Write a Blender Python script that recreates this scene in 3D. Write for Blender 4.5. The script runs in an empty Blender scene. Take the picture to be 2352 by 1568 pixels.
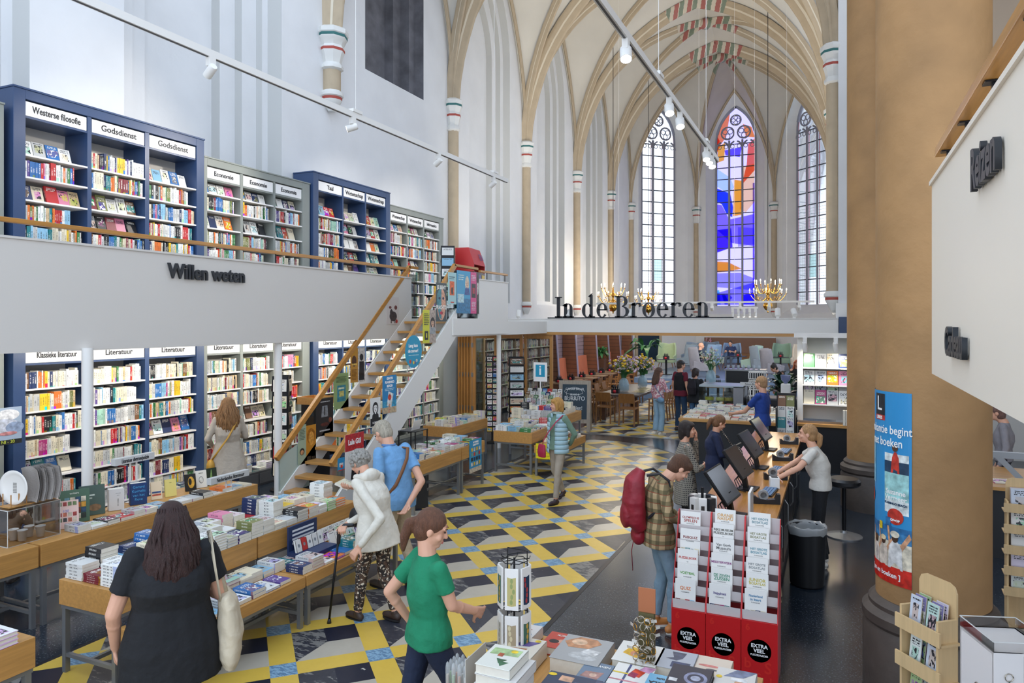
import bpy, bmesh, math, random
from mathutils import Vector, Matrix
R_=random.Random(7)
scene=bpy.context.scene
COL=scene.collection
# ---------------------------------------------------------------- camera, sky, exposure
cam_d=bpy.data.cameras.new('camera'); cam=bpy.data.objects.new('camera',cam_d); COL.objects.link(cam)
cam_d.sensor_width=36.0; cam_d.lens=36.0*1647.0/2352.0
cam_d.shift_y=-46.0/2352.0; cam_d.clip_start=.05; cam_d.clip_end=300
cam.location=(0,0,2.8); cam.rotation_euler=(math.radians(90),0,math.radians(24.3))
scene.camera=cam
w=bpy.data.worlds.new('sky'); scene.world=w; w.use_nodes=True
nt=w.node_tree; bg=nt.nodes['Background']
tc=nt.nodes.new('ShaderNodeTexCoord'); sx=nt.nodes.new('ShaderNodeSeparateXYZ'); cr=nt.nodes.new('ShaderNodeValToRGB')
nt.links.new(tc.outputs['Generated'],sx.inputs[0]); nt.links.new(sx.outputs['Z'],cr.inputs[0]); nt.links.new(cr.outputs[0],bg.inputs[0])
cr.color_ramp.elements[0].position=0.0; cr.color_ramp.elements[0].color=(.76,.84,.97,1)
cr.color_ramp.elements[1].position=1.0; cr.color_ramp.elements[1].color=(.62,.78,1.0,1)
bg.inputs[1].default_value=1.75
scene.view_settings.view_transform='Standard'; scene.view_settings.look='None'
scene.view_settings.exposure=0.42; scene.view_settings.gamma=1.0; scene.view_settings.use_curve_mapping=False
scene.cycles.max_bounces=8; scene.cycles.diffuse_bounces=5; scene.cycles.transparent_max_bounces=16
scene.cycles.sample_clamp_indirect=6.0

# ---------------------------------------------------------------- materials
def hx(h):
    h=h.lstrip('#'); f=lambda i:(int(h[i:i+2],16)/255)
    g=lambda c:c/12.92 if c<=.04045 else ((c+.055)/1.055)**2.4
    return (g(f(0)),g(f(2)),g(f(4)))
MATS={}
def mat(name,col='#cccccc',rough=.55,metal=0,bump=0,bscale=20,var=0,vscale=3,emit=0,alpha=None,spec=None,trans=0,aniso=(1,1,1),coords='Object',coat=0):
    if name in MATS: return MATS[name]
    c=hx(col) if isinstance(col,str) else col
    m=bpy.data.materials.new(name); m.use_nodes=True; n=m.node_tree; b=n.nodes['Principled BSDF']
    b.inputs['Base Color'].default_value=(*c,1); b.inputs['Roughness'].default_value=rough; b.inputs['Metallic'].default_value=metal
    if spec is not None: b.inputs['Specular IOR Level'].default_value=spec
    if coat: b.inputs['Coat Weight'].default_value=coat; b.inputs['Coat Roughness'].default_value=.15
    if emit: b.inputs['Emission Color'].default_value=(*c,1); b.inputs['Emission Strength'].default_value=emit
    if trans: b.inputs['Transmission Weight'].default_value=trans
    if alpha is not None: b.inputs['Alpha'].default_value=alpha
    if var or bump:
        t=n.nodes.new('ShaderNodeTexCoord'); mp=n.nodes.new('ShaderNodeMapping'); mp.inputs['Scale'].default_value=aniso
        n.links.new(t.outputs[coords],mp.inputs[0])
    if var:
        x=n.nodes.new('ShaderNodeTexNoise'); x.inputs['Scale'].default_value=vscale; x.inputs['Detail'].default_value=5
        n.links.new(mp.outputs[0],x.inputs['Vector'])
        r=n.nodes.new('ShaderNodeValToRGB'); r.color_ramp.elements[0].position=.3; r.color_ramp.elements[1].position=.7
        r.color_ramp.elements[0].color=(*[k*(1-var) for k in c],1); r.color_ramp.elements[1].color=(*[min(1,k*(1+var*.6)) for k in c],1)
        n.links.new(x.outputs[0],r.inputs[0]); n.links.new(r.outputs[0],b.inputs['Base Color'])
    if bump:
        x=n.nodes.new('ShaderNodeTexNoise'); x.inputs['Scale'].default_value=bscale; x.inputs['Detail'].default_value=4
        bp=n.nodes.new('ShaderNodeBump'); bp.inputs['Strength'].default_value=bump; bp.inputs['Distance'].default_value=.02
        n.links.new(mp.outputs[0],x.inputs['Vector']); n.links.new(x.outputs[0],bp.inputs['Height']); n.links.new(bp.outputs[0],b.inputs['Normal'])
    MATS[name]=m; return m
class NG:
    """small helper for maths in node trees"""
    def __init__(s,m): s.n=m.node_tree
    def new(s,t,**k):
        x=s.n.nodes.new(t)
        for a,v in k.items(): setattr(x,a,v)
        return x
    def put(s,sock,v):
        if hasattr(v,'is_output') or isinstance(v,bpy.types.NodeSocket): s.n.links.new(v,sock)
        elif v is not None: sock.default_value=v
    def m(s,op,a,b=None,c=None):
        x=s.new('ShaderNodeMath',operation=op); s.put(x.inputs[0],a)
        if b is not None: s.put(x.inputs[1],b)
        if c is not None: s.put(x.inputs[2],c)
        return x.outputs[0]
    def mix(s,f,a,b):
        x=s.new('ShaderNodeMix',data_type='RGBA'); s.put(x.inputs[0],f)
        s.put(x.inputs[6],a if not isinstance(a,tuple) else (*a[:3],1)); s.put(x.inputs[7],b if not isinstance(b,tuple) else (*b[:3],1))
        return x.outputs[2]
    def noise(s,vec,scale,detail=3,rough=.5):
        x=s.new('ShaderNodeTexNoise'); x.inputs['Scale'].default_value=scale; x.inputs['Detail'].default_value=detail; x.inputs['Roughness'].default_value=rough
        if vec is not None: s.n.links.new(vec,x.inputs['Vector'])
        return x.outputs[0]
    def sep(s,v):
        x=s.new('ShaderNodeSeparateXYZ'); s.n.links.new(v,x.inputs[0]); return x.outputs
    def comb(s,a,b,c):
        x=s.new('ShaderNodeCombineXYZ'); s.put(x.inputs[0],a); s.put(x.inputs[1],b); s.put(x.inputs[2],c); return x.outputs[0]
    def bsdf(s): return s.n.nodes['Principled BSDF']
def nm(name):
    m=bpy.data.materials.new(name); m.use_nodes=True; MATS[name]=m; return m,NG(m)
def wood(name,col,axis=1,rough=.4,scale=1.0,con=.22):
    m,g=nm(name); t=g.new('ShaderNodeTexCoord'); mp=g.new('ShaderNodeMapping')
    sc=[14*scale]*3; sc[axis]=.9*scale; mp.inputs['Scale'].default_value=sc
    g.n.links.new(t.outputs['Object'],mp.inputs[0]); a=g.noise(mp.outputs[0],2.2,6,.65)
    c=hx(col); r=g.new('ShaderNodeValToRGB'); e=r.color_ramp.elements
    e[0].position=.3; e[1].position=.72; e[0].color=(*[k*(1-con) for k in c],1); e[1].color=(*[min(1,k*(1+con*.7)) for k in c],1)
    g.n.links.new(a,r.inputs[0]); g.n.links.new(r.outputs[0],g.bsdf().inputs['Base Color']); g.bsdf().inputs['Roughness'].default_value=rough
    return m
M_white=mat('white_paint','#e9e7e2',.5)
M_plaster=mat('white_plaster','#dedfe0',.75,bump=.25,bscale=6,var=.05,vscale=1.2)
M_vault=mat('vault_plaster','#d6d2c8',.8,bump=.3,bscale=2.5,var=.06,vscale=.8)
M_rib=mat('rib_stone_paint','#b7a68c',.7,bump=.2,bscale=8,var=.08,vscale=4)
M_riblight=mat('rib_cream_paint','#d9cfba',.7)
M_stone=mat('column_sandstone','#a67f52',.72,bump=.5,bscale=9,var=.22,vscale=1.6)
M_plinth=mat('dark_stone','#4e443d',.55,bump=.5,bscale=5,var=.2,vscale=5)
M_navy=mat('navy_painted_wood','#33496e',.38,bump=.15,bscale=3,var=.1,vscale=2)
M_grey=mat('grey_green_painted_wood','#8b908a',.42,var=.08,vscale=2)
M_shelf=mat('white_shelf','#efece8',.35)
M_back=mat('shelf_backboard','#c9c6c0',.6)
M_steel=mat('grey_steel','#8e8f90',.35,metal=.6)
M_black=mat('black_plastic','#15161a',.4)
M_blackm=mat('black_metal','#1b1c20',.35,metal=.5)
M_dkgrey=mat('dark_grey_laminate','#4a4b4e',.5)
M_paper=mat('book_pages','#e6e0d2',.8)
M_brass=mat('brass','#b98a3c',.22,metal=1)
M_glasst=None
M_oak=wood('oak','#c28f4f',1); M_oakx=wood('oak_across','#c28f4f',0); M_oakz=wood('oak_upright','#b8854a',2)
M_rail=wood('oak_handrail','#bd8643',1,.3)
M_ply=wood('birch_plywood','#d9b988',2,.5,con=.1)
M_dkwood=wood('dark_timber','#5b3a28',0,.5); M_brownw=wood('walnut_chair_wood','#8d5f32',2,.4)

def glass_mat(name,tint=(.86,.93,.92),gloss=.08,rough=.03):
    m,g=nm(name); n=g.n; b=n.nodes['Principled BSDF']; n.nodes.remove(b)
    tr=g.new('ShaderNodeBsdfTransparent'); tr.inputs[0].default_value=(*tint,1)
    gl=g.new('ShaderNodeBsdfGlossy'); gl.inputs['Roughness'].default_value=rough
    fr=g.new('ShaderNodeFresnel'); fr.inputs[0].default_value=1.4
    mx=g.new('ShaderNodeMixShader'); f=g.m('ADD',g.m('MULTIPLY',fr.outputs[0],.8),gloss*.3)
    n.links.new(f,mx.inputs[0]); n.links.new(tr.outputs[0],mx.inputs[1]); n.links.new(gl.outputs[0],mx.inputs[2])
    n.links.new(mx.outputs[0],n.nodes['Material Output'].inputs[0]); return m
M_glass=glass_mat('clear_glass'); M_pane=glass_mat('window_pane',(.97,.98,1.0),.02)
M_acryl=glass_mat('clear_acrylic',(.95,.95,.95),.1)
M_bottle=glass_mat('blue_bottle_glass',(.70,.84,.90),.3)

# ---------------------------------------------------------------- mesh builder
def rotz(a): return Matrix.Rotation(a,4,'Z')
def TR(x,y,z,a=0): return Matrix.Translation((x,y,z))@rotz(a)
class MB:
    def __init__(s): s.v=[]; s.f=[]; s.mi=[]; s.c=[]; s.uv=[]; s.hascol=False; s.hasuv=False; s.M=None
    def add(s,vs,fs,m=0,col=None,uvs=None,M=None):
        k=len(s.v)
        if M is not None: vs=[M@Vector(p) for p in vs]
        if s.M is not None: vs=[s.M@Vector(p) for p in vs]
        s.v.extend([tuple(p) for p in vs])
        for i,f in enumerate(fs):
            s.f.append([k+j for j in f]); s.mi.append(m[i] if isinstance(m,(list,tuple)) else m)
            s.c.append(col); s.uv.append(uvs[i] if uvs else None)
        if col is not None: s.hascol=True
        if uvs: s.hasuv=True
        return s
    def box(s,a,b,m=0,M=None,col=None):
        (x0,y0,z0),(x1,y1,z1)=a,b
        v=[(x0,y0,z0),(x1,y0,z0),(x1,y1,z0),(x0,y1,z0),(x0,y0,z1),(x1,y0,z1),(x1,y1,z1),(x0,y1,z1)]
        return s.add(v,[(0,3,2,1),(4,5,6,7),(0,1,5,4),(1,2,6,5),(2,3,7,6),(3,0,4,7)],m,col,None,M)
    def cbox(s,c,d,m=0,M=None,col=None):
        return s.box([c[i]-d[i]/2 for i in range(3)],[c[i]+d[i]/2 for i in range(3)],m,M,col)
    def quad(s,p,m=0,uv=False,col=None,M=None):
        return s.add(p,[(0,1,2,3)],m,col,[[(0,0),(1,0),(1,1),(0,1)]] if uv else None,M)
    def bar(s,p,q,w=.03,h=None,m=0,up=(0,0,1),M=None):
        p=Vector(p);q=Vector(q);h=h or w; t=(q-p).normalized(); u=Vector(up)
        if abs(t.dot(u))>.98: u=Vector((0,1,0))
        a=t.cross(u).normalized(); b=a.cross(t).normalized()
        v=[c+a*i*w/2+b*j*h/2 for c in (p,q) for i,j in ((-1,-1),(1,-1),(1,1),(-1,1))]
        return s.add(v,[(3,2,1,0),(4,5,6,7),(0,1,5,4),(1,2,6,5),(2,3,7,6),(3,0,4,7)],m,None,None,M)
    def tube(s,pts,r,n=8,m=0,caps=True,M=None,flat=1.0):
        pts=[Vector(p) for p in pts]; L=len(pts); rs=r if isinstance(r,(list,tuple)) else [r]*L
        t0=(pts[1]-pts[0]).normalized(); a=t0.cross(Vector((0,0,1)))
        if a.length<.1: a=t0.cross(Vector((0,1,0)))
        a.normalize(); v=[];f=[]
        for i,p in enumerate(pts):
            t=(pts[min(i+1,L-1)]-pts[max(i-1,0)]).normalized()
            a=(a-t*a.dot(t)).normalized(); b=t.cross(a)
            for k in range(n):
                g=2*math.pi*k/n; v.append(p+a*math.cos(g)*rs[i]+b*math.sin(g)*rs[i]*flat)
        for i in range(L-1):
            for k in range(n):
                j=(k+1)%n; f.append((i*n+k,i*n+j,(i+1)*n+j,(i+1)*n+k))
        if caps: f.append(tuple(range(n-1,-1,-1))); f.append(tuple((L-1)*n+k for k in range(n)))
        return s.add(v,f,m,None,None,M)
    def lathe(s,prof,n=20,m=0,c=(0,0,0),M=None,a0=0,a1=2*math.pi):
        full=abs(a1-a0-2*math.pi)<1e-6; nn=n if full else n+1; v=[];f=[];mm=[]
        for r,z in prof:
            for k in range(nn):
                g=a0+(a1-a0)*k/n; v.append((c[0]+r*math.cos(g),c[1]+r*math.sin(g),c[2]+z))
        for i in range(len(prof)-1):
            for k in range(n):
                j=(k+1)%nn if full else k+1; f.append((i*nn+k,i*nn+j,(i+1)*nn+j,(i+1)*nn+k)); mm.append(m[i] if isinstance(m,(list,tuple)) else m)
        if full:
            if prof[0][0]>1e-4: f.append(tuple(range(nn-1,-1,-1))); mm.append(mm[0])
            if prof[-1][0]>1e-4: f.append(tuple((len(prof)-1)*nn+k for k in range(nn))); mm.append(mm[-2])
        return s.add(v,f,mm,None,None,M)
    def prism(s,poly,z0,z1,m=0,M=None,top=True):
        n=len(poly); v=[(x,y,z0) for x,y in poly]+[(x,y,z1) for x,y in poly]
        f=[(i,(i+1)%n,n+(i+1)%n,n+i) for i in range(n)]+[tuple(range(n-1,-1,-1)),tuple(range(n,2*n))]
        return s.add(v,f,m,None,None,M)
    def ell(s,c,r,m=0,nu=12,nv=8,M=None,R=None):
        v=[];f=[]
        for i in range(1,nv):
            th=math.pi*i/nv
            for k in range(nu):
                g=2*math.pi*k/nu; p=Vector((r[0]*math.sin(th)*math.cos(g),r[1]*math.sin(th)*math.sin(g),r[2]*math.cos(th)))
                if R is not None: p=R@p
                v.append(p+Vector(c))
        tp=Vector((0,0,r[2])); 
        if R is not None: tp=R@tp
        a=len(v); v.append(Vector(c)+tp); v.append(Vector(c)-tp)
        for i in range(nv-2):
            for k in range(nu):
                j=(k+1)%nu; f.append((i*nu+k,(i+1)*nu+k,(i+1)*nu+j,i*nu+j))
        for k in range(nu):
            j=(k+1)%nu; f.append((a,k,j)); f.append((a+1,(nv-2)*nu+j,(nv-2)*nu+k))
        return s.add(v,f,m,None,None,M)
    def build(s,name,mats,parent=None,smooth=False,bevel=0):
        me=bpy.data.meshes.new(name); me.from_pydata(s.v,[],s.f)
        if not isinstance(mats,(list,tuple)): mats=[mats]
        for x in mats: me.materials.append(x)
        me.polygons.foreach_set('material_index',s.mi)
        if s.hascol:
            at=me.color_attributes.new('Col','FLOAT_COLOR','CORNER'); d=[]
            for f,c in zip(s.f,s.c): d.extend(list(c or (1,1,1,0))*len(f))
            at.data.foreach_set('color',d)
        if s.hasuv:
            u=me.uv_layers.new(name='UVMap'); d=[]
            for f,q in zip(s.f,s.uv):
                for i in range(len(f)): d.extend(q[i] if q else (0,0))
            u.data.foreach_set('uv',d)
        if smooth:
            me.polygons.foreach_set('use_smooth',[True]*len(me.polygons))
        me.update(); o=bpy.data.objects.new(name,me); COL.objects.link(o)
        if smooth=='auto':
            me.set_sharp_from_angle(angle=math.radians(38))
        if bevel:
            b=o.modifiers.new('bevel','BEVEL'); b.width=bevel; b.segments=2; b.limit_method='ANGLE'
        if parent is not None: o.parent=parent
        return o
def tag(o,label=None,cat=None,group=None,kind=None):
    if label: o['label']=label
    if cat: o['category']=cat
    if group: o['group']=group
    if kind: o['kind']=kind
    return o
def thing(name,label,cat,loc=(0,0,0),rz=0,group=None):
    o=bpy.data.objects.new(name,None); COL.objects.link(o); o.location=loc; o.rotation_euler=(0,0,rz); o.empty_display_size=.1
    return tag(o,label,cat,group)
def struct(name,mb,mats,smooth=False):
    return tag(mb.build(name,mats,None,smooth),kind='structure')
def text(s,size,M,m,parent=None,name='lettering',depth=.002,bold=0,align='CENTER',sx=1.0,label=None,shear=0):
    cu=bpy.data.curves.new(name,'FONT'); cu.body=s; cu.size=size; cu.extrude=depth; cu.offset=bold; cu.align_x=align; cu.align_y='CENTER'; cu.shear=shear
    cu.resolution_u=3; cu.materials.append(m)
    o=bpy.data.objects.new(name,cu); COL.objects.link(o)
    if parent is not None: o.parent=parent
    o.matrix_local=M@Matrix.Diagonal((sx,1,1,1))
    bpy.context.view_layer.update(); me=bpy.data.meshes.new_from_object(o); me.name=name; ml=o.matrix_local.copy(); bpy.data.objects.remove(o)
    o=bpy.data.objects.new(name,me); COL.objects.link(o)
    if parent is not None: o.parent=parent
    o.matrix_local=ml
    if label: o['label']=label
    return o
def MX(origin,xa,ya):
    """frame with x axis xa, y axis ya (text plane), z = normal"""
    x=Vector(xa).normalized(); z=x.cross(Vector(ya)).normalized(); y=z.cross(x)
    m=Matrix((x,y,z)).transposed().to_4x4(); m.translation=Vector(origin); return m
def copy_tree(o,parent=None):
    c=o.copy(); COL.objects.link(c)
    if parent is not None: c.parent=parent
    for ch in list(o.children): copy_tree(ch,c)
    return c
M_ink=mat('black_ink','#1c1d22',.5); M_inkw=mat('white_ink','#f2f2f0',.5)
# ---------------------------------------------------------------- the setting
XL,XR,XC=-9.85,.05,-4.9
ZS,ZA=8.9,15.35
BAYS=[12.3,17.6,22.8,28.1,33.0]
APSE=[(XL,33.0),(XL,36.8),(-6.92,39.6),(-2.88,39.6),(XR,36.8),(XR,33.0)]
M_floor,g=nm('polished_dark_terrazzo')
t=g.new('ShaderNodeTexCoord').outputs['Object']; a=g.noise(t,1.3,6,.6); b=g.noise(t,60,2)
c=g.mix(a,hx('#10161f'),hx('#27323f')); c=g.mix(g.m('MULTIPLY',g.m('GREATER_THAN',b,.62),.35),c,hx('#7d8284'))
g.put(g.bsdf().inputs['Base Color'],c); g.put(g.bsdf().inputs['Roughness'],g.m('MULTIPLY_ADD',a,.18,.10)); g.bsdf().inputs['Specular IOR Level'].default_value=1.0
mb=MB(); mb.quad([(-11,-3,0),(14,-3,0),(14,42,0),(-11,42,0)]); struct('floor',mb,M_floor)
# patterned marmoleum with the cube motif
M_pat,g=nm('cube_pattern_linoleum')
t=g.new('ShaderNodeTexCoord').outputs['Object']; X=g.sep(t)
p=g.m('ADD',X[0],X[1]); q=g.m('SUBTRACT',X[0],X[1])
Pf=g.m('FRACT',g.m('MULTIPLY_ADD',p,1/1.09,-3.72/1.09+.135+40)); Qf=g.m('FRACT',g.m('MULTIPLY_ADD',q,1/1.125,10.78/1.125+.135+60))
bp=g.m('LESS_THAN',Pf,.27); bq=g.m('LESS_THAN',Qf,.27)
s_=g.m('DIVIDE',g.m('SUBTRACT',Pf,.27),.73); t_=g.m('DIVIDE',g.m('SUBTRACT',Qf,.27),.73)
cell=g.noise(g.comb(g.m('FLOOR',g.m('MULTIPLY_ADD',p,1/1.09,-3.72/1.09+.135+40)),g.m('FLOOR',g.m('MULTIPLY_ADD',q,1/1.125,10.78/1.125+.135+60)),0),3.7,0)
n1=g.noise(t,5,8,.72); n2=g.noise(t,22,4,.6); n3=g.noise(t,1.1,3)
mp=g.new('ShaderNodeMapping'); mp.inputs['Rotation'].default_value=(0,0,.8); mp.inputs['Scale'].default_value=(1,3.2,1); g.n.links.new(t,mp.inputs[0])
n4=g.noise(mp.outputs[0],5,8,.7)
marble=g.mix(g.m('GREATER_THAN',g.m('ADD',n4,g.m('MULTIPLY',g.m('SUBTRACT',cell,.5),.45)),.535),hx('#20232e'),hx('#8d8a83'))
marble=g.mix(g.m('MULTIPLY',n2,.6),marble,hx('#4d4e55'))
navy=g.mix(g.m('GREATER_THAN',g.m('ADD',n1,g.m('MULTIPLY',cell,.12)),.72),hx('#1b1f30'),hx('#c9c4b8'))
grey=g.mix(g.m('MULTIPLY',n1,.6),hx('#beb6a6'),hx('#988f80'))
yel=g.mix(g.m('MULTIPLY',n1,.7),hx('#dfbb45'),hx('#bd9535')); yel=g.mix(g.m('MULTIPLY',n3,.35),yel,hx('#d9c06a'))
blue=g.mix(g.m('GREATER_THAN',g.noise(mp.outputs[0],14,5,.7),.5),hx('#86a9c0'),hx('#5c7f9c'))
mL=g.m('MULTIPLY',g.m('LESS_THAN',s_,.5),g.m('LESS_THAN',g.m('ADD',s_,t_),1.0)); mN=g.m('MULTIPLY',g.m('GREATER_THAN',s_,.5),g.m('LESS_THAN',t_,.5))
c=g.mix(mL,grey,marble); c=g.mix(mN,c,navy); c=g.mix(g.m('MAXIMUM',bp,bq),c,yel); c=g.mix(g.m('MULTIPLY',bp,bq),c,blue)
g.put(g.bsdf().inputs['Base Color'],c); g.put(g.bsdf().inputs['Roughness'],g.m('MULTIPLY_ADD',n1,.2,.22))
edge=mat('dark_floor_border','#191b22',.35); mwl=mat('pale_floor_line','#a9abad',.4)
def poly_floor(pts,z,m,name='floor'):
    mb=MB(); mb.add([(x,y,z) for x,y in pts],[tuple(range(len(pts)))]); struct(name,mb,m)
arc=[(-2.44,13.2),(-2.55,14.1),(-2.94,14.9),(-3.3,15.4),(-3.69,15.78),(-4.1,16.05),(-4.51,16.23),(-5.39,16.28),(-6.0,16.2)]
low=[(-5.9,-2),(-2.44,-2)]
P1=low+arc+[(-6.0,14.5),(-5.9,13.5)]
poly_floor([(x+(.05 if x>-4.5 else -.05),y+(.05 if y>14 else 0)) for x,y in P1],.002,edge)
poly_floor(P1,.004,M_pat)
poly_floor([(-6.1,17.12),(-3.3,17.12),(-3.3,17.6),(-2.6,18.6),(-2.6,31),(-6.1,31)],.004,M_pat)
poly_floor([(-9.5,17.04),(-1,17.04),(-1,17.08),(-9.5,17.08)],.003,mwl)

# walls with pointed niches / windows
def arch_outline(hw,z0,zs,rise,n=10):
    """left bottom -> up -> apex -> right bottom, as (u,z)"""
    R=(hw*hw+rise*rise)/(2*hw); ph=math.acos(max(-1,(R-hw)/R)); L=[(-hw,z0),(-hw,(z0+zs)/2)]
    for i in range(n+1):
        a=ph*i/n; L.append((-hw+R-R*math.cos(a),zs+R*math.sin(a)))
    return L+[(-u,z) for u,z in L[-2::-1]]
def arch_wall(mb,A,B,n,ztop,levels,uc=None,blind=True,m=0,mb2=None,m2=None,zbot=0,mj=None):
    A=Vector((*A,0));B=Vector((*B,0));T=(B-A);L=T.length;T.normalize();n=Vector((*n,0)).normalized()
    uc=L/2 if uc is None else uc
    P=lambda u,z,d:(A+T*(uc+u)+n*d+Vector((0,0,z)))
    o0=arch_outline(*levels[0][:4]); K=len(o0); half=K//2
    # surround
    ring=[]
    for i,(u,z) in enumerate(o0):
        if i<3: ring.append((-uc,z))
        elif i>K-4: ring.append((L-uc,z))
        else:
            f=(i-2)/(K-5); ring.append((-uc+L*f,ztop))
    ring[2]=(-uc,ring[2][1])
    vs=[P(u,z,0) for u,z in o0]+[P(u,z,0) for u,z in ring]; fs=[(i,i+1,K+i+1,K+i) for i in range(K-1)]
    mb.add(vs,fs,m)
    mb.add([P(-uc,ztop,0),P(ring[3][0],ztop,0),P(-uc,ring[2][1],0)],[(0,1,2)],m); mb.add([P(L-uc,ztop,0),P(ring[-4][0],ztop,0),P(L-uc,ring[-3][1],0)],[(0,1,2)],m)
    z0=o0[0][1]; mb.add([P(-uc,zbot,0),P(L-uc,zbot,0),P(L-uc,z0,0),P(-uc,z0,0)],[(0,1,2,3)],m)
    prev=[P(u,z,0) for u,z in o0]; pd=0
    for lv in levels[1:]+[None]:
        if lv is None: break
        ol=arch_outline(*lv[:4]); cur=[P(u,z,lv[4]) for u,z in ol]
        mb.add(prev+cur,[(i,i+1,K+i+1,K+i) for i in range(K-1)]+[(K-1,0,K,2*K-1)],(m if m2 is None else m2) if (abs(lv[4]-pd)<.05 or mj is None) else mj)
        prev=cur; pd=lv[4]
    if blind: mb.add(prev,[tuple(range(K))],m if m2 is None else m2)
    return P,arch_outline(*levels[-1][:4]),levels[-1][4]
def steps(hw,z0,zs,rise,st):
    out=[(hw,z0,zs,rise,0)]; d=0; w_=hw
    for dw,dd in st: w_-=dw; d+=dd; out.append((w_,z0+(hw-w_)*.35,zs,rise*w_/hw,d))
    return out
mbw=MB(); ST=[(.02,.34),(.14,.01),(.01,.14),(.36,.01),(.01,.17),(.36,.01),(.01,.2)]
ys=[-3,1.8,7.0]+BAYS
for i in range(len(ys)-1):
    y0,y1=ys[i],ys[i+1]
    if y0==12.3: lv=steps(1.28,8.6,11.8,2.2,[(.03,.25),(.25,.02),(.03,.25),(.3,.02),(.05,.22)])
    elif y0<12: lv=steps(1.7,4.3,11.5,3.0,ST)
    else: lv=steps(1.45,3.4,11.3,3.0,[(.02,.24),(.2,.01),(.01,.16),(.28,.01),(.01,.2)])
    if y0==12.3:
        arch_wall(mbw,(XL,y0),(XL,y1),(-1,0),17,lv,m=0,m2=1,uc=2.6)
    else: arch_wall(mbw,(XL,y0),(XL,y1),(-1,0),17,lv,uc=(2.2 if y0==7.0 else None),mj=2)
mbw.quad([(XL,33,0),(XL,36.8,0),(XL,36.8,17),(XL,33,17)])
M_darkp=mat('dark_grey_mural_plaster','#6a6a70',.7,var=.35,vscale=3,bump=.2)
struct('wall_left',mbw,[M_plaster,M_darkp,mat('grey_jamb_shade','#c3c4c2',.75)])  # jamb faces coloured greyer than the wall to stand in for their shading
# right choir wall: unseen tall windows, openings carried low for added daylight
mbr=MB(); GL=[]
for i,(y0,y1) in enumerate([(17.5,22.8),(22.8,28.1),(28.1,33.0)]):
    GL.append(arch_wall(mbr,(XR,y0),(XR,y1),(1,0),17,[(2.1,.9,11,3.2,0),(2.0,1.0,11,3.1,.4)],blind=False))
mbr.box((XR,17.38,0),(1.3,17.5,17)); mbr.quad([(XR,33,0),(XR,36.8,0),(XR,36.8,17),(XR,33,17)])
struct('wall_right',mbr,M_plaster)
# apse walls with three tall windows
mba=MB(); AW=[]
for k in (1,2,3):
    A,B=APSE[k],APSE[k+1]; T=(Vector(B)-Vector(A)).normalized(); nn=(-T.y,T.x)
    AW.append((arch_wall(mba,A,B,nn,17,[(1.5,3.2,12.5,2.6,0),(1.42,3.3,12.5,2.45,.12),(1.02,3.65,12.5,1.85,.55)],blind=False),T,nn))
struct('wall_back',mba,M_plaster)
M_lead=mat('window_stone_mullion','#8d8e9c',.6); M_redl=mat('red_glass_border','#b04a62',.4); M_iron=mat('iron_glazing_bar','#3c4048',.5)
def stained(col,a=1):
    nme='stained_'+col.strip('#')
    if nme in MATS: return MATS[nme]
    m,g=nm(nme); n=g.n; n.nodes.remove(n.nodes['Principled BSDF']); tr=g.new('ShaderNodeBsdfTransparent'); tl=g.new('ShaderNodeBsdfTranslucent')
    tr.inputs[0].default_value=(*hx(col),1); tl.inputs[0].default_value=(*hx(col),1); mx=g.new('ShaderNodeMixShader'); mx.inputs[0].default_value=.2
    n.links.new(tr.outputs[0],mx.inputs[1]); n.links.new(tl.outputs[0],mx.inputs[2]); n.links.new(mx.outputs[0],n.nodes['Material Output'].inputs[0]); return m
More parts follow.
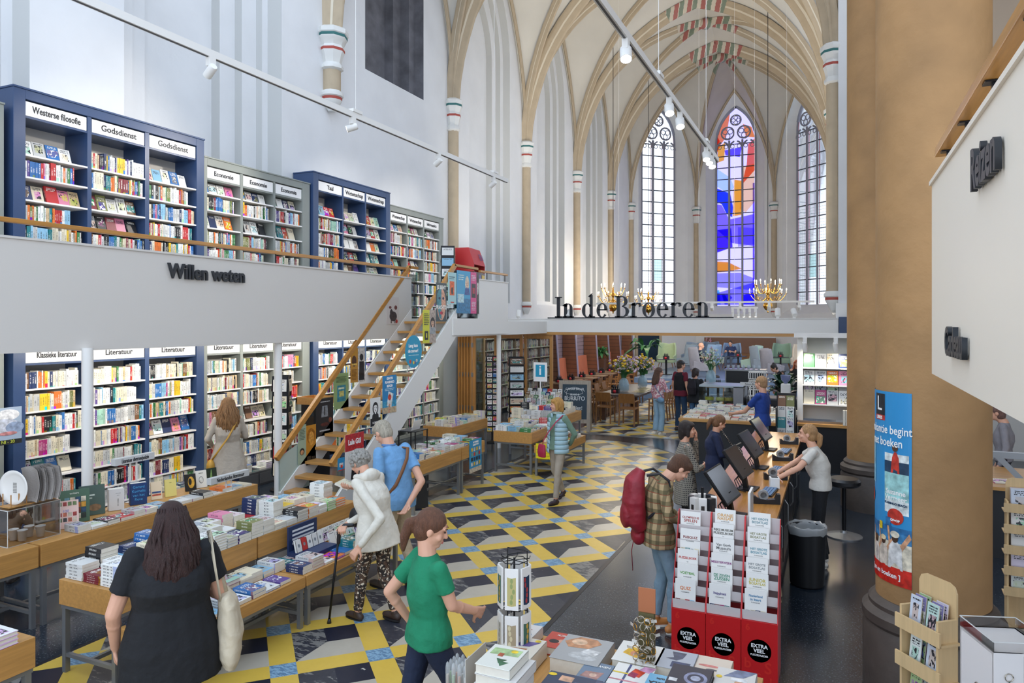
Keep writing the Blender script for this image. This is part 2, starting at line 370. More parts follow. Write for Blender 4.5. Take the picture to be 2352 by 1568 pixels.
for wi,((P,ol,dep),T,nn) in enumerate(AW):
    w_=thing('window_%d'%(wi+1),None,None); w_['kind']='structure'
    mb=MB(); mb.add([P(u,z,dep+.02) for u,z in ol],[tuple(range(len(ol)))]); 
    mb.build('window_glass',M_pane if wi!=1 else stained('#b4a8ee'),w_)
    f=MB()
    zt=lambda u:12.5+1.85*math.sqrt(max(0,1-abs(u)/1.02))
    for u in (-.34,.34):
        f.bar(P(u,3.65,dep-.05),P(u,12.55,dep-.05),.10,.14,0,up=(0,0,1))
    for k in range(len(ol)-1):   # outer frame
        f.bar(P(*ol[k],dep-.02),P(*ol[k+1],dep-.02),.09,.14,0)
    # gothic tracery: three cusped heads, two curved dagger frames and a top lobe
    def arcpts(c,r,a0,a1,n=8): return [P(c[0]+r*math.cos(a0+(a1-a0)*i/n),c[1]+r*math.sin(a0+(a1-a0)*i/n),dep-.06) for i in range(n+1)]
    for u in (-.68,0,.68):
        f.tube(arcpts((u-.34+.42,12.1),.42,math.pi,math.pi*.62),.045,6); f.tube(arcpts((u+.34-.42,12.1),.42,0,math.pi*.38),.045,6)
        for sgn in (-1,1): f.tube(arcpts((u+sgn*.17,12.22),.1,0,math.pi*2,10),.02,5)
    for sgn in (-1,1):
        f.tube(arcpts((sgn*.42,12.95),.33,0,2*math.pi,14),.045,6)
        for a_ in range(3): f.tube(arcpts((sgn*.42+.16*math.cos(a_*2.1+.5),12.95+.16*math.sin(a_*2.1+.5)),.13,0,2*math.pi,10),.022,5)
    f.tube(arcpts((0,13.62),.27,0,2*math.pi,14),.045,6); 
    for a_ in range(4): f.tube(arcpts((.12*math.cos(a_*1.57),13.62+.12*math.sin(a_*1.57)),.1,0,2*math.pi,10),.02,5)
    f.build('window_frame',M_lead,w_,'auto')
    b=MB(); z=4.28
    while z<12.5:
        b.bar(P(-1.0,z,dep-.03),P(1.0,z,dep-.03),.05,.045,0); z+=.62
    b.build('glazing_bars',M_iron,w_)
    if wi!=1:
        r=MB(); 
        for u in (-.98,-.42,-.26,.26,.42,.98):
            r.bar(P(u,3.68,dep),P(u,12.3,dep),.03,.02,0)
        for k in range(2,len(ol)-3): r.bar(P(ol[k][0]*.95,ol[k][1]-.04,dep),P(ol[k+1][0]*.95,ol[k+1][1]-.04,dep),.03,.02)
        r.build('glass_border',M_redl,w_)
        l=MB()
        for c0 in (-.68,0,.68):
            for i in range(1,4): l.bar(P(c0-.27+i*.135,3.7,dep+.01),P(c0-.27+i*.135,7.6,dep+.01),.008,.008)
        z=3.8
        while z<8.6: l.bar(P(-.97,z,dep+.01),P(.97,z,dep+.01),.009,.009); z+=.155
        l.build('lead_cames',mat('grey_lead_came','#9aa6a8',.5),w_)
        q=MB()
        q.add([P(u,z,dep+.012) for u,z in [(-.26,5.0),(.26,5.0),(.26,6.15),(-.26,6.15)]],[(0,1,2,3)]); q.build('inscribed_glass_panel',stained('#c2ddd8'),w_)
    else:
        rows=[('#f0894a',[(-1,12.9),(-.75,13.5),(-.3,14.1),(-.5,12.8),(-.8,12.4),(-1,12)]),('#e86a5a',[(-1,12),(-.85,12.6),(-1,12.9)]),
         ('#f7b33c',[(-.95,12.3),(-.55,12.5),(-.62,11.6),(-.98,11.5)]),('#6a5ae0',[(-.6,12.1),(.3,12.2),(.2,11.7),(-.55,11.85)]),
         ('#f4923e',[(.35,13.4),(.8,13.2),(.98,12.6),(.5,12.7)]),('#ef6f4e',[(1,12.6),(.98,11.0),(.3,10.3),(.55,11.3),(.62,12.3)]),
         ('#ffd98a',[(.3,11.2),(.95,11.3),(.95,9.4),(.5,8.9),(.2,9.1)]),('#ffb12e',[(-.1,10.6),(.3,10.5),(.35,8.8),(-.15,8.75)]),
         ('#bfe4ea',[(-1,11.2),(-.3,10.7),(-.1,10.2),(-.4,9.9),(-1,10.3)]),('#2743c4',[(-1,10.2),(-.3,9.9),(-.15,9.2),(-.2,8.7),(-.5,8.9),(-.75,9.4),(-1,9.5)]),
         ('#8a78e2',[(-1,9.4),(-.75,9.35),(-.35,8.6),(.9,8.8),(1,7.2),(-.2,7.4),(-1,8.1)]),('#4b2fd0',[(-1,8.1),(-.25,8.15),(-.18,7.2),(-1,6.95)]),
         ('#b9b2f5',[(.1,8.2),(.95,8.1),(.95,7.3),(.1,7.2)]),('#f6a02c',[(-1,6.5),(-.4,6.45),(.3,6.1),(-.4,5.98),(-1,5.95)]),
         ('#9f9cf0',[(-1,5.9),(.2,5.9),(.95,5.6),(1,5.0),(-1,5.2)]),('#5030d2',[(-1,4.85),(-.35,4.85),(-.2,4.65),(-.4,4.45),(-1,4.4)])]
        # the window is tall: spread the motif over its full height
        def zz(z): return 3.7+(z-4.3)*(8.8/8.2) if z<12.5 else z
        import itertools
        rows2=[(c,[(u,zz(z)) for u,z in pl]) for c,pl in rows]
        rows2+=[('#8a84f2',[(-1,4.35),(1,4.9),(1,3.7),(-1,3.7)]),('#3c2cc8',[(-.75,4.3),(-.6,4.3),(-.3,3.72),(-.6,3.72)]),('#4a36d8',[(.3,4.2),(1,4.4),(1,3.7),(.3,3.7)]),('#4fc7cf',[(-1,4.5),(-.88,4.5),(-.8,3.72),(-1,3.72)]),('#5b34cf',[(.86,10.2),(1,10.2),(1,3.8),(.86,3.8)])]
        for j,(c,pl) in enumerate(rows2):
            q=MB(); q.add([P(max(-.99,min(.99,u)),z,dep+.03+.002*j) for u,z in pl],[tuple(range(len(pl)))]); q.build('coloured_glass',stained(c),w_)
# unseen choir side windows, glazed; low part added for light
for i,(P,ol,dep) in enumerate(GL):
    w_=thing('window_%d'%(4+i),None,None); w_['kind']='structure'
    mb=MB(); mb.add([P(u,z,dep) for u,z in ol],[tuple(range(len(ol)))]); mb.build('window_glass',M_pane,w_)
    f=MB()
    for u in (-.95,0,.95): f.bar(P(u,1.0,dep-.05),P(u,12.5,dep-.05),.1,.14)
    f.build('window_frame',M_lead,w_)

# vaults
def half_arch(A,apex,zs,za,n=12):
    A=Vector(A); Bv=Vector(apex); a=(Bv-A).length; h=za-zs; T=(Bv-A).normalized(); R=(a*a+h*h)/(2*a); ph=math.acos(max(-1,min(1,(R-a)/R)))
    out=[]
    for i in range(n+1):
        p=ph*i/n; r=R-R*math.cos(p); out.append(Vector((A.x+T.x*r,A.y+T.y*r,zs+R*math.sin(p))))
    return out
NV=14
def web(mb,c1,c2):
    n=len(c1); v=[]
    K=5
    for i in range(n):
        for k in range(K+1):
            f=k/K; p=c1[i].lerp(c2[i],f); p=p+Vector((0,0,.25*math.sin(math.pi*f)*min(1,i/4))); v.append(p)
    mb.add(v,[(i*(K+1)+k,i*(K+1)+k+1,(i+1)*(K+1)+k+1,(i+1)*(K+1)+k) for i in range(n-1) for k in range(K)])
mbv=MB(); ribs=MB(); 
PROF=[(-.19,.05),(-.19,-.08),(-.11,-.13),(-.12,-.2),(-.06,-.24),(-.055,-.34),(0,-.38),(.055,-.34),(.06,-.24),(.12,-.2),(.11,-.13),(.19,-.08),(.19,.05)]
PM=[0,0,1,0,0,0,0,0,0,1,0,0]
def rib(mb,c,scale=1.0,boss=True,drop=0):
    T0=(c[-1]-c[0]); side=Vector((-T0.y,T0.x,0)).normalized(); n=len(c); K=len(PROF); v=[];mm=[];f=[]
    for i,p in enumerate(c):
        t=(c[min(i+1,n-1)]-c[max(0,i-1)]).normalized(); up=side.cross(t); up=up if up.z>0 or abs(up.z)<.05 else -up
        # "up" must point away from the room
        inward=Vector((T0.x,T0.y,0)).normalized()
        if i<n//2 and up.dot(inward)>0: up=-up
        k=scale*(.8+.2*min(1,i/3))
        for (a,b) in PROF: v.append(p+side*a*k+up*b*k)
    for i in range(n-1):
        for k in range(K-1):
            f.append((i*K+k,i*K+k+1,(i+1)*K+k+1,(i+1)*K+k)); mm.append(2 if (boss and i>=n-3) else PM[k])
    mb.add(v,f,mm)
for b in range(len(BAYS)-1):
    y0,y1=BAYS[b],BAYS[b+1]; yc=(y0+y1)/2
    for x in (XL,XR):
        for y,yo in ((y0,y1),(y1,y0)):
            D=half_arch((x,y),(XC,yc),ZS,ZA,NV); Tn=half_arch((x,y),(XC,y),ZS,ZA-.1,NV); Wn=half_arch((x,y),(x,yc),ZS,ZA-.3,NV)
            web(mbv,D,Tn); web(mbv,D,Wn)
            rib(ribs,D,.62); 
            s=.2 if x==XL else -.2
            rib(ribs,[q+Vector((s*.5,0,0)) for q in Wn],.28,False)
for y in BAYS:
    for x in (XL,XR): rib(ribs,half_arch((x,y),(XC,y),ZS,ZA-.1,NV),1.0 if y!=12.3 else 1.2,y!=12.3)
bc=(XC,34.75); Ds=[half_arch(p,bc,ZS,ZA,NV) for p in APSE]
for i in range(5):
    mid=((APSE[i][0]+APSE[i+1][0])/2,(APSE[i][1]+APSE[i+1][1])/2)
    for a,b in ((i,i+1),(i+1,i)):
        Wn=half_arch(APSE[a],mid,ZS,ZA-.25,NV); web(mbv,Ds[a],Wn); inw=(Vector((XC,34.75,0))-Vector((*mid,0))).normalized()*.1
        rib(ribs,[q+inw for q in Wn],.25,False)
for a in (0,5): web(mbv,Ds[a],half_arch(APSE[a],(XC,33.0),ZS,ZA-.1,NV))
for d in Ds: rib(ribs,d,.5)
struct('ceiling',mbv,M_vault,True)
M_zig,g=nm('painted_zigzag'); t=g.new('ShaderNodeTexCoord').outputs['Object']; X=g.sep(t)
f=g.m('FRACT',g.m('MULTIPLY',g.m('ADD',X[0],g.m('MULTIPLY',X[1],.6)),1.9))
c=g.mix(g.m('LESS_THAN',f,.33),hx('#cfc6b4'),hx('#a8645c')); c=g.mix(g.m('MULTIPLY',g.m('GREATER_THAN',f,.4),g.m('LESS_THAN',f,.72)),c,hx('#7d8a78')); g.put(g.bsdf().inputs['Base Color'],c)
struct('trim_1',ribs,[M_rib,M_riblight,M_zig],True)
bo=MB()
for y in [(BAYS[i]+BAYS[i+1])/2 for i in range(4)]+[34.75]:
    bo.lathe([(.0,-.36),(.2,-.34),(.3,-.22),(.3,-.05)],12,0,(XC,y,ZA))
struct('trim_2',bo,M_zig,True)
M_stripe1=mat('capital_green_stripe','#2f6b6a',.6); M_stripe2=mat('capital_red_stripe','#a8493d',.6); M_capw=mat('capital_white','#dcdcd8',.6)
def shaft(x,y,zb,k,nrm=(1,0),r=.15):
    mb=MB(); cx,cy=x+nrm[0]*.1,y+nrm[1]*.1
    mb.lathe([(r,zb),(r,8.15)],12,0,(cx,cy,0))
    mb.lathe([(r*.4,zb-.35),(r*.9,zb-.2),(r*1.15,zb-.12),(r*1.15,zb-.06),(r*1.3,zb-.04),(r*1.3,zb+.02),(r,zb+.08)],12,[3,3,2,3,3,3],(cx,cy,0))
    mb.lathe([(r,8.1),(r*1.3,8.14),(r*1.3,8.2),(r*1.05,8.26),(r*1.25,8.42),(r*1.45,8.5),(r*1.45,8.56),(r*1.3,8.62),(r*1.6,8.74),(r*1.75,8.78),(r*1.75,8.84),(r*1.85,8.86),(r*1.85,8.95),(r*1.4,9.0)],8,[3,3,3,3,3,2,3,3,3,1,3,3,3],(cx,cy,0))
    struct('trim_%d'%k,mb,[M_rib,M_stripe1,M_stripe2,M_capw],'auto')
k=3
for y,zb in ((12.3,7.6),(17.6,3.4),(22.8,3.4),(28.1,3.4),(33.0,3.4)): shaft(XL,y,zb,k,r=.19 if y==12.3 else .15); k+=1
for y in (17.6,22.8,28.1,33.0): shaft(XR,y,3.4,k,(-1,0)); k+=1
for (x,y),n_ in zip(APSE[1:5],[(.9,-.4),(.4,-.9),(-.4,-.9),(-.9,-.4)]): shaft(x,y,3.4,k,n_,.14); k+=1
# sandstone pillars on dark plinths, right
def pillar(x,y,n):
    mb=MB(); mb.lathe([(.38,.72),(.38,12)],40,0); mb.lathe([(.47,0),(.47,.5),(.45,.53),(.475,.56),(.475,.62),(.43,.66),(.43,.69),(.39,.73)],40,1)
    o=struct('trim_%d'%n,mb,[M_stone,M_plinth],'auto'); o.location=(x,y,0)
pillar(.66,6.22,40); pillar(.534,12.09,41)
mb=MB(); mb.box((.35,12.3,12),(1.25,17.4,13)); mb.box((.3,2,12),(1.2,12.3,13)); struct('wall_arcade',mb,M_stone)
# ---------------------------------------------------------------- books
def book_mat(name,spine):
    m,g=nm(name); n=g.n; at=g.new('ShaderNodeAttribute',attribute_name='Col'); col=at.outputs['Color']; r=at.outputs['Alpha']
    uv=g.new('ShaderNodeUVMap').outputs[0]; X=g.sep(uv); u,v=X[0],X[1]
    lum=g.new('ShaderNodeRGBToBW'); g.put(lum.inputs[0],col); light=g.m('GREATER_THAN',lum.outputs[0],.28)
    ink=g.mix(light,hx('#f4f1e6'),hx('#23252e'))
    hs=g.new('ShaderNodeHueSaturation'); g.put(hs.inputs['Color'],g.mix(.35,col,hx('#c8743a'))); g.put(hs.inputs['Hue'],g.m('FRACT',g.m('MULTIPLY',r,7.3))); hs.inputs['Saturation'].default_value=1.25; hs.inputs['Value'].default_value=.95
    acc=hs.outputs[0]
    r50=g.m('MULTIPLY',r,91.0)
    if not spine:
        big=g.noise(g.comb(u,v,r50),2.6,2); med=g.noise(g.comb(u,v,g.m('ADD',r50,9)),5.5,3)
        art=g.mix(g.m('GREATER_THAN',med,.52),acc,ink); art=g.mix(g.m('GREATER_THAN',big,.55),art,g.mix(.6,col,acc))
        lo=g.m('MULTIPLY_ADD',g.m('FRACT',g.m('MULTIPLY',r,13)),.25,.06); up=g.m('ADD',lo,.5)
        inx=g.m('LESS_THAN',g.m('ABSOLUTE',g.m('SUBTRACT',u,.5)),g.m('MULTIPLY_ADD',g.m('FRACT',g.m('MULTIPLY',r,29)),.25,.25))
        mk=g.m('MULTIPLY',g.m('MULTIPLY',inx,g.m('MULTIPLY',g.m('GREATER_THAN',v,lo),g.m('LESS_THAN',v,up))),g.m('GREATER_THAN',g.m('FRACT',g.m('MULTIPLY',r,3.7)),.22))
        mk=g.m('MULTIPLY',mk,g.m('MAXIMUM',g.m('GREATER_THAN',big,.44),g.m('GREATER_THAN',g.m('FRACT',g.m('MULTIPLY',r,5.1)),.55)))
        c=g.mix(mk,col,art)
        row=g.m('MULTIPLY',v,13.0); gt=g.m('GREATER_THAN',g.m('FRACT',row),.42)
        ch=g.m('GREATER_THAN',g.noise(g.comb(g.m('MULTIPLY',u,16.0),g.m('FLOOR',row),r50),1.0,1),.46)
        reg=g.m('MULTIPLY',g.m('MULTIPLY',g.m('GREATER_THAN',v,g.m('ADD',up,.06)),g.m('LESS_THAN',v,g.m('ADD',up,.27))),g.m('LESS_THAN',g.m('ABSOLUTE',g.m('SUBTRACT',u,.5)),.36))
        reg=g.m('MULTIPLY',reg,g.m('LESS_THAN',v,.95)); c=g.mix(g.m('MULTIPLY',g.m('MULTIPLY',reg,gt),ch),c,ink)
    else:
        ch=g.m('GREATER_THAN',g.noise(g.comb(g.m('MULTIPLY',v,34.0),r50,g.m('FLOOR',g.m('MULTIPLY',u,3))),1.0,1),.5)
        reg=g.m('MULTIPLY',g.m('LESS_THAN',g.m('ABSOLUTE',g.m('SUBTRACT',u,.5)),.24),g.m('MULTIPLY',g.m('GREATER_THAN',v,.3),g.m('LESS_THAN',v,g.m('MULTIPLY_ADD',g.m('FRACT',g.m('MULTIPLY',r,17)),.35,.58))))
        c=g.mix(g.m('MULTIPLY',g.m('MULTIPLY',reg,ch),.7),col,ink)
        c=g.mix(g.m('MULTIPLY',g.m('LESS_THAN',v,g.m('MULTIPLY',g.m('FRACT',g.m('MULTIPLY',r,23)),.3)),g.m('GREATER_THAN',g.m('FRACT',g.m('MULTIPLY',r,11)),.55)),c,acc)
    g.put(g.bsdf().inputs['Base Color'],c); g.bsdf().inputs['Roughness'].default_value=.38 if not spine else .45
    return m
M_cover=book_mat('book_cover',False); M_spine=book_mat('book_spine',True)
M_pages,g=nm('paper_edge'); t=g.new('ShaderNodeTexCoord').outputs['Object']
g.put(g.bsdf().inputs['Base Color'],g.mix(g.noise(t,30,2),hx('#eae4d6'),hx('#d9d2c2'))); g.bsdf().inputs['Roughness'].default_value=.8
BM=[M_cover,M_spine,M_pages]
PAL=[('white','#ecebe6',22),('cream','#e6dcc2',10),('pale grey','#c9c9c6',6),('black','#1d1e22',10),('navy','#23345e',7),('blue','#2f6fb0',7),('light blue','#8fc0dc',5),('teal','#1f7f86',4),
('green','#3d7a45',4),('olive','#7d8048',2),('yellow','#ecc22e',5),('orange','#e2762c',6),('red','#bf2b2e',7),('dark red','#7c2430',3),('pink','#dd86a4',3),('magenta','#b03a78',1),('purple','#5b4688',2),('brown','#7a5538',3),('beige','#c9b08a',4),('mint','#a8d3bd',2)]
PW=[p[2] for p in PAL]
def rcol(rnd=R_,light=0):
    if light and rnd.random()<light: p=rnd.choice(PAL[:3])
    else: p=rnd.choices(PAL,PW)[0]
    c=hx(p[1]); k=rnd.uniform(.85,1.1); return p[0],tuple(min(1,x*k) for x in c)
def book(mb,M,w,h,t,c,r,hard=False):
    col=(*c,r)
    if hard:
        e=.004; k=.0035
        mb.add([(0,0,t-k),(w,0,t-k),(w,h,t-k),(0,h,t-k),(0,0,t),(w,0,t),(w,h,t),(0,h,t)],[(4,5,6,7),(0,3,2,1),(0,1,5,4),(1,2,6,5),(2,3,7,6)],[0,1,1,1,1],col,[[(0,0),(1,0),(1,1),(0,1)]]+[[(0,0)]*4]*4,M)
        mb.add([(0,0,0),(w,0,0),(w,h,0),(0,h,0),(0,0,k),(w,0,k),(w,h,k),(0,h,k)],[(4,5,6,7),(0,3,2,1),(0,1,5,4),(1,2,6,5),(2,3,7,6)],[1]*5,col,[[(0,0)]*4]*5,M)
        mb.add([(0,0,0),(0,h,0),(0,h,t),(0,0,t)],[(0,3,2,1)],1,col,[[(0,0),(1,0),(1,1),(0,1)]],M)
        mb.box((.002,e,k),(w-e,h-e,t-k),2,M,col)
    else:
        v=[(0,0,0),(w,0,0),(w,h,0),(0,h,0),(0,0,t),(w,0,t),(w,h,t),(0,h,t)]
        z=[(0,0)]*4
        mb.add(v,[(4,5,6,7),(0,3,2,1),(0,4,7,3),(0,1,5,4),(1,2,6,5),(2,3,7,6)],[0,0,1,2,2,2],col,[[(0,0),(1,0),(1,1),(0,1)],[(1,0),(1,1),(0,1),(0,0)],[(0,0),(1,0),(1,1),(0,1)],z,z,z],M)
def MS(x,y,z,lean=0):   # standing, spine to +x ; thickness along +y
    m=Matrix(((-1,0,0),(0,0,1),(0,1,0))).to_4x4(); m=Matrix(((-1,0,0,x),(0,0,1,y),(0,1,0,z),(0,0,0,1)))
    if lean: m=Matrix.Translation((x,y,z))@Matrix.Rotation(lean,4,'X')@Matrix(((-1,0,0,0),(0,0,1,0),(0,1,0,0),(0,0,0,1)))
    return m
def MD(x,y,z,a=.32):    # cover facing +x, leaning back
    s_,c_=math.sin(a),math.cos(a); return Matrix(((0,-s_,c_,x),(1,0,0,y),(0,c_,s_,z),(0,0,0,1)))
ORD=['first','second','third','fourth','fifth','sixth','seventh','eighth','ninth','tenth','eleventh','twelfth','thirteenth','fourteenth','fifteenth','sixteenth','seventeenth','eighteenth','nineteenth','twentieth']
def ordn(i):
    if i<20: return ORD[i]
    t_=['twenty','thirty','forty','fifty'][(i+1)//10-2]
    return {0:{'twenty':'twentieth','thirty':'thirtieth','forty':'fortieth','fifty':'fiftieth'}[t_]}.get((i+1)%10, t_+'-'+ORD[(i+1)%10-1])
SP_IND=[0]; restS=MB()
def one_book(name,M,w,h,t,c,r,label,group,hard=False):
    mb=MB(); book(mb,Matrix.Identity(4),w,h,t,c,r,hard); o=mb.build(name,BM); o.matrix_world=M; tag(o,label,'book',group); return o
def shelf_row(x,y0,y1,z,hmax,kind,where,limit=300,light=.3,rnd=R_,fill=1.0):
    y=y0+.01; i=0
    if kind=='s':
        end=y0+(y1-y0)*fill-rnd.uniform(0,.08)
        while True:
            if rnd.random()<.3: run=rnd.randint(2,4)
            else: run=1
            cn,c=rcol(rnd,light); t0=rnd.uniform(.012,.038); h0=min(hmax,rnd.choice([.2,.205,.21,.215,.22,.235]))*rnd.uniform(.95,1.02)
            for _ in range(run):
                if y+t0>end: return
                M=MS(x-.02-rnd.uniform(0,.015),y,z+.001); r=rnd.random()
                if SP_IND[0]<limit:
                    SP_IND[0]+=1
                    one_book('shelved_book',M,.14,h0,t0,c,r,f'{cn} book, {ordn(i)} from left, {where}','books standing spine out on the shelves')
                else: book(restS,M,.14,h0,t0,c,r)
                y+=t0+.0012; i+=1
    else:
        while True:
            cn,c=rcol(rnd,.15); w_=rnd.uniform(.13,.165); h0=min(hmax+.03,rnd.uniform(.2,.24)); t0=rnd.uniform(.012,.03)
            if y+w_>y1-.01: return
            one_book('displayed_book',MD(x-.13-rnd.uniform(0,.01),y,z+.004),w_,h0,t0,c,rnd.random(),f'{cn} cover-out book, {ordn(i)} from left, {where}','books displayed cover out on the shelves')
            y+=w_+rnd.uniform(.004,.03); i+=1
# ---- bookcases
CASES=[dict(n='grey',y=(3.0,5.5),b=[(3.1,3.88),(3.92,4.66),(4.7,5.42)],top=5.48,sg=['','',''],lsg=['','',''],cn='leftmost grey case'),
 dict(n='navy',y=(5.58,8.54),b=[(5.73,6.56),(6.62,7.46),(7.53,8.39)],top=5.73,sg=['Westerse filosofie','Godsdienst','Godsdienst'],lsg=['Klassieke literatuur','Literatuur','Literatuur'],up=['dsdsssss','ssddssss','dsssssss'],cn='near navy case'),
 dict(n='grey',y=(8.56,11.16),b=[(8.65,9.38),(9.44,10.18),(10.23,10.95)],top=5.48,sg=['Economie']*3,lsg=['Literatuur']*3,up=['dsdsssss','dsdsssss','dsdsssss'],cn='near grey case'),
 dict(n='navy',y=(11.2,13.86),b=[(11.36,12.13),(12.17,12.92),(12.96,13.7)],top=5.73,sg=['Taal','Wetenschap','Wetenschap'],lsg=['Literatuur']*3,up=['dsssssss','dddddsds','ddddddss'],cn='far navy case'),
 dict(n='grey',y=(13.9,16.4),b=[(13.96,14.66),(14.71,15.42),(15.47,16.2)],top=5.48,sg=['Wetenschap','Wetenschap','Informatica'],lsg=['']*3,up=['dssdssss','dssdssss','dsssssss'],cn='far grey case')]
SU=[4.92,4.64,4.35,4.07,3.79,3.5,3.2,2.93]; SLW=[1.94,1.65,1.36,1.07,.785,.48,.23]
BAYN=['left bay','middle bay','right bay']
M_sign=mat('white_sign_board','#f3f2ef',.35)
def sign_text(s,y0,y1,zc,x,par,size=.105):
    if not s: return
    L=len(s)*size*.5; k=min(1.0,(y1-y0-.08)/L)
    text(s,size,MX((x+.004,(y0+y1)/2,zc),(0,1,0),(0,0,1)),M_ink,par,'sign_lettering',sx=k)
def bookcase(cs,upper):
    n=cs['n']; navy=n=='navy'; m=M_navy if navy else M_grey; x=-9.33 if navy else -9.38; xb=-9.83
    zb,zt=(2.8,cs['top']) if upper else (0,2.46)
    shl=SU if upper else SLW; y0,y1=cs['y']; fl='upper' if upper else 'lower'
    t=thing('bookcase',f"{fl} {'navy blue' if navy else 'grey green'} built-in bookcase against the left wall, {cs['cn']}",'bookcase',(x,y0,zb))
    O=Matrix.Translation((-x,-y0,-zb)); Bs=cs['b']
    f=MB(); f.M=O; ftop=.12 if upper else .0
    f.box((xb,y0,zb),(x,Bs[0][0],zt)); f.box((xb,Bs[2][1],zb),(x,y1,zt)); 
    if upper: f.box((xb,Bs[0][0],zt-ftop),(x,Bs[2][1],zt)); f.box((xb,y0-.01,zt),(x+.012,y1+.01,zt+.025))
    f.box((xb,Bs[0][0],zb),(x-.02,Bs[2][1],zb+.08))
    f.build('frame',m,t,bevel=.004)
    for a,b in ((Bs[0][1],Bs[1][0]),(Bs[1][1],Bs[2][0])):
        d=MB(); d.M=O; d.box((xb,a,zb+.08),(x-.015,b,zt-ftop)); d.build('divider',m,t)
    k=MB(); k.M=O; k.box((xb-.01,Bs[0][0],zb),(xb+.02,Bs[2][1],zt-ftop)); k.build('back_panel',M_back,t)
    for bi,(a,b) in enumerate(Bs):
        for zi,z in enumerate(shl):
            s=MB(); s.M=O; s.box((xb+.02,a,z-.022),(x-.01+(.0),b,z)); s.build('shelf',M_shelf,t)
        sz=(zt-ftop-.2,zt-ftop-.02) if upper else (2.27,2.455)
        s=MB(); s.M=O; s.box((x-.05,a+.01,sz[0]),(x-.02,b-.01,sz[1])); so=s.build('category_sign',M_sign,t)
        s2=MB(); s2.M=O; s2.box((xb+.02,a,sz[0]-.03),(x-.02,b,sz[0]-.004)); s2.build('sign_rail',m,t)
        sg=(cs['sg'] if upper else cs['lsg'])[bi]
        if sg: text(sg,.12 if navy and upper else .105,MX((-.018,(a+b)/2-y0,(sz[0]+sz[1])/2-zb),(0,1,0),(0,0,1)),M_ink,so,'sign_lettering',bold=.0022,sx=min(1.0,(b-a-.1)/(len(sg)*.056)))
        # books
        pat=(cs.get('up',['dsssssss']*3)[bi]) if upper else {('navy',0,5.58):'ssssdss',('navy',2,5.58):'sssdsss',('grey',1,8.56):'sssdsss'}.get((n,bi,y0),'sssssss')
        for zi,z in enumerate(shl):
            where=f"{ordn(zi)} shelf down, {BAYN[bi]}, {fl} {cs['cn']}"
            if cs['y'][0]==3.0: where+=''
            fill=1.0
            rr=random.Random(int(y0*100)+bi*17+zi*5+(1000 if upper else 0))
            if pat[zi]=='s': fill=rr.choice([1,1,1,.97,.9,.8])
            shelf_row(x,a,b,z,.235 if not(upper and zi==0 and not navy) else .15,pat[zi],where,300,.12 if upper else .42,rr,fill)
    return t
for cs in CASES[1:2]: bookcase(cs,True)
for cs in CASES[1:2]: bookcase(cs,False)
for cs in CASES[2:]: bookcase(cs,True); bookcase(cs,False)
bookcase(CASES[0],True); bookcase(CASES[0],False)
tag(restS.build('shelved_books',BM),'many books standing spine out in the farther bays of the wall bookcases','books',kind='stuff')
# ---------------------------------------------------------------- mezzanine, stair, glass
mb=MB(); mb.box((-9.84,-3,2.50),(-7.83,17.3,2.8)); mb.box((-7.83,12.3,2.50),(-6.75,14.55,2.8)); mb.box((-7.83,14.55,2.5),(-6.75,17.2,2.8)); struct('floor',mb,[M_white])
mb=MB(); mb.box((-7.83,-3,2.47),(-7.77,12.3,3.66)); mb.box((-7.845,-3,3.66),(-7.755,12.3,3.685)); struct('wall_parapet',mb,mat('warm_grey_white','#d4cfc8',.5))
mb=MB(); mb.box((-6.75,13.2,2.53),(-6.70,14.62,3.66)); mb.box((-6.75,12.1,2.53),(-6.70,13.2,2.86)); mb.box((-6.765,13.2,3.66),(-6.685,14.63,3.68)); mb.box((-7.8,14.57,2.53),(-6.75,14.62,3.66)); struct('wall_landing',mb,M_white)
# oak rail on the parapet
def rail(pts,label,posts=[],sect=(.06,.045)):
    t=thing('handrail',label,'handrail',pts[0]); mb=MB(); o=Vector(pts[0])
    for a,b in zip(pts,pts[1:]): mb.bar(Vector(a)-o,Vector(b)-o,sect[0],sect[1])
    mb.build('rail',M_rail,t,bevel=.006)
    for p in posts:
        q=MB(); p=Vector(p)-o; q.bar(p-Vector((0,0,.17)),p,.014,.014); q.build('rail_post',M_blackm,t)
    return t
rail([(-7.8,-2,3.85),(-7.8,12.17,3.85)],'long oak handrail on short posts above the white mezzanine parapet at left',[(-7.8,y,3.83) for y in (0.5,2.5,4.5,6.5,8.5,10.4,12.0)],(.07,.05))
rail([(-6.72,13.25,3.84),(-6.72,14.6,3.84)],'short oak handrail on the white parapet at the stair landing end',[(-6.72,13.6,3.82),(-6.72,14.5,3.82)])
# columns below
def column(x,y,label,r=.06,z=2.5):
    mb=MB(); mb.lathe([(r,0),(r,z)],14,0,(0,0,0)); o=mb.build('steel_column',M_white,None,'auto'); o.location=(x,y,0); tag(o,label,'column')
column(-7.72,5.42,'slim white steel column carrying the mezzanine, nearest the left edge')
column(-7.86,8.62,'slim white steel column carrying the mezzanine beside the stair foot')
column(-6.8,14.35,'slim white steel column under the stair landing corner',.05)
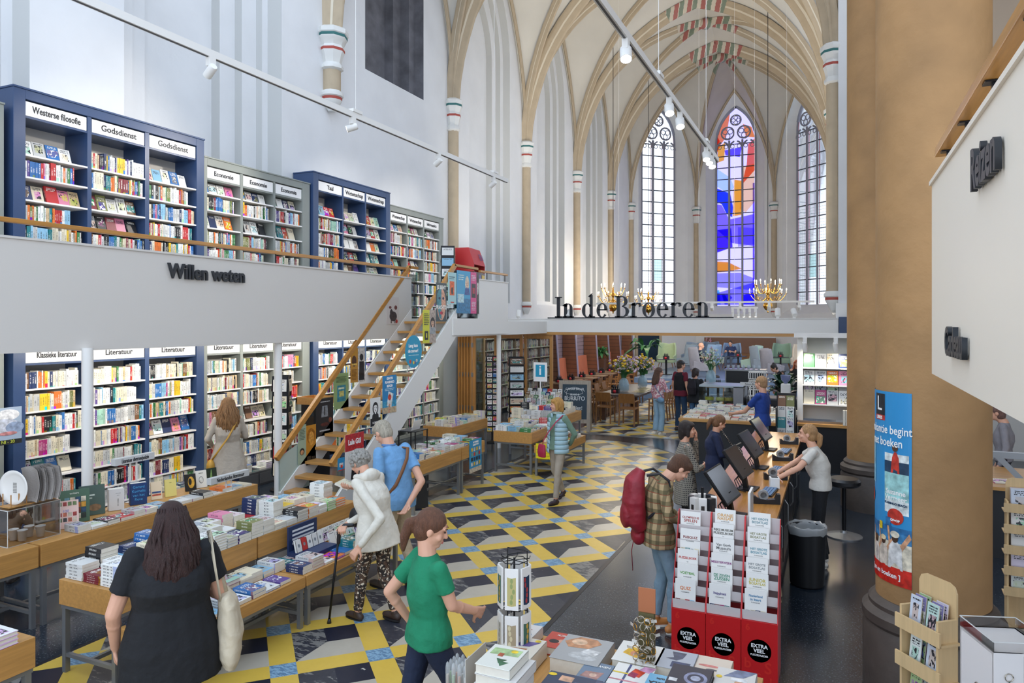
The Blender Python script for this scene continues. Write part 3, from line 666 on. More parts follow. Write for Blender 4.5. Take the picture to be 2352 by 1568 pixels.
# stair
st=thing('staircase','open white staircase with oak treads and glass sides up to the mezzanine','staircase',(-7.3,8.6,0))
O=Matrix.Translation((7.3,-8.6,0)); N=15; ry=.242; y00=8.66
for k in range(1,N+1):
    z=.187*k; y=y00+ry*(k-1); mb=MB(); mb.M=O; mb.box((-7.76,y-.03,z-.045),(-6.78,y+.25,z)); mb.build('tread',M_oakx,st,bevel=.005)
sl=.187/ry
for (x0,x1,dn) in ((-7.81,-7.765,.24),(-6.775,-6.725,.40)):
    mb=MB(); mb.M=O; za=lambda y:.187+(y-y00)*sl+.06
    ya=y00-.1; yb=12.3; pr=[(ya,0),(ya,max(.05,za(ya))),(yb,za(yb)),(yb,za(yb)-dn-.12),(ya+.02+dn/sl,0)]
    v=[(x0,y,z) for y,z in pr]+[(x1,y,z) for y,z in pr]; n=len(pr)
    mb.add(v,[tuple(range(n)),tuple(range(2*n-1,n-1,-1))]+[(i,n+i,n+(i+1)%n,(i+1)%n) for i in range(n)]); mb.build('stringer',M_white,st)
def rz_(y): return .74+(y-8.55)*(3.11/3.65)
for x in (-7.79,-6.75):
    mb=MB(); mb.M=O; mb.bar((x,8.5,rz_(8.5)),(x,12.25,rz_(12.25)),.065,.085); mb.bar((x,12.2,rz_(12.25)),(x,12.55 if x<-7 else 13.2,rz_(12.25)-.01),.065,.05); mb.build('handrail',M_rail,st,bevel=.006)
    g_=MB(); g_.M=O; 
    for a,b in ((8.55,9.75),(9.77,10.97),(10.99,12.2)):
        lo=lambda y:max(.1,.187+(y-y00)*sl-.02)
        xx=x; g_.add([(xx,a,lo(a)),(xx,b,lo(b)),(xx,b,rz_(b)-.03),(xx,a,rz_(a)-.03)],[(0,1,2,3)])
    g_.build('glass_side',M_glass,st)
g_=MB(); g_.M=O; g_.box((-6.75,12.22,2.86),(-6.74,13.2,3.80)); g_.build('landing_glass',M_glass,st); g_=MB(); g_.M=O; g_.box((-7.80,12.25,2.86),(-7.79,12.55,3.75)); g_.build('landing_glass',M_glass,st)
# frosted strip at the foot of the left glass
fr=mat('frosted_film','#b9c7bd',.6); 
mb=MB(); mb.M=O; mb.add([(-7.785,8.57,.12),(-7.785,9.25,.14),(-7.785,9.25,.95),(-7.785,8.57,.72)],[(0,1,2,3)]); mb.build('frosted_panel',fr,st)
# letters on parapets: "Willen weten", "Reizen", "Cadeau"
M_letter=mat('anthracite_letter','#24272c',.45)
def relief(s,size,M,label,cat='lettering',bold=.012,depth=.02,sx=1.0,gap=.03):
    o=text(s,size,M,M_letter,None,'relief_lettering',depth,bold,sx=sx); return tag(o,label,cat)
relief('Willen weten',.27,MX((-7.745,7.17,3.44),(0,1,0),(0,0,1)),'black raised letters reading Willen weten on the mezzanine parapet',bold=.006,sx=.88,depth=.014)
# right hand gallery
mb=MB(); mb.box((.555,-2,2.47),(.63,5.24,3.66)); mb.box((.54,-2,3.66),(.64,5.25,3.685)); struct('wall_gallery',mb,mat('gallery_white','#f2e7d6',.55))
mb=MB(); mb.box((.63,-2,2.5),(5,5.24,2.8)); struct('floor',mb,[M_white])
t=thing('handrail','oak handrail on black posts above the white gallery at right','handrail',(.6,5.2,3.85))
mb=MB(); mb.box((-.035,-7,-.02),(.12,0,.035)); mb.build('rail',M_rail,t,bevel=.006)
for y in (-.18,-.86,-1.55,-2.3,-3.0):
    q=MB(); q.cbox((.02,y,-.10),(.022,.03,.17)); q.cbox((.03,y,-.026),(.1,.07,.008)); q.build('rail_post',M_blackm,t)
relief('Reizen',.24,MX((.535,3.34,3.43),(0,-1,0),(0,0,1)),'black raised letters reading Reizen on the white gallery at right',bold=.007,sx=.82,depth=.012)
relief('Cadeau',.2,MX((.535,4.11,2.69),(0,-1,0),(0,0,1)),'black raised letters reading Cadeau low on the white gallery at right',bold=.006,sx=.95,depth=.012)
# beam with the big letters
mb=MB(); mb.box((-9.8,17.12,2.53),(.05,17.3,2.86)); mb.box((-9.8,17.10,2.86),(.05,17.32,2.875)); struct('wall_beam',mb,M_white)
mb=MB(); mb.box((-9.8,17.13,2.46),(.05,17.24,2.53)); struct('trim_60',mb,M_oakx)
mb=MB(); mb.box((.06,17.1,2.5),(.6,17.36,2.9)); struct('trim_61',mb,M_navy)
# ---------------------------------------------------------------- serif letters "In de Broeren"
def serif_letters():
    t=thing('standing_letters','row of large dark serif letters standing on the white beam','lettering',(-6.55,17.2,2.875))
    H=.52; xh=.34; th=.09; tn=.032; sf=.028
    def rect(mb,x0,z0,x1,z1): mb.box((x0,-.02,z0),(x1,.02,z1))
    def poly(mb,pts):
        n=len(pts); v=[(x,-.02,z) for x,z in pts]+[(x,.02,z) for x,z in pts]
        mb.add(v,[tuple(range(n)),tuple(range(2*n-1,n-1,-1))]+[(i,n+i,n+(i+1)%n,(i+1)%n) for i in range(n)])
    def ring(mb,cx,cz,rx,rz,a0=0,a1=360,tk=th,tN=tn,n=22):
        o=[];i_=[]
        for k in range(n+1):
            a=math.radians(a0+(a1-a0)*k/n); w_=tN+(tk-tN)*abs(math.cos(a))**1.3
            o.append((cx+rx*math.cos(a),cz+rz*math.sin(a))); i_.append((cx+(rx-w_)*math.cos(a),cz+(rz-w_*.62)*math.sin(a)))
        for k in range(n): poly(mb,[o[k],o[k+1],i_[k+1],i_[k]])
    def serif(mb,x,z,w_,up=True): 
        rect(mb,x-w_/2,z,x+w_/2,z+sf)
    def I(mb,x): rect(mb,x+.05,0,x+.05+th,H); serif(mb,x+.05+th/2,0,.2); serif(mb,x+.05+th/2,H-sf,.2); return .22
    def stem(mb,x,h,fl=True):
        rect(mb,x,0,x+th*.9,h); serif(mb,x+th*.45,0,.17)
        if fl: poly(mb,[(x-.05,h-.045),(x+.02,h+.0),(x+th*.9,h+.02),(x+th*.9,h-.05),(x,h-.06)])
    def n(mb,x):
        stem(mb,x+.04,xh); ring(mb,x+.16,xh-.13,.12,.14,5,150,th*.9,.03,12); rect(mb,x+.28-th*.9,0,x+.28,xh-.12); serif(mb,x+.28-th*.45,0,.15); return .37
    def d(mb,x):
        ring(mb,x+.17,xh/2,.15,xh/2+.01,40,320); rect(mb,x+.24,0,x+.24+th*.85,H+.04); poly(mb,[(x+.19,H),(x+.27,H+.06),(x+.24+th*.85,H+.08),(x+.25,H-.02)]); rect(mb,x+.24,0,x+.38,sf); return .41
    def e(mb,x):
        ring(mb,x+.17,xh/2,.15,xh/2+.01,0,320,th,.03); rect(mb,x+.07,xh/2,x+.31,xh/2+.03); return .36
    def B(mb,x):
        rect(mb,x+.05,0,x+.05+th,H); rect(mb,x,0,x+.2,sf); rect(mb,x,H-sf,x+.2,H)
        ring(mb,x+.19,H*.75,.15,H*.25,-90,90); ring(mb,x+.2,H*.26,.18,H*.26,-90,90); return .42
    def r(mb,x): stem(mb,x+.04,xh); ring(mb,x+.18,xh-.1,.1,.11,45,150,.05,.04,8); mb.M=None; 
    def r(mb,x):
        stem(mb,x+.04,xh); ring(mb,x+.19,xh-.12,.12,.13,55,150,.06,.05,8); poly(mb,[(x+.22,xh-.1),(x+.29,xh-.07),(x+.28,xh+.0),(x+.22,xh+.01)]); return .30
    def o(mb,x): ring(mb,x+.18,xh/2,.165,xh/2+.012); return .37
    x=0; fn=dict(I=I,n=n,d=d,e=e,B=B,r=r,o=o)
    tot=sum({'I':.22,'n':.37,'d':.41,'e':.36,'B':.42,'r':.30,'o':.37,' ':.16}[c] for c in 'In de Broeren')
    k=3.9/tot
    for ch in 'In de Broeren':
        if ch==' ': x+=.16*k; continue
        mb=MB(); a=fn[ch](mb,0); ob=mb.build('letter',M_letter,t); ob.location=(x,0,.03); ob.scale=(k,1,1); x+=a*k
    mb=MB(); mb.box((-.2,-.03,0),(4.4,.03,.03)); mb.build('base_bar',M_blackm,t)
serif_letters()
# ---------------------------------------------------------------- posters
M_pp={}
def flat(c): 
    if c not in M_pp: M_pp[c]=mat('print_'+c.strip('#'),c,.4)
    return M_pp[c]
def art(c):
    k='art'+c
    if k not in M_pp: M_pp[k]=mat('artprint_'+c.strip('#'),c,.4,var=.42,vscale=22)
    return M_pp[k]
def poster(label,F,w,h,bgc,items,cat='poster',name='poster',th=.004,shape=None,group=None):
    """F: frame at poster's lower left, x right, y up, z out. items: ('r',x0,y0,x1,y1,col) rect, ('c',cx,cy,r,col) disc, ('t',x,y,size,text,col) text, ('p',pts,col); coordinates as fractions"""
    t=bpy.data.objects.new(name,None); COL.objects.link(t); t.matrix_world=F; tag(t,label,cat,group)
    mb=MB()
    if shape=='disc': mb.prism([(w/2+w/2*math.cos(a*math.pi/16),h/2+h/2*math.sin(a*math.pi/16)) for a in range(32)],-th,0)
    else: mb.box((0,0,-th),(w,h,0))
    mb.build('sheet',flat(bgc),t)
    z=.0006; R=MB(); cols=[]
    for it in items:
        if it[0]=='t':
            text(it[4],it[3]*h,Matrix.Translation((it[1]*w,it[2]*h,z+.0012)),flat(it[5]),t,'print_lettering',.0004,bold=it[6] if len(it)>6 else 0,sx=it[7] if len(it)>7 else 1); continue
        c=it[-1]; 
        if c not in cols: cols.append(c)
        i=cols.index(c)
        if it[0]=='r': pts=[(it[1],it[2]),(it[3],it[2]),(it[3],it[4]),(it[1],it[4])]
        elif it[0]=='c': pts=[(it[1]+it[3]*math.cos(a*math.pi/10)*h/max(w,1e-6)*(1),it[2]+it[3]*math.sin(a*math.pi/10)) for a in range(20)]
        elif it[0]=='e': pts=[(it[1]+it[3]*math.cos(a*math.pi/10),it[2]+it[4]*math.sin(a*math.pi/10)) for a in range(20)]
        else: pts=it[1]
        R.add([(x*w,y*h,z) for x,y in pts],[tuple(range(len(pts)))],i); z+=.0004
    if cols: R.build('printed_picture',[art(c) for c in cols],t)
    return t
def face(cx,cy,s,hair='#1d1c20',skin='#d8b39a',hl=1.0,dress='#333a55',asp=.68):
    """simple generic printed portrait"""
    L_=face0(cx,cy,s,hair,skin,hl,dress); f=lambda y: cy+(y-cy)*asp
    out=[]
    for i in L_:
        if i[0]=='e': out.append(('e',i[1],f(i[2]),i[3],i[4]*asp,i[5]))
        elif i[0]=='r': out.append(('r',i[1],f(i[2]),i[3],f(i[4]),i[5]))
        else: out.append(('p',[(a,f(b)) for a,b in i[1]],i[2]))
    return out
def face0(cx,cy,s,hair,skin,hl,dress):
    return [('e',cx,cy-s*.2,s*1.15,s*1.3*hl,hair),('p',[(cx-s*1.5,cy-s*3.2),(cx-s*1.2,cy-s*1.6),(cx-s*.4,cy-s*1.1),(cx+s*.4,cy-s*1.1),(cx+s*1.2,cy-s*1.6),(cx+s*1.5,cy-s*3.2)],dress),('r',cx-s*.28,cy-s*1.4,cx+s*.28,cy-s*.6,skin),('e',cx,cy-s*.2,s*.78,s*1.0,skin),('p',[(cx-s*.8,cy+s*.2),(cx-s*.5,cy+s*.85),(cx,cy+s*1.05),(cx+s*.5,cy+s*.85),(cx+s*.8,cy+s*.2),(cx+s*.3,cy+s*.45),(cx-s*.3,cy+s*.5)],hair),
      ('e',cx-s*.3,cy-s*.05,s*.12,s*.07,'#2a2424'),('e',cx+s*.3,cy-s*.05,s*.12,s*.07,'#2a2424'),('e',cx,cy-s*.65,s*.24,s*.08,'#a8524e')]
def lines(x0,x1,y0,y1,n,c): return [('r',x0,y0+(y1-y0)*i/n,x1-(.12 if i%3==0 else 0)*(x1-x0),y0+(y1-y0)*(i+.45)/n,c) for i in range(n)]
def GX(x,ya,yb,za,zb): return Matrix(((0,0,1,x),(1,0,0,ya),(0,1,0,za),(0,0,0,1))),yb-ya,zb-za
def gp(label,x,ya,yb,za,zb,bgc,items,**k):
    F,w_,h_=GX(x,ya,yb,za,zb); return poster(label,F,w_,h_,bgc,items,**k)
# ---------------------------------------------------------------- display tables
def table(x0,x1,y0,y1,z,label,ap=.2,legs=None,name='display_table',oak=None,low=True,cat='table'):
    t=thing(name,label,cat,(x0,y0,0)); O=Matrix.Translation((-x0,-y0,0)); oak=oak or M_oak
    mb=MB(); mb.M=O; mb.box((x0,y0,z-ap),(x1,y1,z-.002)); mb.build('tabletop',oak,t,bevel=.003)
    f=MB(); f.M=O; f.box((x0+.01,y0+.01,z-ap-.03),(x1-.01,y1-.01,z-ap-.001)); f.build('steel_frame',M_steel,t)
    ys=[y0+.02,y1-.06]
    for x in (x0+.01,x1-.05):
        for y in ys:
            l=MB(); l.M=O; l.box((x,y,0),(x+.04,y+.04,z-ap-.03)); l.build('leg',M_steel,t)
    if low:
        for y in ys: s=MB(); s.M=O; s.box((x0+.05,y+.005,.13),(x1-.05,y+.035,.16)); s.build('stretcher',M_steel,t)
        s=MB(); s.M=O; s.box(((x0+x1)/2-.015,y0+.05,.13),((x0+x1)/2+.015,y1-.05,.16)); s.build('stretcher',M_steel,t)
    return t
table(-5.64,-5.0,3.72,5.2,.75,'taller oak display table behind the woman in black, near unit')
table(-4.98,-4.42,3.74,5.2,.47,'lower oak display table in front of the tall one, near unit',.1)
table(-5.64,-5.0,5.22,6.75,.75,'taller oak display table behind the older woman, far unit')
table(-4.98,-4.42,5.22,6.75,.47,'lower oak display table beside the walking stick, far unit',.1)
table(-7.35,-6.65,1.2,4.2,.75,'long oak display table at the left, near unit')
table(-7.35,-6.65,4.22,6.93,.75,'long oak display table at the left, far unit ending by the stair')
table(-5.6,-4.75,1.6,2.98,.75,'oak display table cut by the bottom left corner')
table(-6.24,-5.53,8.81,10.25,.75,'oak display table behind the man in the blue polo shirt')
table(-6.24,-5.53,10.27,11.1,.75,'short oak display table with a blue poster hung on its side')
table(-7.4,-6.75,12.14,13.69,.75,'oak display table beyond the stair landing')
table(-5.81,-5.04,12.03,13.5,.77,'oak display table left of the woman in the quilted vest')
table(-4.98,-4.5,12.0,13.5,.56,'low oak display table with yellow price cards',.14)
table(-6.3,-5.3,13.75,15.6,.77,'oak display table below the blue information sign')
SI=[0]; restT=MB()
def stack(x,y,z,w,h,t,n,c,cn,rot=0,where='',hard=False,limit=300,rnd=R_,r=None):
    r=rnd.random() if r is None else r; zz=z+.001
    for k in range(n):
        M=TR(x+rnd.uniform(-.004,.004),y+rnd.uniform(-.004,.004),zz,math.pi/2+rot+rnd.uniform(-.02,.02))@Matrix.Translation((-w/2,-h/2,0))
        if SI[0]<limit:
            SI[0]+=1
            lv='the only one' if n==1 else ('topmost' if k==n-1 else ('lowest' if k==0 else ordn(n-1-k)+' from top'))
            one_book('stacked_book',M,w,h,t,c,r,f'{cn} book, {lv}, {where}','books lying in stacks on the tables',hard)
        else: book(restT,M,w,h,t,c,r,hard)
        zz+=t+.0006
    return zz
def stacks(x0,x1,y0,y1,z,where,nmin=1,nmax=4,rows=None,seed=1,rot=0,light=.25,skip=lambda x,y:False,limit=300,wmax=.165,prob=.97):
    rnd=random.Random(seed); nr=rows or max(1,int((x1-x0)/.225)); dx=(x1-x0)/nr
    RN={1:['only row'],2:['back row','front row'],3:['back row','middle row','front row'],4:['back row','second row','third row','front row']}[nr]
    for ri in range(nr):
        y=y0; i=0
        while True:
            w=rnd.uniform(.13,wmax); h=min(dx-.012,rnd.uniform(.2,.235))
            if y+w>y1: break
            cn,c=rcol(rnd,light); n=rnd.randint(nmin,nmax); t=rnd.uniform(.016,.034); hard=rnd.random()<.25
            xc=x0+dx*(ri+.5)
            if rnd.random()<prob and not skip(xc,y): stack(xc,y+w/2,z,w,h,t,n,c,cn,rot,f'{ordn(i)} stack along, {RN[ri]}, {where}',hard,limit,rnd)
            y+=w+rnd.uniform(.003,.012); i+=1
stacks(-4.965,-4.43,3.78,6.72,.47,'low central table',1,4,2,11,skip=lambda x,y:(5.45<y<6.1 and x<-4.7))
stacks(-5.62,-5.0,3.76,6.72,.75,'tall central table',3,7,3,12,light=.25)
stacks(-6.9,-6.66,2.3,6.9,.75,'left table',1,2,1,13,skip=lambda x,y:3.75<y<4.5,light=.35)
stacks(-7.33,-6.92,2.6,3.85,.75,'left table, window side',1,4,2,14,limit=300)
stacks(-5.58,-4.72,1.65,2.96,.75,'bottom left table',3,6,3,15,light=.6,limit=300)
L2=0
stacks(-6.22,-5.55,8.85,11.05,.75,'',1,4,3,21,limit=L2,skip=lambda x,y:(x<-6 and y<9.8))
stacks(-7.38,-6.77,12.2,13.65,.75,'',2,5,3,22,limit=L2,light=.1)
stacks(-5.79,-5.06,12.07,13.45,.77,'',1,5,3,23,limit=L2,light=.3)
stacks(-4.96,-4.52,12.25,13.45,.56,'',1,3,2,24,limit=L2)
stacks(-6.25,-5.35,13.8,15.5,.77,'',3,8,4,25,limit=L2,light=.6)
# far book table, pale oak slab on a black base
t=thing('book_table','wide pale oak book table on a black base behind the tills','table',(-2.9,14.6,0))
mb=MB(); mb.box((0,0,.79),(2.15,2.3,.85)); mb.build('tabletop',M_oakx,t,bevel=.006)
mb=MB(); mb.box((.12,.06,0),(2.05,2.2,.79)); mb.build('base',M_black,t)
stacks(-2.86,-.8,14.65,16.85,.851,'',1,3,9,26,rot=-math.pi/2,limit=L2,light=.35) if False else None
rnd=random.Random(26); y=14.78
while y<16.8:
    x=-2.82
    while x<-.85:
        w=rnd.uniform(.13,.165); cn,c=rcol(rnd,.35); n=rnd.randint(1,2+int((y-14.6)*1.6)); stack(x+w/2,y,.851,w,.2,rnd.uniform(.018,.032),n,c,cn,-math.pi/2,'',False,0,rnd); x+=w+.01
    y+=.225
# low ledge in front of the grey case with loose stacks
t=thing('display_ledge','long low dark grey ledge with drawers in front of the lower grey bookcase','ledge',(-9.31,7.6,0))
mb=MB(); mb.box((0,0,0),(.36,3.5,.25)); mb.build('body',M_dkgrey,t,bevel=.004)
for k in range(4): mb=MB(); mb.box((.362,.03+k*.87,.04),(.37,.86+k*.87,.21)); mb.build('drawer',mat('grey_drawer_front','#57585a',.45),t)
stacks(-9.27,-8.97,7.65,11.05,.25,'',1,4,1,27,limit=L2,light=.4)
tag(restT.build('stacked_books',BM),'many books lying in low stacks on the farther tables and ledge','books',kind='stuff')

# ---- special things on the left table
def standing_book(label,x,y,z,w,h,t,col,rz,lean,items,hard=True,name='standing_book',group=None,spine=None):
    """cover faces local -y ... placed at (x,y,z), rz turns it; lean tips it back"""
    o=bpy.data.objects.new(name,None); COL.objects.link(o)
    o.matrix_world=Matrix.Translation((x,y,z))@rotz(rz)@Matrix.Rotation(math.pi/2-lean,4,'X'); tag(o,label,'book',group)
    mb=MB(); mb.box((0,0,-t),(w,h,-t+.004)); mb.box((0,0,-.004),(w,h,0)); mb.box((0,0,-t),(.004,h,0)); mb.build('cover',flat(col),o)
    mb=MB(); mb.box((.003,.004,-t+.004),(w-.004,h-.004,-.004)); mb.build('page_block',M_pages,o)
    R=MB(); cols=[]; zz=.0006
    for it in items:
        if it[0]=='t': text(it[4],it[3]*h,Matrix.Translation((it[1]*w,it[2]*h,.0015)),flat(it[5]),o,'cover_lettering',.0004,bold=.0,sx=it[6] if len(it)>6 else 1); continue
        c=it[-1]
        if c not in cols: cols.append(c)
        pts=[(it[1],it[2]),(it[3],it[2]),(it[3],it[4]),(it[1],it[4])] if it[0]=='r' else (it[1] if it[0]=='p' else [(it[1]+it[3]*math.cos(a*math.pi/8),it[2]+it[4]*math.sin(a*math.pi/8)) for a in range(16)])
        R.add([(px*w,py*h,zz) for px,py in pts],[tuple(range(len(pts)))],cols.index(c)); zz+=.0003
    if cols: R.build('cover_picture',[art(c) for c in cols],o)
    return o
FX=math.pi/2   # facing +x
standing_book('thick navy blue book standing upright with blue title lettering on the left table',-7.15,5.52,.752,.17,.24,.09,'#1f3d6e',FX-.5,0,[('t',.5,.82,.17,'Gerard','#4fa9dc'),('t',.5,.63,.17,'Kornelis','#4fa9dc'),('t',.5,.44,.17,'van het','#4fa9dc'),('t',.5,.25,.17,'Reve','#4fa9dc')])
standing_book('thick white boxed book standing upright beside the navy one',-7.15,5.26,.752,.15,.23,.09,'#d9d6d2',FX-.5,0,[('t',.6,.8,.05,'Verzameld','#7d7b78'),('t',.6,.7,.05,'werk','#7d7b78'),('r',.55,.2,.65,.55,'#b9b6b2')])
cv=[('t',.5,.9,.085,'writers','#f0eee0')]; rr=random.Random(5)
for i in range(4):
    for j in range(4): cv.append(('r',.18+i*.18,.12+j*.17,.34+i*.18,.27+j*.17,rr.choice(['#c46a32','#e0a33c','#6f9aa5','#2f3a34','#8c3c30','#d9cfb8','#33506d'])))
standing_book('large green book with a grid of portraits standing on the left table',-7.12,4.70,.752,.27,.33,.03,'#4f6d58',FX-.45,.1,cv)
standing_book('dark green book standing behind the portrait grid book',-7.22,4.98,.752,.24,.31,.03,'#4b5f56',FX-.45,.1,[('r',.1,.55,.5,.6,'#c9d2c4'),('r',.1,.65,.6,.7,'#c9d2c4'),('e',.6,.25,.25,.12,'#8a6a4a')])
cv=[('t',.45,.62,.14,'100','#7f86c8'),('t',.6,.14,.12,'Books','#7f86c8')]
for i in range(4):
    for j in range(4):
        if j==2: continue
        cv.append(('r',.12+i*.21,.24+j*.19,.28+i*.21,.38+j*.19,rr.choice(['#6d7f4e','#a33a34','#3c3a3c','#c46a4e','#d9c9b0','#4e6a72'])))
standing_book('pale pink book with small coloured squares standing in front of a green one',-6.98,4.57,.752,.2,.27,.02,'#ecc9bd',FX-.5,.2,cv)
standing_book('small yellow book standing cover out on the left table',-7.12,5.95,.752,.13,.2,.015,'#e3d27a',FX-.4,.15,[('t',.5,.8,.07,'tekst','#5a5a3a')])
standing_book('peach book standing cover out left of the yellow one',-7.15,5.79,.752,.12,.2,.015,'#e8d2b0',FX-.4,.2,[('r',.1,.2,.9,.3,'#c4553c'),('r',.1,.35,.9,.45,'#3c5a8c')])
standing_book('black and gold profile book standing on the left table',-7.13,6.25,.752,.13,.2,.02,'#22201c',FX-.35,.2,[('e',.55,.5,.3,.35,'#d9a53a'),('e',.45,.55,.15,.2,'#22201c')])
standing_book('cream book with a line drawn head standing on the left table',-7.15,6.42,.752,.14,.21,.02,'#e9e4d6',FX-.35,.2,[('e',.5,.45,.2,.2,'#5a5a5a'),('e',.5,.45,.17,.17,'#e9e4d6'),('t',.5,.85,.1,'tekens','#4a4a4a')])
standing_book('dark green book standing right of the line drawn head',-7.15,6.58,.752,.14,.21,.02,'#23301f',FX-.35,.2,[('p',[(.3,.1),(.5,.9),(.55,.9),(.6,.1)],'#7fa05a')])
def table_sign(label,txt,x,y,z,h,w=.55,rz=FX):
    t=thing('table_sign',label,'sign',(x,y,z),rz)
    for s in (-.04,.04): mb=MB(); mb.box((s-.01,-.004,0),(s+.01,.004,h)); mb.build('sign_post',M_shelf,t)
    mb=MB(); mb.box((-w/2,-.035,h),(w/2,.035,h+.075)); b=mb.build('sign_board',mat('light_grey_sign','#c9cac8',.5),t)
    text(txt,.065,MX((0,-.037,h+.037),(1,0,0),(0,0,1)),M_ink,b,'sign_lettering',sx=min(1.1,(w-.06)/(len(txt)*.034)))
    mb=MB(); mb.box((-.07,-.05,0),(.07,.05,.004)); mb.build('sign_foot',M_shelf,t)
    return t
table_sign('light grey sign on two posts reading Literatuur diversen/poezie','Literatuur diversen/poëzie',-7.28,5.66,.752,.45,.5)
table_sign('light grey sign on two posts reading Nederlandse literatuur','Nederlandse literatuur',-6.70,6.5,.752,.13,.6)
table_sign('light grey sign on two posts on the table behind the tills','Non-fictie',-1.72,16.93,.852,.5,.5,0)
# plate on a wooden rack with grey cloth bags, on an acrylic case
t=thing('acrylic_case','clear acrylic case on the left table holding white paper cups','display case',(-7.22,4.03,.752))
mb=MB()
for a,b in (((0,0,0),(.003,.48,.33)),((.4,0,0),(.403,.48,.33)),((0,0,0),(.4,.003,.33)),((0,.48,0),(.4,.483,.33)),((0,0,.33),(.403,.483,.334))): mb.box(a,b)
mb.build('acrylic_panel',M_acryl,t)
mb=MB()
for z in (.001,.331):
    for a,b in (((0,0,z),(.4,0,z)),((.4,0,z),(.4,.48,z)),((.4,.48,z),(0,.48,z)),((0,.48,z),(0,0,z))): mb.bar(a,b,.005,.005)
for a in ((0,0),(.4,0),(.4,.48),(0,.48)): mb.bar((*a,0),(*a,.33),.005,.005)
mb.build('acrylic_edge',mat('acrylic_edge','#e3e3df',.3),t)
M_porc=mat('white_porcelain','#e8e4dd',.25)
for i,(dx,dy) in enumerate([(.3,.22),(.2,.2),(.31,.38),(.22,.33)]):
    c=MB(); c.lathe([(.0,.003),(.03,.003),(.042,.1),(.045,.1),(.044,.104),(.04,.1),(.028,.006),(0,.006)],16,0); o=c.build('paper_cup',mat('white_paper_cup','#e9e6e0',.5),None,True); o.location=(-7.22+dx,4.0+dy,.753); tag(o,['right front paper cup in the acrylic case','left front paper cup in the acrylic case','right rear paper cup in the acrylic case','left rear paper cup in the acrylic case'][i],'cup','paper cups in the acrylic case')
t=thing('plate_rack','wooden rack with upright dowels holding a plate and grey bags','rack',(-6.9,4.1,1.089))
mb=MB(); mb.box((-.12,-.02,0),(.02,.42,.012)); mb.build('rack_base',M_oak,t)
for k in range(6):
    for x in (-.11,.01): mb=MB(); mb.tube([(x,k*.07,.01),(x,k*.07,.12)],.005,8); mb.build('dowel',M_oakz,t)
t=thing('plate','round cream plate with small printed lines standing upright in the rack','plate',(-6.94,4.17,1.103),math.radians(12))
mb=MB(); P_=Matrix.Translation((0,.0,.16))@Matrix.Rotation(math.pi/2,4,'X'); mb.lathe([(0,0),(.1,0),(.13,.008),(.16,.022),(.157,.026),(.125,.013),(.1,.005),(0,.005)],40,0,M=P_); mb.build('dish',M_porc,t,True)
mb=MB()
for k in range(7): mb.box((-.02,-.0082,.11+k*.014),(.02,-.006,.117+k*.014))
mb.build('print',flat('#8d8a84'),t)
for k in range(4):
    t=thing('cloth_bag','grey cloth bag standing in the wooden rack, '+['nearest the plate','second from the plate','third from the plate','farthest from the plate'][k],'bag',(-6.93,4.26+k*.06,1.103),.1,'grey cloth bags in the rack')
    mb=MB(); v=[];n=9
    for i in range(n):
        for j in range(n):
            u=i/(n-1)-.5; w_=j/(n-1); v.append((u*.24+.03,.03*math.sin(w_*3)+.012*math.sin(u*9+k),.01+.33*w_*(1-.12*abs(u)*1.4)))
    v2=[(a,b+.015,c) for a,b,c in v]; F=[(i*n+j,(i+1)*n+j,(i+1)*n+j+1,i*n+j+1) for i in range(n-1) for j in range(n-1)]
    mb.add(v,F); mb.add(v2,[tuple(reversed(f)) for f in F]); mb.build('cloth',mat('grey_felt','#a29b95',.9,bump=.3,bscale=60),t,True)
# cardboard display with small booklets on the low central table
t=thing('counter_display','navy cardboard counter display holding small white booklets on the low table','display box',(-4.92,5.52,.472))
mb=MB(); mb.box((0,0,0),(.28,.42,.06)); mb.box((0,0,.06),(.02,.42,.3)); mb.build('box',flat('#24355c'),t)
mb=MB()
for k in range(4): mb.box((.021,.05,.12+k*.04),(.0215,.37,.14+k*.04))
mb.build('box_lettering',flat('#dfe4ea'),t)
for k in range(5):
    o=standing_book('small white booklet leaning in the navy counter display, '+ordn(k)+' from its near end',-4.80,5.53+k*.08,.535,.075,.12,.03,['#e8e6e0','#c93a35','#efece6','#e4e2dd','#eceae4'][k],FX,.25,[('e',.5,.5,.2,.15,'#9aa0a4')],name='booklet',group='booklets in the counter display')
for k in range(6):
    for j in range(2):
        M=MD(-4.93+j*.17,5.98+k*.1,.472,.35); one_book('displayed_book',M,.09,.14,.02,hx('#e9e6df'),(k*.17+j*.3)%1,f'small white card book leaning on the low table, {ordn(k)} along, {"front" if j else "back"} row','small card books on the low table')
# ---------------------------------------------------------------- posters on the glass sides
x=-6.715
gp('round turquoise poster reading Lang leze de zomer on the right stair glass',x,10.43,10.97,1.99,2.56,'#1b9ac0',[('t',.47,.68,.14,'Lang leze','#ffffff',.003),('t',.47,.52,.14,'de zomer!','#ffffff',.003),('r',.2,.38,.8,.4,'#bfe6f0'),('c',.3,.2,.06,'#d94f3d'),('c',.5,.16,.05,'#f0d24a'),('c',.68,.22,.05,'#e9e4d8'),('r',.56,.1,.62,.2,'#7a5aa0')],shape='disc')
gp('yellow poster with a dark haired woman on the right stair glass',x,11.01,11.46,2.41,3.01,'#d8d637',[('r',.5,0,1,1,'#b9a79a')]+face(.75,.62,.16,'#2c2622','#d6ae92',1.3,'#a3a8ab')+lines(.06,.44,.55,.92,7,'#6f7030')+[('r',.12,.1,.38,.36,'#222222'),('r',.2,.16,.3,.3,'#d8d637')])
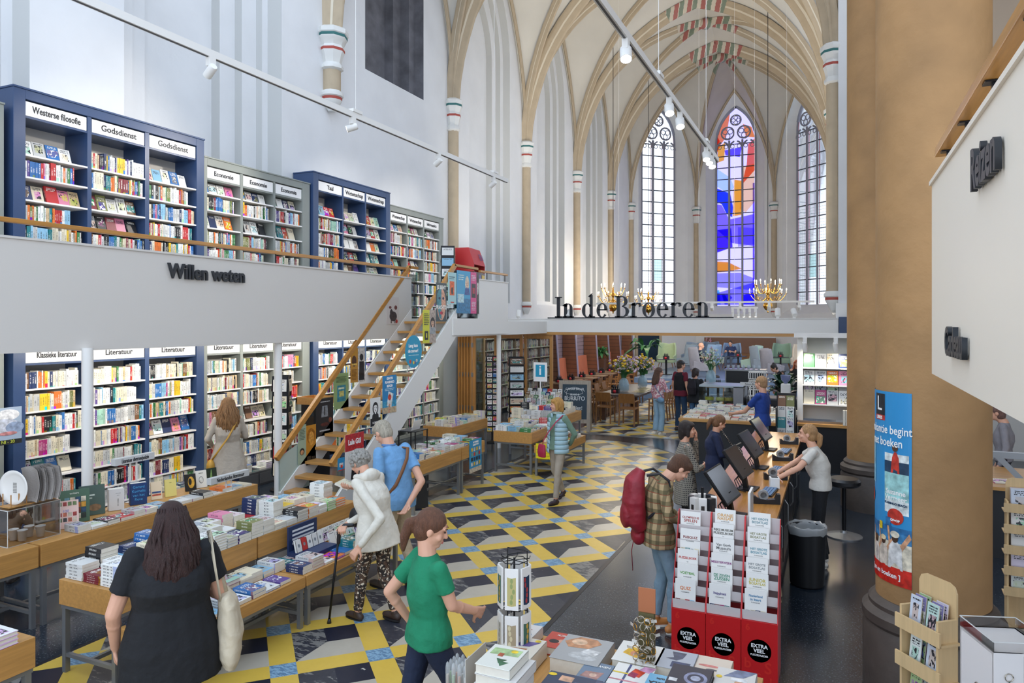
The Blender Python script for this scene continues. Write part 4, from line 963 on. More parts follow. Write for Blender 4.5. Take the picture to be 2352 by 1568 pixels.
gp('poster of a large painted face reading Je bent prachtig on the right stair glass',x,11.47,11.86,2.8,3.52,'#3a4a4e',[('e',.5,.45,.42,.42,'#e3a98c'),('p',[(.08,.45),(.1,.7),(.3,.85),(.5,.87),(.5,.05),(.3,.1)],'#4a8f9a'),('e',.32,.6,.1,.035,'#1c2a4a'),('e',.68,.6,.1,.035,'#1c2a4a'),('e',.5,.22,.14,.045,'#c4304a'),('t',.5,.88,.13,'JE BENT','#f4f2ea',.004),('t',.5,.36,.14,'PRACHTIG','#f4f2ea',.004,.8)])
gp('blue beach poster with a hand raising a book on the right stair glass',x,9.76,10.16,1.29,1.91,'#2a86bd',[('r',0,0,1,.16,'#cdb490'),('r',0,.16,1,.32,'#3f9fc4'),('t',.5,.92,.085,'GRATIS','#ffffff',.003),('t',.5,.82,.085,'FLAMINGO','#ffffff',.003),('t',.5,.72,.085,'BEACH','#ffffff',.003),('p',[(.3,.2),(.62,.14),(.78,.5),(.42,.58)],'#e6ece6'),('c',.5,.42,.08,'#cf4232'),('p',[(.38,.0),(.5,.0),(.56,.22),(.44,.26)],'#d9a486')]+lines(.15,.85,.6,.68,2,'#bfe0ee'))
gp('black and white portrait poster of a smiling man on the right stair glass',x,9.42,9.70,1.13,1.58,'#e9e9e6',face(.5,.66,.24,'#1c1c20','#f2f0ec',1.05,'#24262c')+[('r',0,0,1,.28,'#1d1f24'),('t',.5,.12,.09,'B. CARROT','#f0f0ee',.002,.8)])
gp('tall red and white poster of a black haired woman at the foot of the stair',x,8.78,9.25,.29,1.09,'#ece9e6',[('r',0,.68,1,1,'#c62f36'),('t',.5,.84,.14,'Lale Gül','#ffffff',.004,.85)]+face(.55,.5,.17,'#1b1a1e','#d9b49c',1.5,'#26262c')+[('r',0,0,1,.1,'#ece9e6'),('t',.5,.06,.08,'IK BEN VRIJ','#1c1d20',.003,.9)])
gp('small blue seaside poster left of the red and white one on the stair glass',x,8.61,8.77,.58,.77,'#2e93c8',[('r',.2,.3,.8,.6,'#e6f0f2'),('r',.4,.2,.7,.45,'#d24a3a'),('r',0,0,1,.08,'#c93f34')])
x=-6.705
gp('pale turquoise poster with an orange book on the landing glass',x,11.9,12.23,3.13,3.74,'#a9d3d6',[('r',.2,.28,.75,.72,'#e8672c'),('e',.48,.42,.12,.12,'#2c2a28'),('r',.12,.84,.8,.87,'#4c7c88'),('r',.12,.79,.7,.81,'#4c7c88'),('r',.3,.04,.7,.08,'#d04438')])
gp('blue sky poster with a fair haired woman on the landing glass',x,12.25,12.82,2.96,3.80,'#3aa3cf',[('r',0,0,1,.35,'#2a7fae'),('r',.05,.25,.5,.45,'#bfe2ea')]+face(.74,.72,.13,'#e3d7c0','#e2bfa6',1.6,'#34589a')+lines(.08,.5,.78,.93,3,'#bfe4f0'))
gp('pink poster with a black picture on the landing glass',x,12.83,13.08,2.96,3.80,'#dc4a8a',[('r',.12,.38,.88,.72,'#26222a'),('r',.3,.48,.7,.62,'#b8304a')]+lines(.12,.85,.8,.94,4,'#f6cfe0')+lines(.12,.85,.08,.3,6,'#f6cfe0'))
gp('black and white portrait poster at the end of the landing glass',x,13.09,13.19,2.96,3.80,'#3a3a3e',[('e',.5,.66,.42,.2,'#cfccc8'),('e',.5,.84,.45,.1,'#1c1c1f'),('r',0,0,1,.3,'#18181b')])
x=-7.765
gp('white poster with a dark buffalo drawing on the left stair glass',x,11.41,11.83,2.74,3.27,'#cfc5bf',[('e',.55,.3,.3,.18,'#4a3f3f'),('e',.4,.42,.12,.14,'#4a3f3f'),('r',.35,.05,.42,.2,'#4a3f3f'),('r',.65,.05,.72,.2,'#4a3f3f'),('e',.75,.62,.12,.08,'#7c4a44'),('e',.3,.62,.1,.05,'#7c4a44'),('c',.82,.12,.07,'#c33a34')])
gp('ochre and black poster with a standing figure on the left stair glass',x,10.31,10.73,1.72,2.33,'#c08a33',[('r',.5,0,1,1,'#cfcac2'),('e',.24,.62,.16,.16,'#5a3a28'),('r',.08,.5,.42,.55,'#e8c060'),('e',.75,.72,.13,.1,'#1b1c20'),('p',[(.58,.05),(.95,.05),(.92,.6),(.6,.6)],'#1b1c20')]+lines(.06,.42,.08,.4,8,'#8a5c1e'))
gp('olive green poster with a turquoise book on the left stair glass',x,9.85,10.25,1.3,1.91,'#8fa870',[('r',.22,.2,.8,.66,'#3f8fa0'),('r',.36,.34,.68,.5,'#c9c070'),('r',.3,.55,.7,.6,'#d9e2c0')]+lines(.15,.85,.74,.92,5,'#4c5f3c'))
gp('black poster with a pale monument on the left stair glass',x,9.39,9.83,.9,1.52,'#26272b',[('p',[(.3,.5),(.7,.5),(.66,.8),(.36,.8)],'#8a8f94'),('r',.47,.55,.53,.78,'#1c1c1e'),('e',.5,.3,.25,.05,'#5c2f2c'),('c',.82,.4,.07,'#8a4a36'),('r',.2,.12,.8,.16,'#b9babb'),('r',.25,.9,.8,.92,'#b9babb')])
gp('pale green poster with a round black badge low on the left stair glass',x,8.96,9.15,.52,1.15,'#a7b9a0',[('e',.5,.32,.3,.09,'#2a2622'),('e',.5,.3,.2,.06,'#d6a072')]+lines(.15,.85,.62,.92,8,'#5f7060'))
gp('orange poster with a curly haired man low on the left stair glass',x,9.15,9.39,.48,1.12,'#c98a2e',[('e',.5,.72,.42,.2,'#a8681c'),('e',.52,.66,.28,.18,'#e0a24a'),('r',.1,.1,.5,.22,'#3a2c1c'),('r',.55,.05,.9,.2,'#3a2c1c')])
gp('blue poster with rows of book covers hung on the table side',-5.52,10.52,10.96,.28,.82,'#2f97c9',[('r',0,0,1,.14,'#d9c8b0'),('t',.5,.92,.07,'DE ZOMERSE','#ffffff',.002,.9),('t',.5,.84,.07,'BOEKENTOPS','#ffffff',.002,.9)]+[('r',.12+.2*i,.2+.15*j,.26+.2*i,.31+.15*j,['#e7e2d6','#d1453b','#22375e','#f0c14a','#7fb3a2','#26282c'][(i*3+j*5)%6]) for i in range(4) for j in range(4)])
Fp=MX((-6.05,8.72,.0),(.86,.35,0),(0,.25,1)); poster('black poster reading op zijn best leaning against the table legs',MX((-6.0,8.75,.002),(.6,.8,0),(-.2,.15,1)),.7,.55,'#1d1c1b',[('t',.66,.62,.1,"op z'n best",'#e9e6df',.002,.8),('t',.66,.75,.08,'Waanzinnig','#c99a3a',.001,.8),('e',.68,.3,.07,.14,'#8a8070'),('r',.06,.1,.36,.9,'#2a2826')]+lines(.1,.3,.2,.6,8,'#6f6a60'),th=.012)
# ---------------------------------------------------------------- things upstairs beside the landing
t=thing('floor_display','red cardboard floor display with black compartments on the mezzanine landing','display stand',(-7.35,13.35,2.802),.15)
mb=MB(); mb.box((0,0,0),(.42,.75,1.05)); mb.build('body',flat('#23262f'),t)
mb=MB(); mb.add([(.43,0,1.2),(.43,.75,1.2),(.30,.75,1.56),(.30,0,1.56),(.0,0,1.2),(.0,.75,1.2),(.0,.75,1.56),(.0,0,1.56)],[(0,1,2,3),(3,2,6,7),(0,3,7,4),(1,5,6,2),(0,4,5,1),(4,7,6,5)]); mb.box((0,0,1.05),(.42,.02,1.2)); mb.box((0,.73,1.05),(.42,.75,1.2)); h_=mb.build('header',flat('#c9302f'),t)
text('EN',.2,MX((.385,.6,1.38),(0,1,0),(-.35,0,1)),flat('#2b4a8c'),h_,'header_lettering',.001)
for k in range(3): mb=MB(); mb.box((.421,.06+k*.23,.62),(.43,.24+k*.23,1.0)); mb.build('booklet_front',flat(['#24315c','#2a3f8c','#d8b62c'][k]),t)
def spinner(label,x,y,z,h,w,rows,cols,cards,name='postcard_rack'):
    t=thing(name,label,'postcard rack',(x,y,z),.5)
    mb=MB(); mb.tube([(0,0,0),(0,0,h)],.018,8); mb.build('pole',M_blackm,t); mb=MB(); mb.lathe([(w*.8,0),(w*.8,.02),(.03,.05)],20,0); mb.build('foot',M_blackm,t)
    for s in range(4):
        Ms=rotz(s*math.pi/2); f=MB(); f.M=Ms; z0=.25
        f.box((-w/2,-w/2-.01,z0),(-w/2+.008,-w/2,h)); f.box((w/2-.008,-w/2-.01,z0),(w/2,-w/2,h)); f.box((-w/2,-w/2+.0,z0),(w/2,-w/2+.004,h)); f.build('wire_panel',M_blackm,t)
        cc=MB(); cc.M=Ms; ch=(h-z0)/rows; cw=w/cols
        for i in range(rows):
            for j in range(cols):
                cn,c=rcol(R_,.2); a=-w/2+j*cw+.012; b=a+cw-.024; zb=z0+i*ch+.02; zt=zb+ch*.72
                cc.add([(a,-w/2-.03,zb),(b,-w/2-.03,zb),(b,-w/2-.012,zt),(a,-w/2-.012,zt)],[(0,1,2,3)],0,(*c,R_.random()),[[(0,0),(1,0),(1,1),(0,1)]])
        tag(cc.build('postcards',[M_cover],t),kind='stuff')
    return t
spinner('spinning rack of round picture cards at the top of the stairs',-7.3,12.95,2.80,1.55,.26,6,1,0)
spinner('tall postcard rack with small dark cards, left of the white column',-7.28,15.0,0,2.0,.26,14,2,0)
spinner('tall postcard rack with larger city cards, right of the white column',-7.0,15.75,0,1.95,.34,9,1,0)
# ---------------------------------------------------------------- track lights
M_lens=mat('lamp_lens','#fff6e6',.4,emit=30); M_off=mat('lamp_lens_off','#d8d8d4',.4)
def track(label,x,z,y0,y1,wires):
    t=thing('lighting_track',label,'lighting track',(x,y0,z)); mb=MB(); mb.box((-.035,0,-.04),(.035,y1-y0,.05)); mb.build('rail',M_white,t)
    mb=MB(); mb.box((-.012,0,-.046),(.012,y1-y0,-.041)); mb.build('slot',M_dkgrey,t)
    for y in wires: mb=MB(); mb.tube([(0,y-y0,.05),(0,y-y0,8.5)],.005,5); mb.build('wire',M_white,t); mb=MB(); mb.box((-.05,y-y0-.12,.05),(.05,y-y0+.12,.1)); mb.build('junction_box',M_white,t)
def spot(label,x,y,z,aim,on,power=0,size=.055,name='track_spotlight',group=None,color=(1,.93,.84),ang=60):
    t=thing(name,label,'spotlight',(x,y,z),0,group); mb=MB(); mb.box((-.035,-.05,-.11),(.035,.05,0)); mb.build('adapter',M_white,t)
    d=(Vector(aim)-Vector((x,y,z-.16))).normalized(); q=d.to_track_quat('Z','Y').to_matrix().to_4x4(); q.translation=(0,0,-.16)
    mb=MB(); mb.M=q; mb.lathe([(size*.8,-.08),(size,-.06),(size,.10),(size*.9,.10),(size*.9,.09)],16,0); mb.build('lamp_head',M_white,t,'auto')
    mb=MB(); mb.M=q; mb.lathe([(0,.095),(size*.88,.095)],16,0); mb.build('lens',M_lens if on else M_off,t)
    if power:
        ld=bpy.data.lights.new('spot_light','SPOT'); ld.energy=power; ld.spot_size=math.radians(ang); ld.spot_blend=.6; ld.shadow_soft_size=.06; ld.color=color
        lo=bpy.data.objects.new('spot_light',ld); COL.objects.link(lo); lo.parent=t; lo.matrix_local=Matrix.Translation(Vector((0,0,-.16))+d*.13)@d.to_track_quat('-Z','Y').to_matrix().to_4x4()
track('long white lighting track hung along the left wall',-7.13,6.14,3.0,15.5,(9.6,14.8))
track('long white lighting track hung over the middle of the nave',-2.24,6.14,2.0,15.3,(9.9,13.9))
SL_='spotlights on the left lighting track'
for y,on,lb in ((6.63,0,'unlit white spotlight nearest on the left lighting track'),(9.52,1,'lit white spotlight on the left track, aimed at the navy bookcase'),(12.27,0,'unlit white spotlight on the left track, before the round shaft'),(14.75,0,'unlit white spotlight at the far end of the left track')):
    spot(lb,-7.13,y,6.10,(-9.4,y-1.5,5.0) if on else (-9.4,y+.5,4.6),on,140 if on else 60,name='track_spotlight',group=SL_,ang=95)
for y,lb in ((8.2,'nearest and largest lit spotlight on the middle track'),(10.6,'second lit spotlight on the middle track'),(11.4,'third lit spotlight on the middle track'),(13.9,'first of three clustered spotlights at the middle track end'),(14.25,'middle one of three clustered spotlights at the middle track end'),(14.6,'last of three clustered spotlights at the middle track end')):
    spot(lb,-2.24+(.0),y,6.10,(-1.4,y-2.5,1.0),1,90,.07,group='spotlights on the middle lighting track')
# lights under the mezzanine: slim luminaires lighting the lower shelves
for k,(a,b) in enumerate(((3.6,5.3),(5.8,8.3),(8.7,11.0),(11.3,13.7),(14.0,16.2))):
    t=thing('shelf_luminaire','slim white luminaire under the mezzanine above the '+['leftmost grey','near navy','near grey','far navy','far grey'][k]+' lower bookcase','ceiling light',(-8.55,a,2.5),0,'luminaires under the mezzanine')
    mb=MB(); mb.box((-.05,0,-.03),(.05,b-a,-.001)); mb.build('housing',M_white,t); mb=MB(); mb.box((-.04,.02,-.034),(.04,b-a-.02,-.031)); mb.build('lens',mat('luminaire_lens','#fff8ee',.4,emit=4),t)
    ld=bpy.data.lights.new('luminaire_light','AREA'); ld.shape='RECTANGLE'; ld.size=b-a; ld.size_y=.08; ld.energy=29*(b-a)/2.4; ld.color=(1,.97,.92)
    lo=bpy.data.objects.new('luminaire_light',ld); COL.objects.link(lo); lo.parent=t; D=Vector((-.75,0,-1)).normalized()
    lo.matrix_local=MX((0,(b-a)/2,-.045),(0,-1,0),D.cross(Vector((0,1,0))))
# uplights on the beam and choir
for k,(x_,aim,p,lb) in enumerate(((-7.6,(-8.5,22,13),150,'leftmost small white uplight on the beam'),(-6.2,(-6,26,14),150,'small white uplight behind the standing letters'),(-4.6,(-4,24,15),150,'middle small white uplight behind the standing letters'),(-1.2,(-2,24,14),150,'left small white uplight at the right beam end'),(-.85,(-5,30,14),150,'right small white uplight at the right beam end'))):
    t=thing('uplight',lb,'spotlight',(x_,17.25,2.876)); d=(Vector(aim)-Vector((x_,17.25,2.95))).normalized(); q=d.to_track_quat('Z','Y').to_matrix().to_4x4(); q.translation=(0,0,.12)
    mb=MB(); mb.box((-.03,-.03,0),(.03,.03,.05)); mb.build('bracket',M_white,t)
    mb=MB(); mb.M=q; mb.lathe([(.05,-.09),(.06,-.07),(.06,.10),(.052,.10),(.052,.09)],14,0); mb.build('lamp_head',M_white,t,'auto'); mb=MB(); mb.M=q; mb.lathe([(0,.09),(.05,.09)],14,0); mb.build('lens',M_lens,t)
    ld=bpy.data.lights.new('uplight_light','SPOT'); ld.energy=p*3; ld.spot_size=math.radians(100); ld.spot_blend=1; ld.shadow_soft_size=.1; ld.color=(1,.93,.82)
    lo=bpy.data.objects.new('uplight_light',ld); COL.objects.link(lo); lo.parent=t; lo.matrix_local=Matrix.Translation(Vector((0,0,.12))+d*.14)@d.to_track_quat('-Z','Y').to_matrix().to_4x4()
# chandeliers
M_flame=mat('candle_bulb','#ffe9c4',.4,emit=14); M_candle=mat('candle_tube','#efe8d8',.5)
def chandelier(label,x,y,z,s=1.0):
    t=thing('chandelier',label,'chandelier',(x,y,z)); t.scale=(s,s,s)
    mb=MB(); mb.lathe([(0,-.52),(.02,-.5),(.03,-.46),(.02,-.44),(.1,-.40),(.16,-.3),(.165,-.24),(.13,-.14),(.05,-.08),(.04,-.03),(.07,.0),(.05,.05),(.03,.1),(.05,.16),(.075,.2),(.05,.25),(.03,.3),(.05,.36),(.035,.42),(.02,.48),(.03,.5),(.0,.52)],20,0); mb.build('stem',M_brass,t,True)
    mb=MB(); mb.tube([(0,0,.5),(0,0,12.3-(z-3))],.012,5); mb.build('cord',M_blackm,t)
    n=8
    for tier,(zc,R,rise) in enumerate(((.02,.62,.1),(.30,.46,.14))):
        for k in range(n):
            a=2*math.pi*k/n+tier*.3; pts=[]
            for i in range(9):
                f=i/8; r=.05+(R-.05)*f; zz=zc-.13*math.sin(f*math.pi*1.1)-0*f+ (rise*max(0,f-.72)/.28)
                pts.append((r*math.cos(a),r*math.sin(a),zz))
            mb=MB(); mb.tube(pts,.011,6)
            r0=R*.55; cx,cz=r0,zc-.02
            mb.tube([((cx+.05*math.cos(b))*math.cos(a),(cx+.05*math.cos(b))*math.sin(a),cz+.05*math.sin(b)) for b in [j*.55 for j in range(10)]],.007,5)
            e=pts[-1]; mb.lathe([(.012,0),(.045,.012),(.045,.02),(.015,.02)],10,0,(e[0],e[1],e[2])); arm=mb.build('arm',M_brass,t,True)
            c=MB(); c.lathe([(.012,.02),(.012,.12)],8,0,e); c.build('candle',M_candle,arm)
            c=MB(); c.lathe([(.004,.12),(.016,.14),(.012,.17),(0,.2)],8,0,e); c.build('bulb',M_flame,arm)
    ld=bpy.data.lights.new('chandelier_light','POINT'); ld.energy=120; ld.shadow_soft_size=.4; ld.color=(1,.86,.66); lo=bpy.data.objects.new('chandelier_light',ld); COL.objects.link(lo); lo.parent=t; lo.location=(0,0,.75)
chandelier('brass two tier chandelier hanging at left, above the big letters',-8.0,27.4,3.62)
chandelier('brass two tier chandelier hanging farther back, second from left',-7.75,32.2,3.62)
chandelier('brass two tier chandelier hanging at right, before the right window',-2.2,27.0,3.62)
# ---------------------------------------------------------------- till counter
t=thing('till_counter','long till counter with an oak top and black body','counter',(-1.25,6.5,0))
mb=MB(); mb.box((0,0,.91),(.75,6.2,.96)); mb.build('countertop',wood('counter_oak','#b9813f',1,.22),t,bevel=.005)
mb=MB(); mb.box((.04,.04,0),(.70,6.15,.91)); mb.build('body',M_black,t)
for k in range(6): mb=MB(); mb.box((.702,.1+k*1.0,.1),(.715,.98+k*1.0,.85)); d_=mb.build('cupboard_door',mat('black_laminate','#1e1f24',.3),t); mb=MB(); mb.tube([(.716,.3+k,.45),(.75,.3+k,.5),(.75,.3+k,.7),(.716,.3+k,.75)],.008,6); mb.build('handle',M_steel,d_)
M_screen=mat('dark_screen','#14202e',.15); M_mon=mat('monitor_black','#0d0e11',.42,spec=.3)
MN=['nearest','second','third','farthest']
for k,y in enumerate((7.05,8.25,9.5,10.9)):
    t=thing('till_monitor','black till monitor tilted back on the counter, '+MN[k]+' to the red display','monitor',(-.88,y,.961),-.12)
    Mt=Matrix.Translation((0,0,.14))@Matrix.Rotation(-.62,4,'Y')
    mb=MB(); mb.M=Mt; mb.box((-.015,-.25,0),(.015,.25,.36)); mb.box((-.045,-.13,.03),(-.015,.13,.28)); mb.build('housing',M_mon,t,bevel=.006)
    mb=MB(); mb.M=Mt; mb.box((.0152,-.235,.02),(.016,.235,.345)); mb.build('screen',M_screen,t)
    mb=MB(); mb.box((-.1,-.12,0),(.1,.12,.015)); mb.bar((-.02,0,.01),(-.06,0,.22),.05,.06); mb.build('stand',M_mon,t)
    mb=MB()
    for q in range(3): mb.tube([(-.05,-.05+q*.05,.2),(-.12,-.1+q*.07,.1),(-.08,-.12+q*.1,.012),(.02,-.2+q*.12,.012)],.006,5)
    mb.build('cables',M_black,t)
    t=thing('tape_dispenser','black tape dispenser on the counter beside the '+MN[k]+' monitor','tape dispenser',(-.64,y+.62,.961),.25)
    mb=MB(); pr=[(-.13,0),(.13,0),(.13,.1),(.1,.1),(.08,.05),(.0,.04),(-.08,.05),(-.11,.075),(-.13,.075)]
    v=[(a,-.035,b) for a,b in pr]+[(a,.035,b) for a,b in pr]; n=len(pr); mb.add(v,[tuple(range(n)),tuple(range(2*n-1,n-1,-1))]+[(i,n+i,n+(i+1)%n,(i+1)%n) for i in range(n)]); mb.build('body',M_black,t)
    mb=MB(); mb.M=Matrix.Translation((-.03,0,.085))@Matrix.Rotation(math.pi/2,4,'X'); mb.lathe([(.03,-.02),(.05,-.02),(.05,.02),(.03,.02),(.03,-.02)],18,0); mb.build('tape_roll',mat('clear_tape','#8f9192',.3),t,'auto')
    t=thing('keyboard','black keyboard with pale blue reflections in front of the '+MN[k]+' monitor','keyboard',(-.66,y-.1,.961),-.1)
    mb=MB(); mb.box((-.07,-.2,0),(.07,.2,.018)); mb.build('case',M_black,t)
    mb=MB()
    for i in range(4):
        for j in range(13): mb.box((-.06+i*.031,-.19+j*.0295,.018),(-.034+i*.031,-.165+j*.0295,.025))
    mb.build('keys',mat('blue_reflection_keys','#5a7fa8',.35),t)  # pale blue reflections put into the colour of the black keys
t=thing('counter_divider','upright white board on the counter behind the red display','sign',(-.70,6.56,.961)); mb=MB(); mb.box((0,0,0),(.02,.26,.34)); mb.build('board',M_white,t)
t=thing('card_machine','white payment terminal box beside the cashier','payment terminal',(-.62,8.42,.961),.2); mb=MB(); mb.box((-.05,-.06,0),(.05,.06,.12)); mb.build('body',M_white,t,bevel=.006); mb=MB(); mb.box((-.035,-.045,.121),(.035,.045,.124)); mb.build('display',M_screen,t)
# small spinner of white boxes and pens on the counter
t=thing('gift_rack','rotating rack with small white and black gift boxes on the counter','rack',(-1.1,6.62,.961))
mb=MB(); mb.tube([(0,0,0),(0,0,.34)],.012,8); mb.lathe([(.1,0),(.1,.012),(.02,.02)],16,0); mb.build('stand',M_blackm,t)
for k in range(8):
    a=k*math.pi/4+.2; mb=MB(); mb.M=TR(.1*math.cos(a),.1*math.sin(a),.1+.0*(k%2),a); mb.box((-.025,-.035,0),(.025,.035,.16)); o=mb.build('gift_box',flat(['#ece9e4','#25262b','#e6e2dc'][k%3]),t)
    mb=MB(); mb.M=TR(.1*math.cos(a),.1*math.sin(a),.1,a); mb.box((.0252,-.015,.04),(.0256,.015,.1)); mb.build('gift_picture',flat('#3a3432'),o)
t=thing('pen_tray','tray of orange, blue and red pens on the counter by the red display','tray',(-.95,6.52,.961)); mb=MB(); mb.box((0,0,0),(.17,.16,.02)); mb.build('tray_base',M_black,t)
for i in range(7):
    mb=MB()
    mb.tube([(.015+i*.023,.01,.03),(.015+i*.023,.15,.06)],.009,8); mb.build('pen',flat(['#e8702a','#f0902e','#2f62b4','#c33a34','#2f62b4','#c33a34','#d9503a'][i]),t)
# things on the far counter: bag of a customer etc. handled with people
t=thing('waste_bin','tall black waste bin with a clear liner beside the counter','bin',(-.28,8.25,0))
mb=MB(); mb.lathe([(.15,0),(.17,.02),(.19,.62),(.175,.62),(.16,.05),(0,.05)],24,0); mb.build('bin_body',mat('matt_black_bin','#121316',.5),t,'auto')
mb=MB(); rr=random.Random(3); n=30; v=[];f=[]
for i,(r,z) in enumerate(((.196,.56),(.2,.63),(.188,.645),(.165,.6),(.15,.5))):
    for k in range(n): a=2*math.pi*k/n; q=r+rr.uniform(-.006,.006); v.append((q*math.cos(a),q*math.sin(a),z+rr.uniform(-.012,.012)))
for i in range(4):
    for k in range(n): j=(k+1)%n; f.append((i*n+k,i*n+j,(i+1)*n+j,(i+1)*n+k))
mb.add(v,f); mb.build('bin_liner',mat('clear_liner','#c9cccd',.25,alpha=.45),t,True)
t=thing('stool','black round stool behind the cashier','stool',(.1,10.3,0)); mb=MB(); mb.lathe([(.22,0),(.22,.015),(.05,.05),(.03,.08)],24,0); mb.build('base',M_steel,t,'auto'); mb=MB(); mb.tube([(0,0,.06),(0,0,.66)],.025,10); mb.build('column',M_blackm,t); mb=MB(); mb.lathe([(.0,.66),(.17,.66),(.2,.69),(.2,.73),(.17,.76),(0,.76)],24,0); mb.build('seat',M_black,t,'auto')
t=thing('cleaning_mop','pale string mop head hanging on the counter end','mop',(-.52,6.75,.35)); mb=MB()
for i in range(26):
    a=rr.uniform(-.06,.06); b=rr.uniform(0,.05); mb.tube([(b,a,.25),(b+.02,a*1.3,.1),(b+rr.uniform(0,.05),a*1.7,0)],.008,5)
mb.build('strings',mat('mop_yarn','#b9aa8c',.9),t)
# ---------------------------------------------------------------- red puzzle book display
t=thing('puzzle_display','red cardboard floor display with three columns of white puzzle books','display stand',(-1.22,5.85,0),0.0)
M_red=mat('red_cardboard','#c20f14',.4); M_redd=mat('red_cardboard_dark','#a30c10',.4); M_card=mat('greyish_white_cardboard','#cdc6c4',.6); M_redf=mat('faded_red_print','#d0261c',.4)
W=.272; HB=.47; HT=1.2
titles=[[('OLYMPISCHE','SPELEN','#a8493f'),('PUBQUIZ','','#8a2f2c'),('PUZZELBOEK','','#c23a34'),('VOETBAL','','#58a03c'),('QUIZ','','#e0782a')],
 [('ORANJE','NASSAU','#d9a04a'),('RIJKS MUSEUM','PUZZELBOEK','#4a4a3c'),('Van Gogh','Museum','#6a6a6a'),('MEESTERWERK','','#8c3a7c'),('DE ZEVEN','ZUSSEN','#3c9070'),('happinez','','#4a3a7c')],
 [('HET GROTE','BOSATLAS','#5f8a94'),('HET GROTE','BOSATLAS','#8a8a60'),('HET GROTE','BOSATLAS','#4f90a0'),('HET GROTE','BOSATLAS','#8a9090'),('JUNIOR','BOSATLAS','#c9b83a'),('Nederland','in kaart','#3a80a8')]]
for c in range(3):
    O=Matrix.Translation((c*W,0,0)); mb=MB(); mb.M=O; mb.box((.002,0,0),(W-.002,.34,HB)); u_=mb.build('column_base',M_red,t)
    mb=MB(); mb.M=O; v=[(.0,0,HB),(.0,.34,HB),(.0,.34,HT),(.0,.30,HT)]
    for xx in (.0,W-.006): mb.add([(xx+d,y,z) for d in (0,.006) for _,y,z in v],[(0,1,2,3),(7,6,5,4),(0,4,5,1),(1,5,6,2),(2,6,7,3),(3,7,4,0)])
    mb.build('column_side',M_red,t)
    mb=MB(); mb.M=O; mb.box((.006,.33,HB),(W-.006,.34,HT)); 
    for k in range(6): 
        z=HB+.002+k*.108; y=.02+k*.05; mb.add([(.007,y,z),(W-.007,y,z),(W-.007,y-.005,z+.075),(.007,y-.005,z+.075)],[(0,1,2,3)]); mb.add([(.007,y,z),(W-.007,y,z),(W-.007,y+.055,z+.0),(.007,y+.055,z)],[(0,1,2,3)])
    mb.build('pocket_tiers',M_card,t)
    zc=.25; mb=MB(); mb.M=O; mb.prism([(0,0)]*3,0,0) if False else None
    d=MB(); d.M=O@Matrix.Translation((W/2,-.001,zc))@Matrix.Rotation(math.pi/2,4,'X'); d.lathe([(0,.001),(.088,.001)],40,0); d.lathe([(0,.002),(.081,.002)],40,1); b_=d.build('round_badge',[flat('#e9e6e0'),flat('#131416')],u_)
    for s_,z_,sz,bo in (('EXTRA',.285,.04,.0012),('VEEL',.248,.04,.0012),('PUZZELPLEZIER',.215,.0185,.0006)): text(s_,sz,MX((c*W+W/2,-.004,z_),(1,0,0),(0,0,1)),M_inkw,b_,'badge_lettering',.0003,bold=bo)
    for s_,px,pz,sz in (('6',.05,.42,.07),('S',.2,.12,.12),('b',.05,.14,.11),('c',.13,.06,.09),('J',.22,.02,.08)): text(s_,sz,MX((c*W+px,-.0015,pz),(1,.0,0),(0,0,1)),M_redf,u_,'faint_lettering',.0003,bold=.002)
    nb=len(titles[c])
    for k,(a,b,colr) in enumerate(reversed(titles[c])):
        tier=k if nb==6 else [0,1,2,3.4,4.6][k]
        z=HB+.006+tier*.108; y=.018+tier*.05+.012
        bo=bpy.data.objects.new('puzzle_book',None); COL.objects.link(bo); bo.matrix_world=Matrix.Translation((-1.22+c*W+.022+.008*(k%2),5.85+y,z))@Matrix.Rotation(math.pi/2-.12,4,'X')
        cnm=['left','middle','right'][c]; tag(bo,f'white puzzle book titled {(a+" "+b).strip().title()}, {ordn(nb-1-k)} from the top in the {cnm} column of the red display','book','puzzle books in the red display')
        bo['label']=f'white puzzle book, {ordn(nb-1-k)} from the top, {cnm} column of the red display'
        m2=MB(); m2.box((0,0,-.012),(.165,.225,0)); cv=m2.build('cover',flat('#edeae4'),bo)
        m2=MB(); m2.box((.006,.004,.0),(.159,.075,.0008)); m2.hascol=True
        rr2=random.Random(c*9+k); q=MB()
        for i in range(4):
            cn,cc=rcol(rr2); q.add([(.006+i*.038,.005,.0012),(.043+i*.038,.005,.0012),(.043+i*.038,.07,.0012),(.006+i*.038,.07,.0012)],[(0,1,2,3)],0,(*cc,rr2.random()),[[(0,0),(1,0),(1,1),(0,1)]])
        q.build('cover_picture',M_cover,bo)
        text(a,.036 if len(a)<7 else (.028 if len(a)<9 else .024),Matrix.Translation((.0825,.175 if b else .155,.001)),flat(colr),cv,'cover_lettering',.0002,bold=.0006)
        if b: text(b,.034 if len(b)<7 else .026,Matrix.Translation((.0825,.148,.001)),flat(colr),cv,'cover_lettering',.0002,bold=.0006)
        text('PUZZELBOEK' if b!='PUZZELBOEK' and a!='PUZZELBOEK' else 'het',.011,Matrix.Translation((.0825,.125,.001)),M_ink,cv,'cover_lettering',.0002)

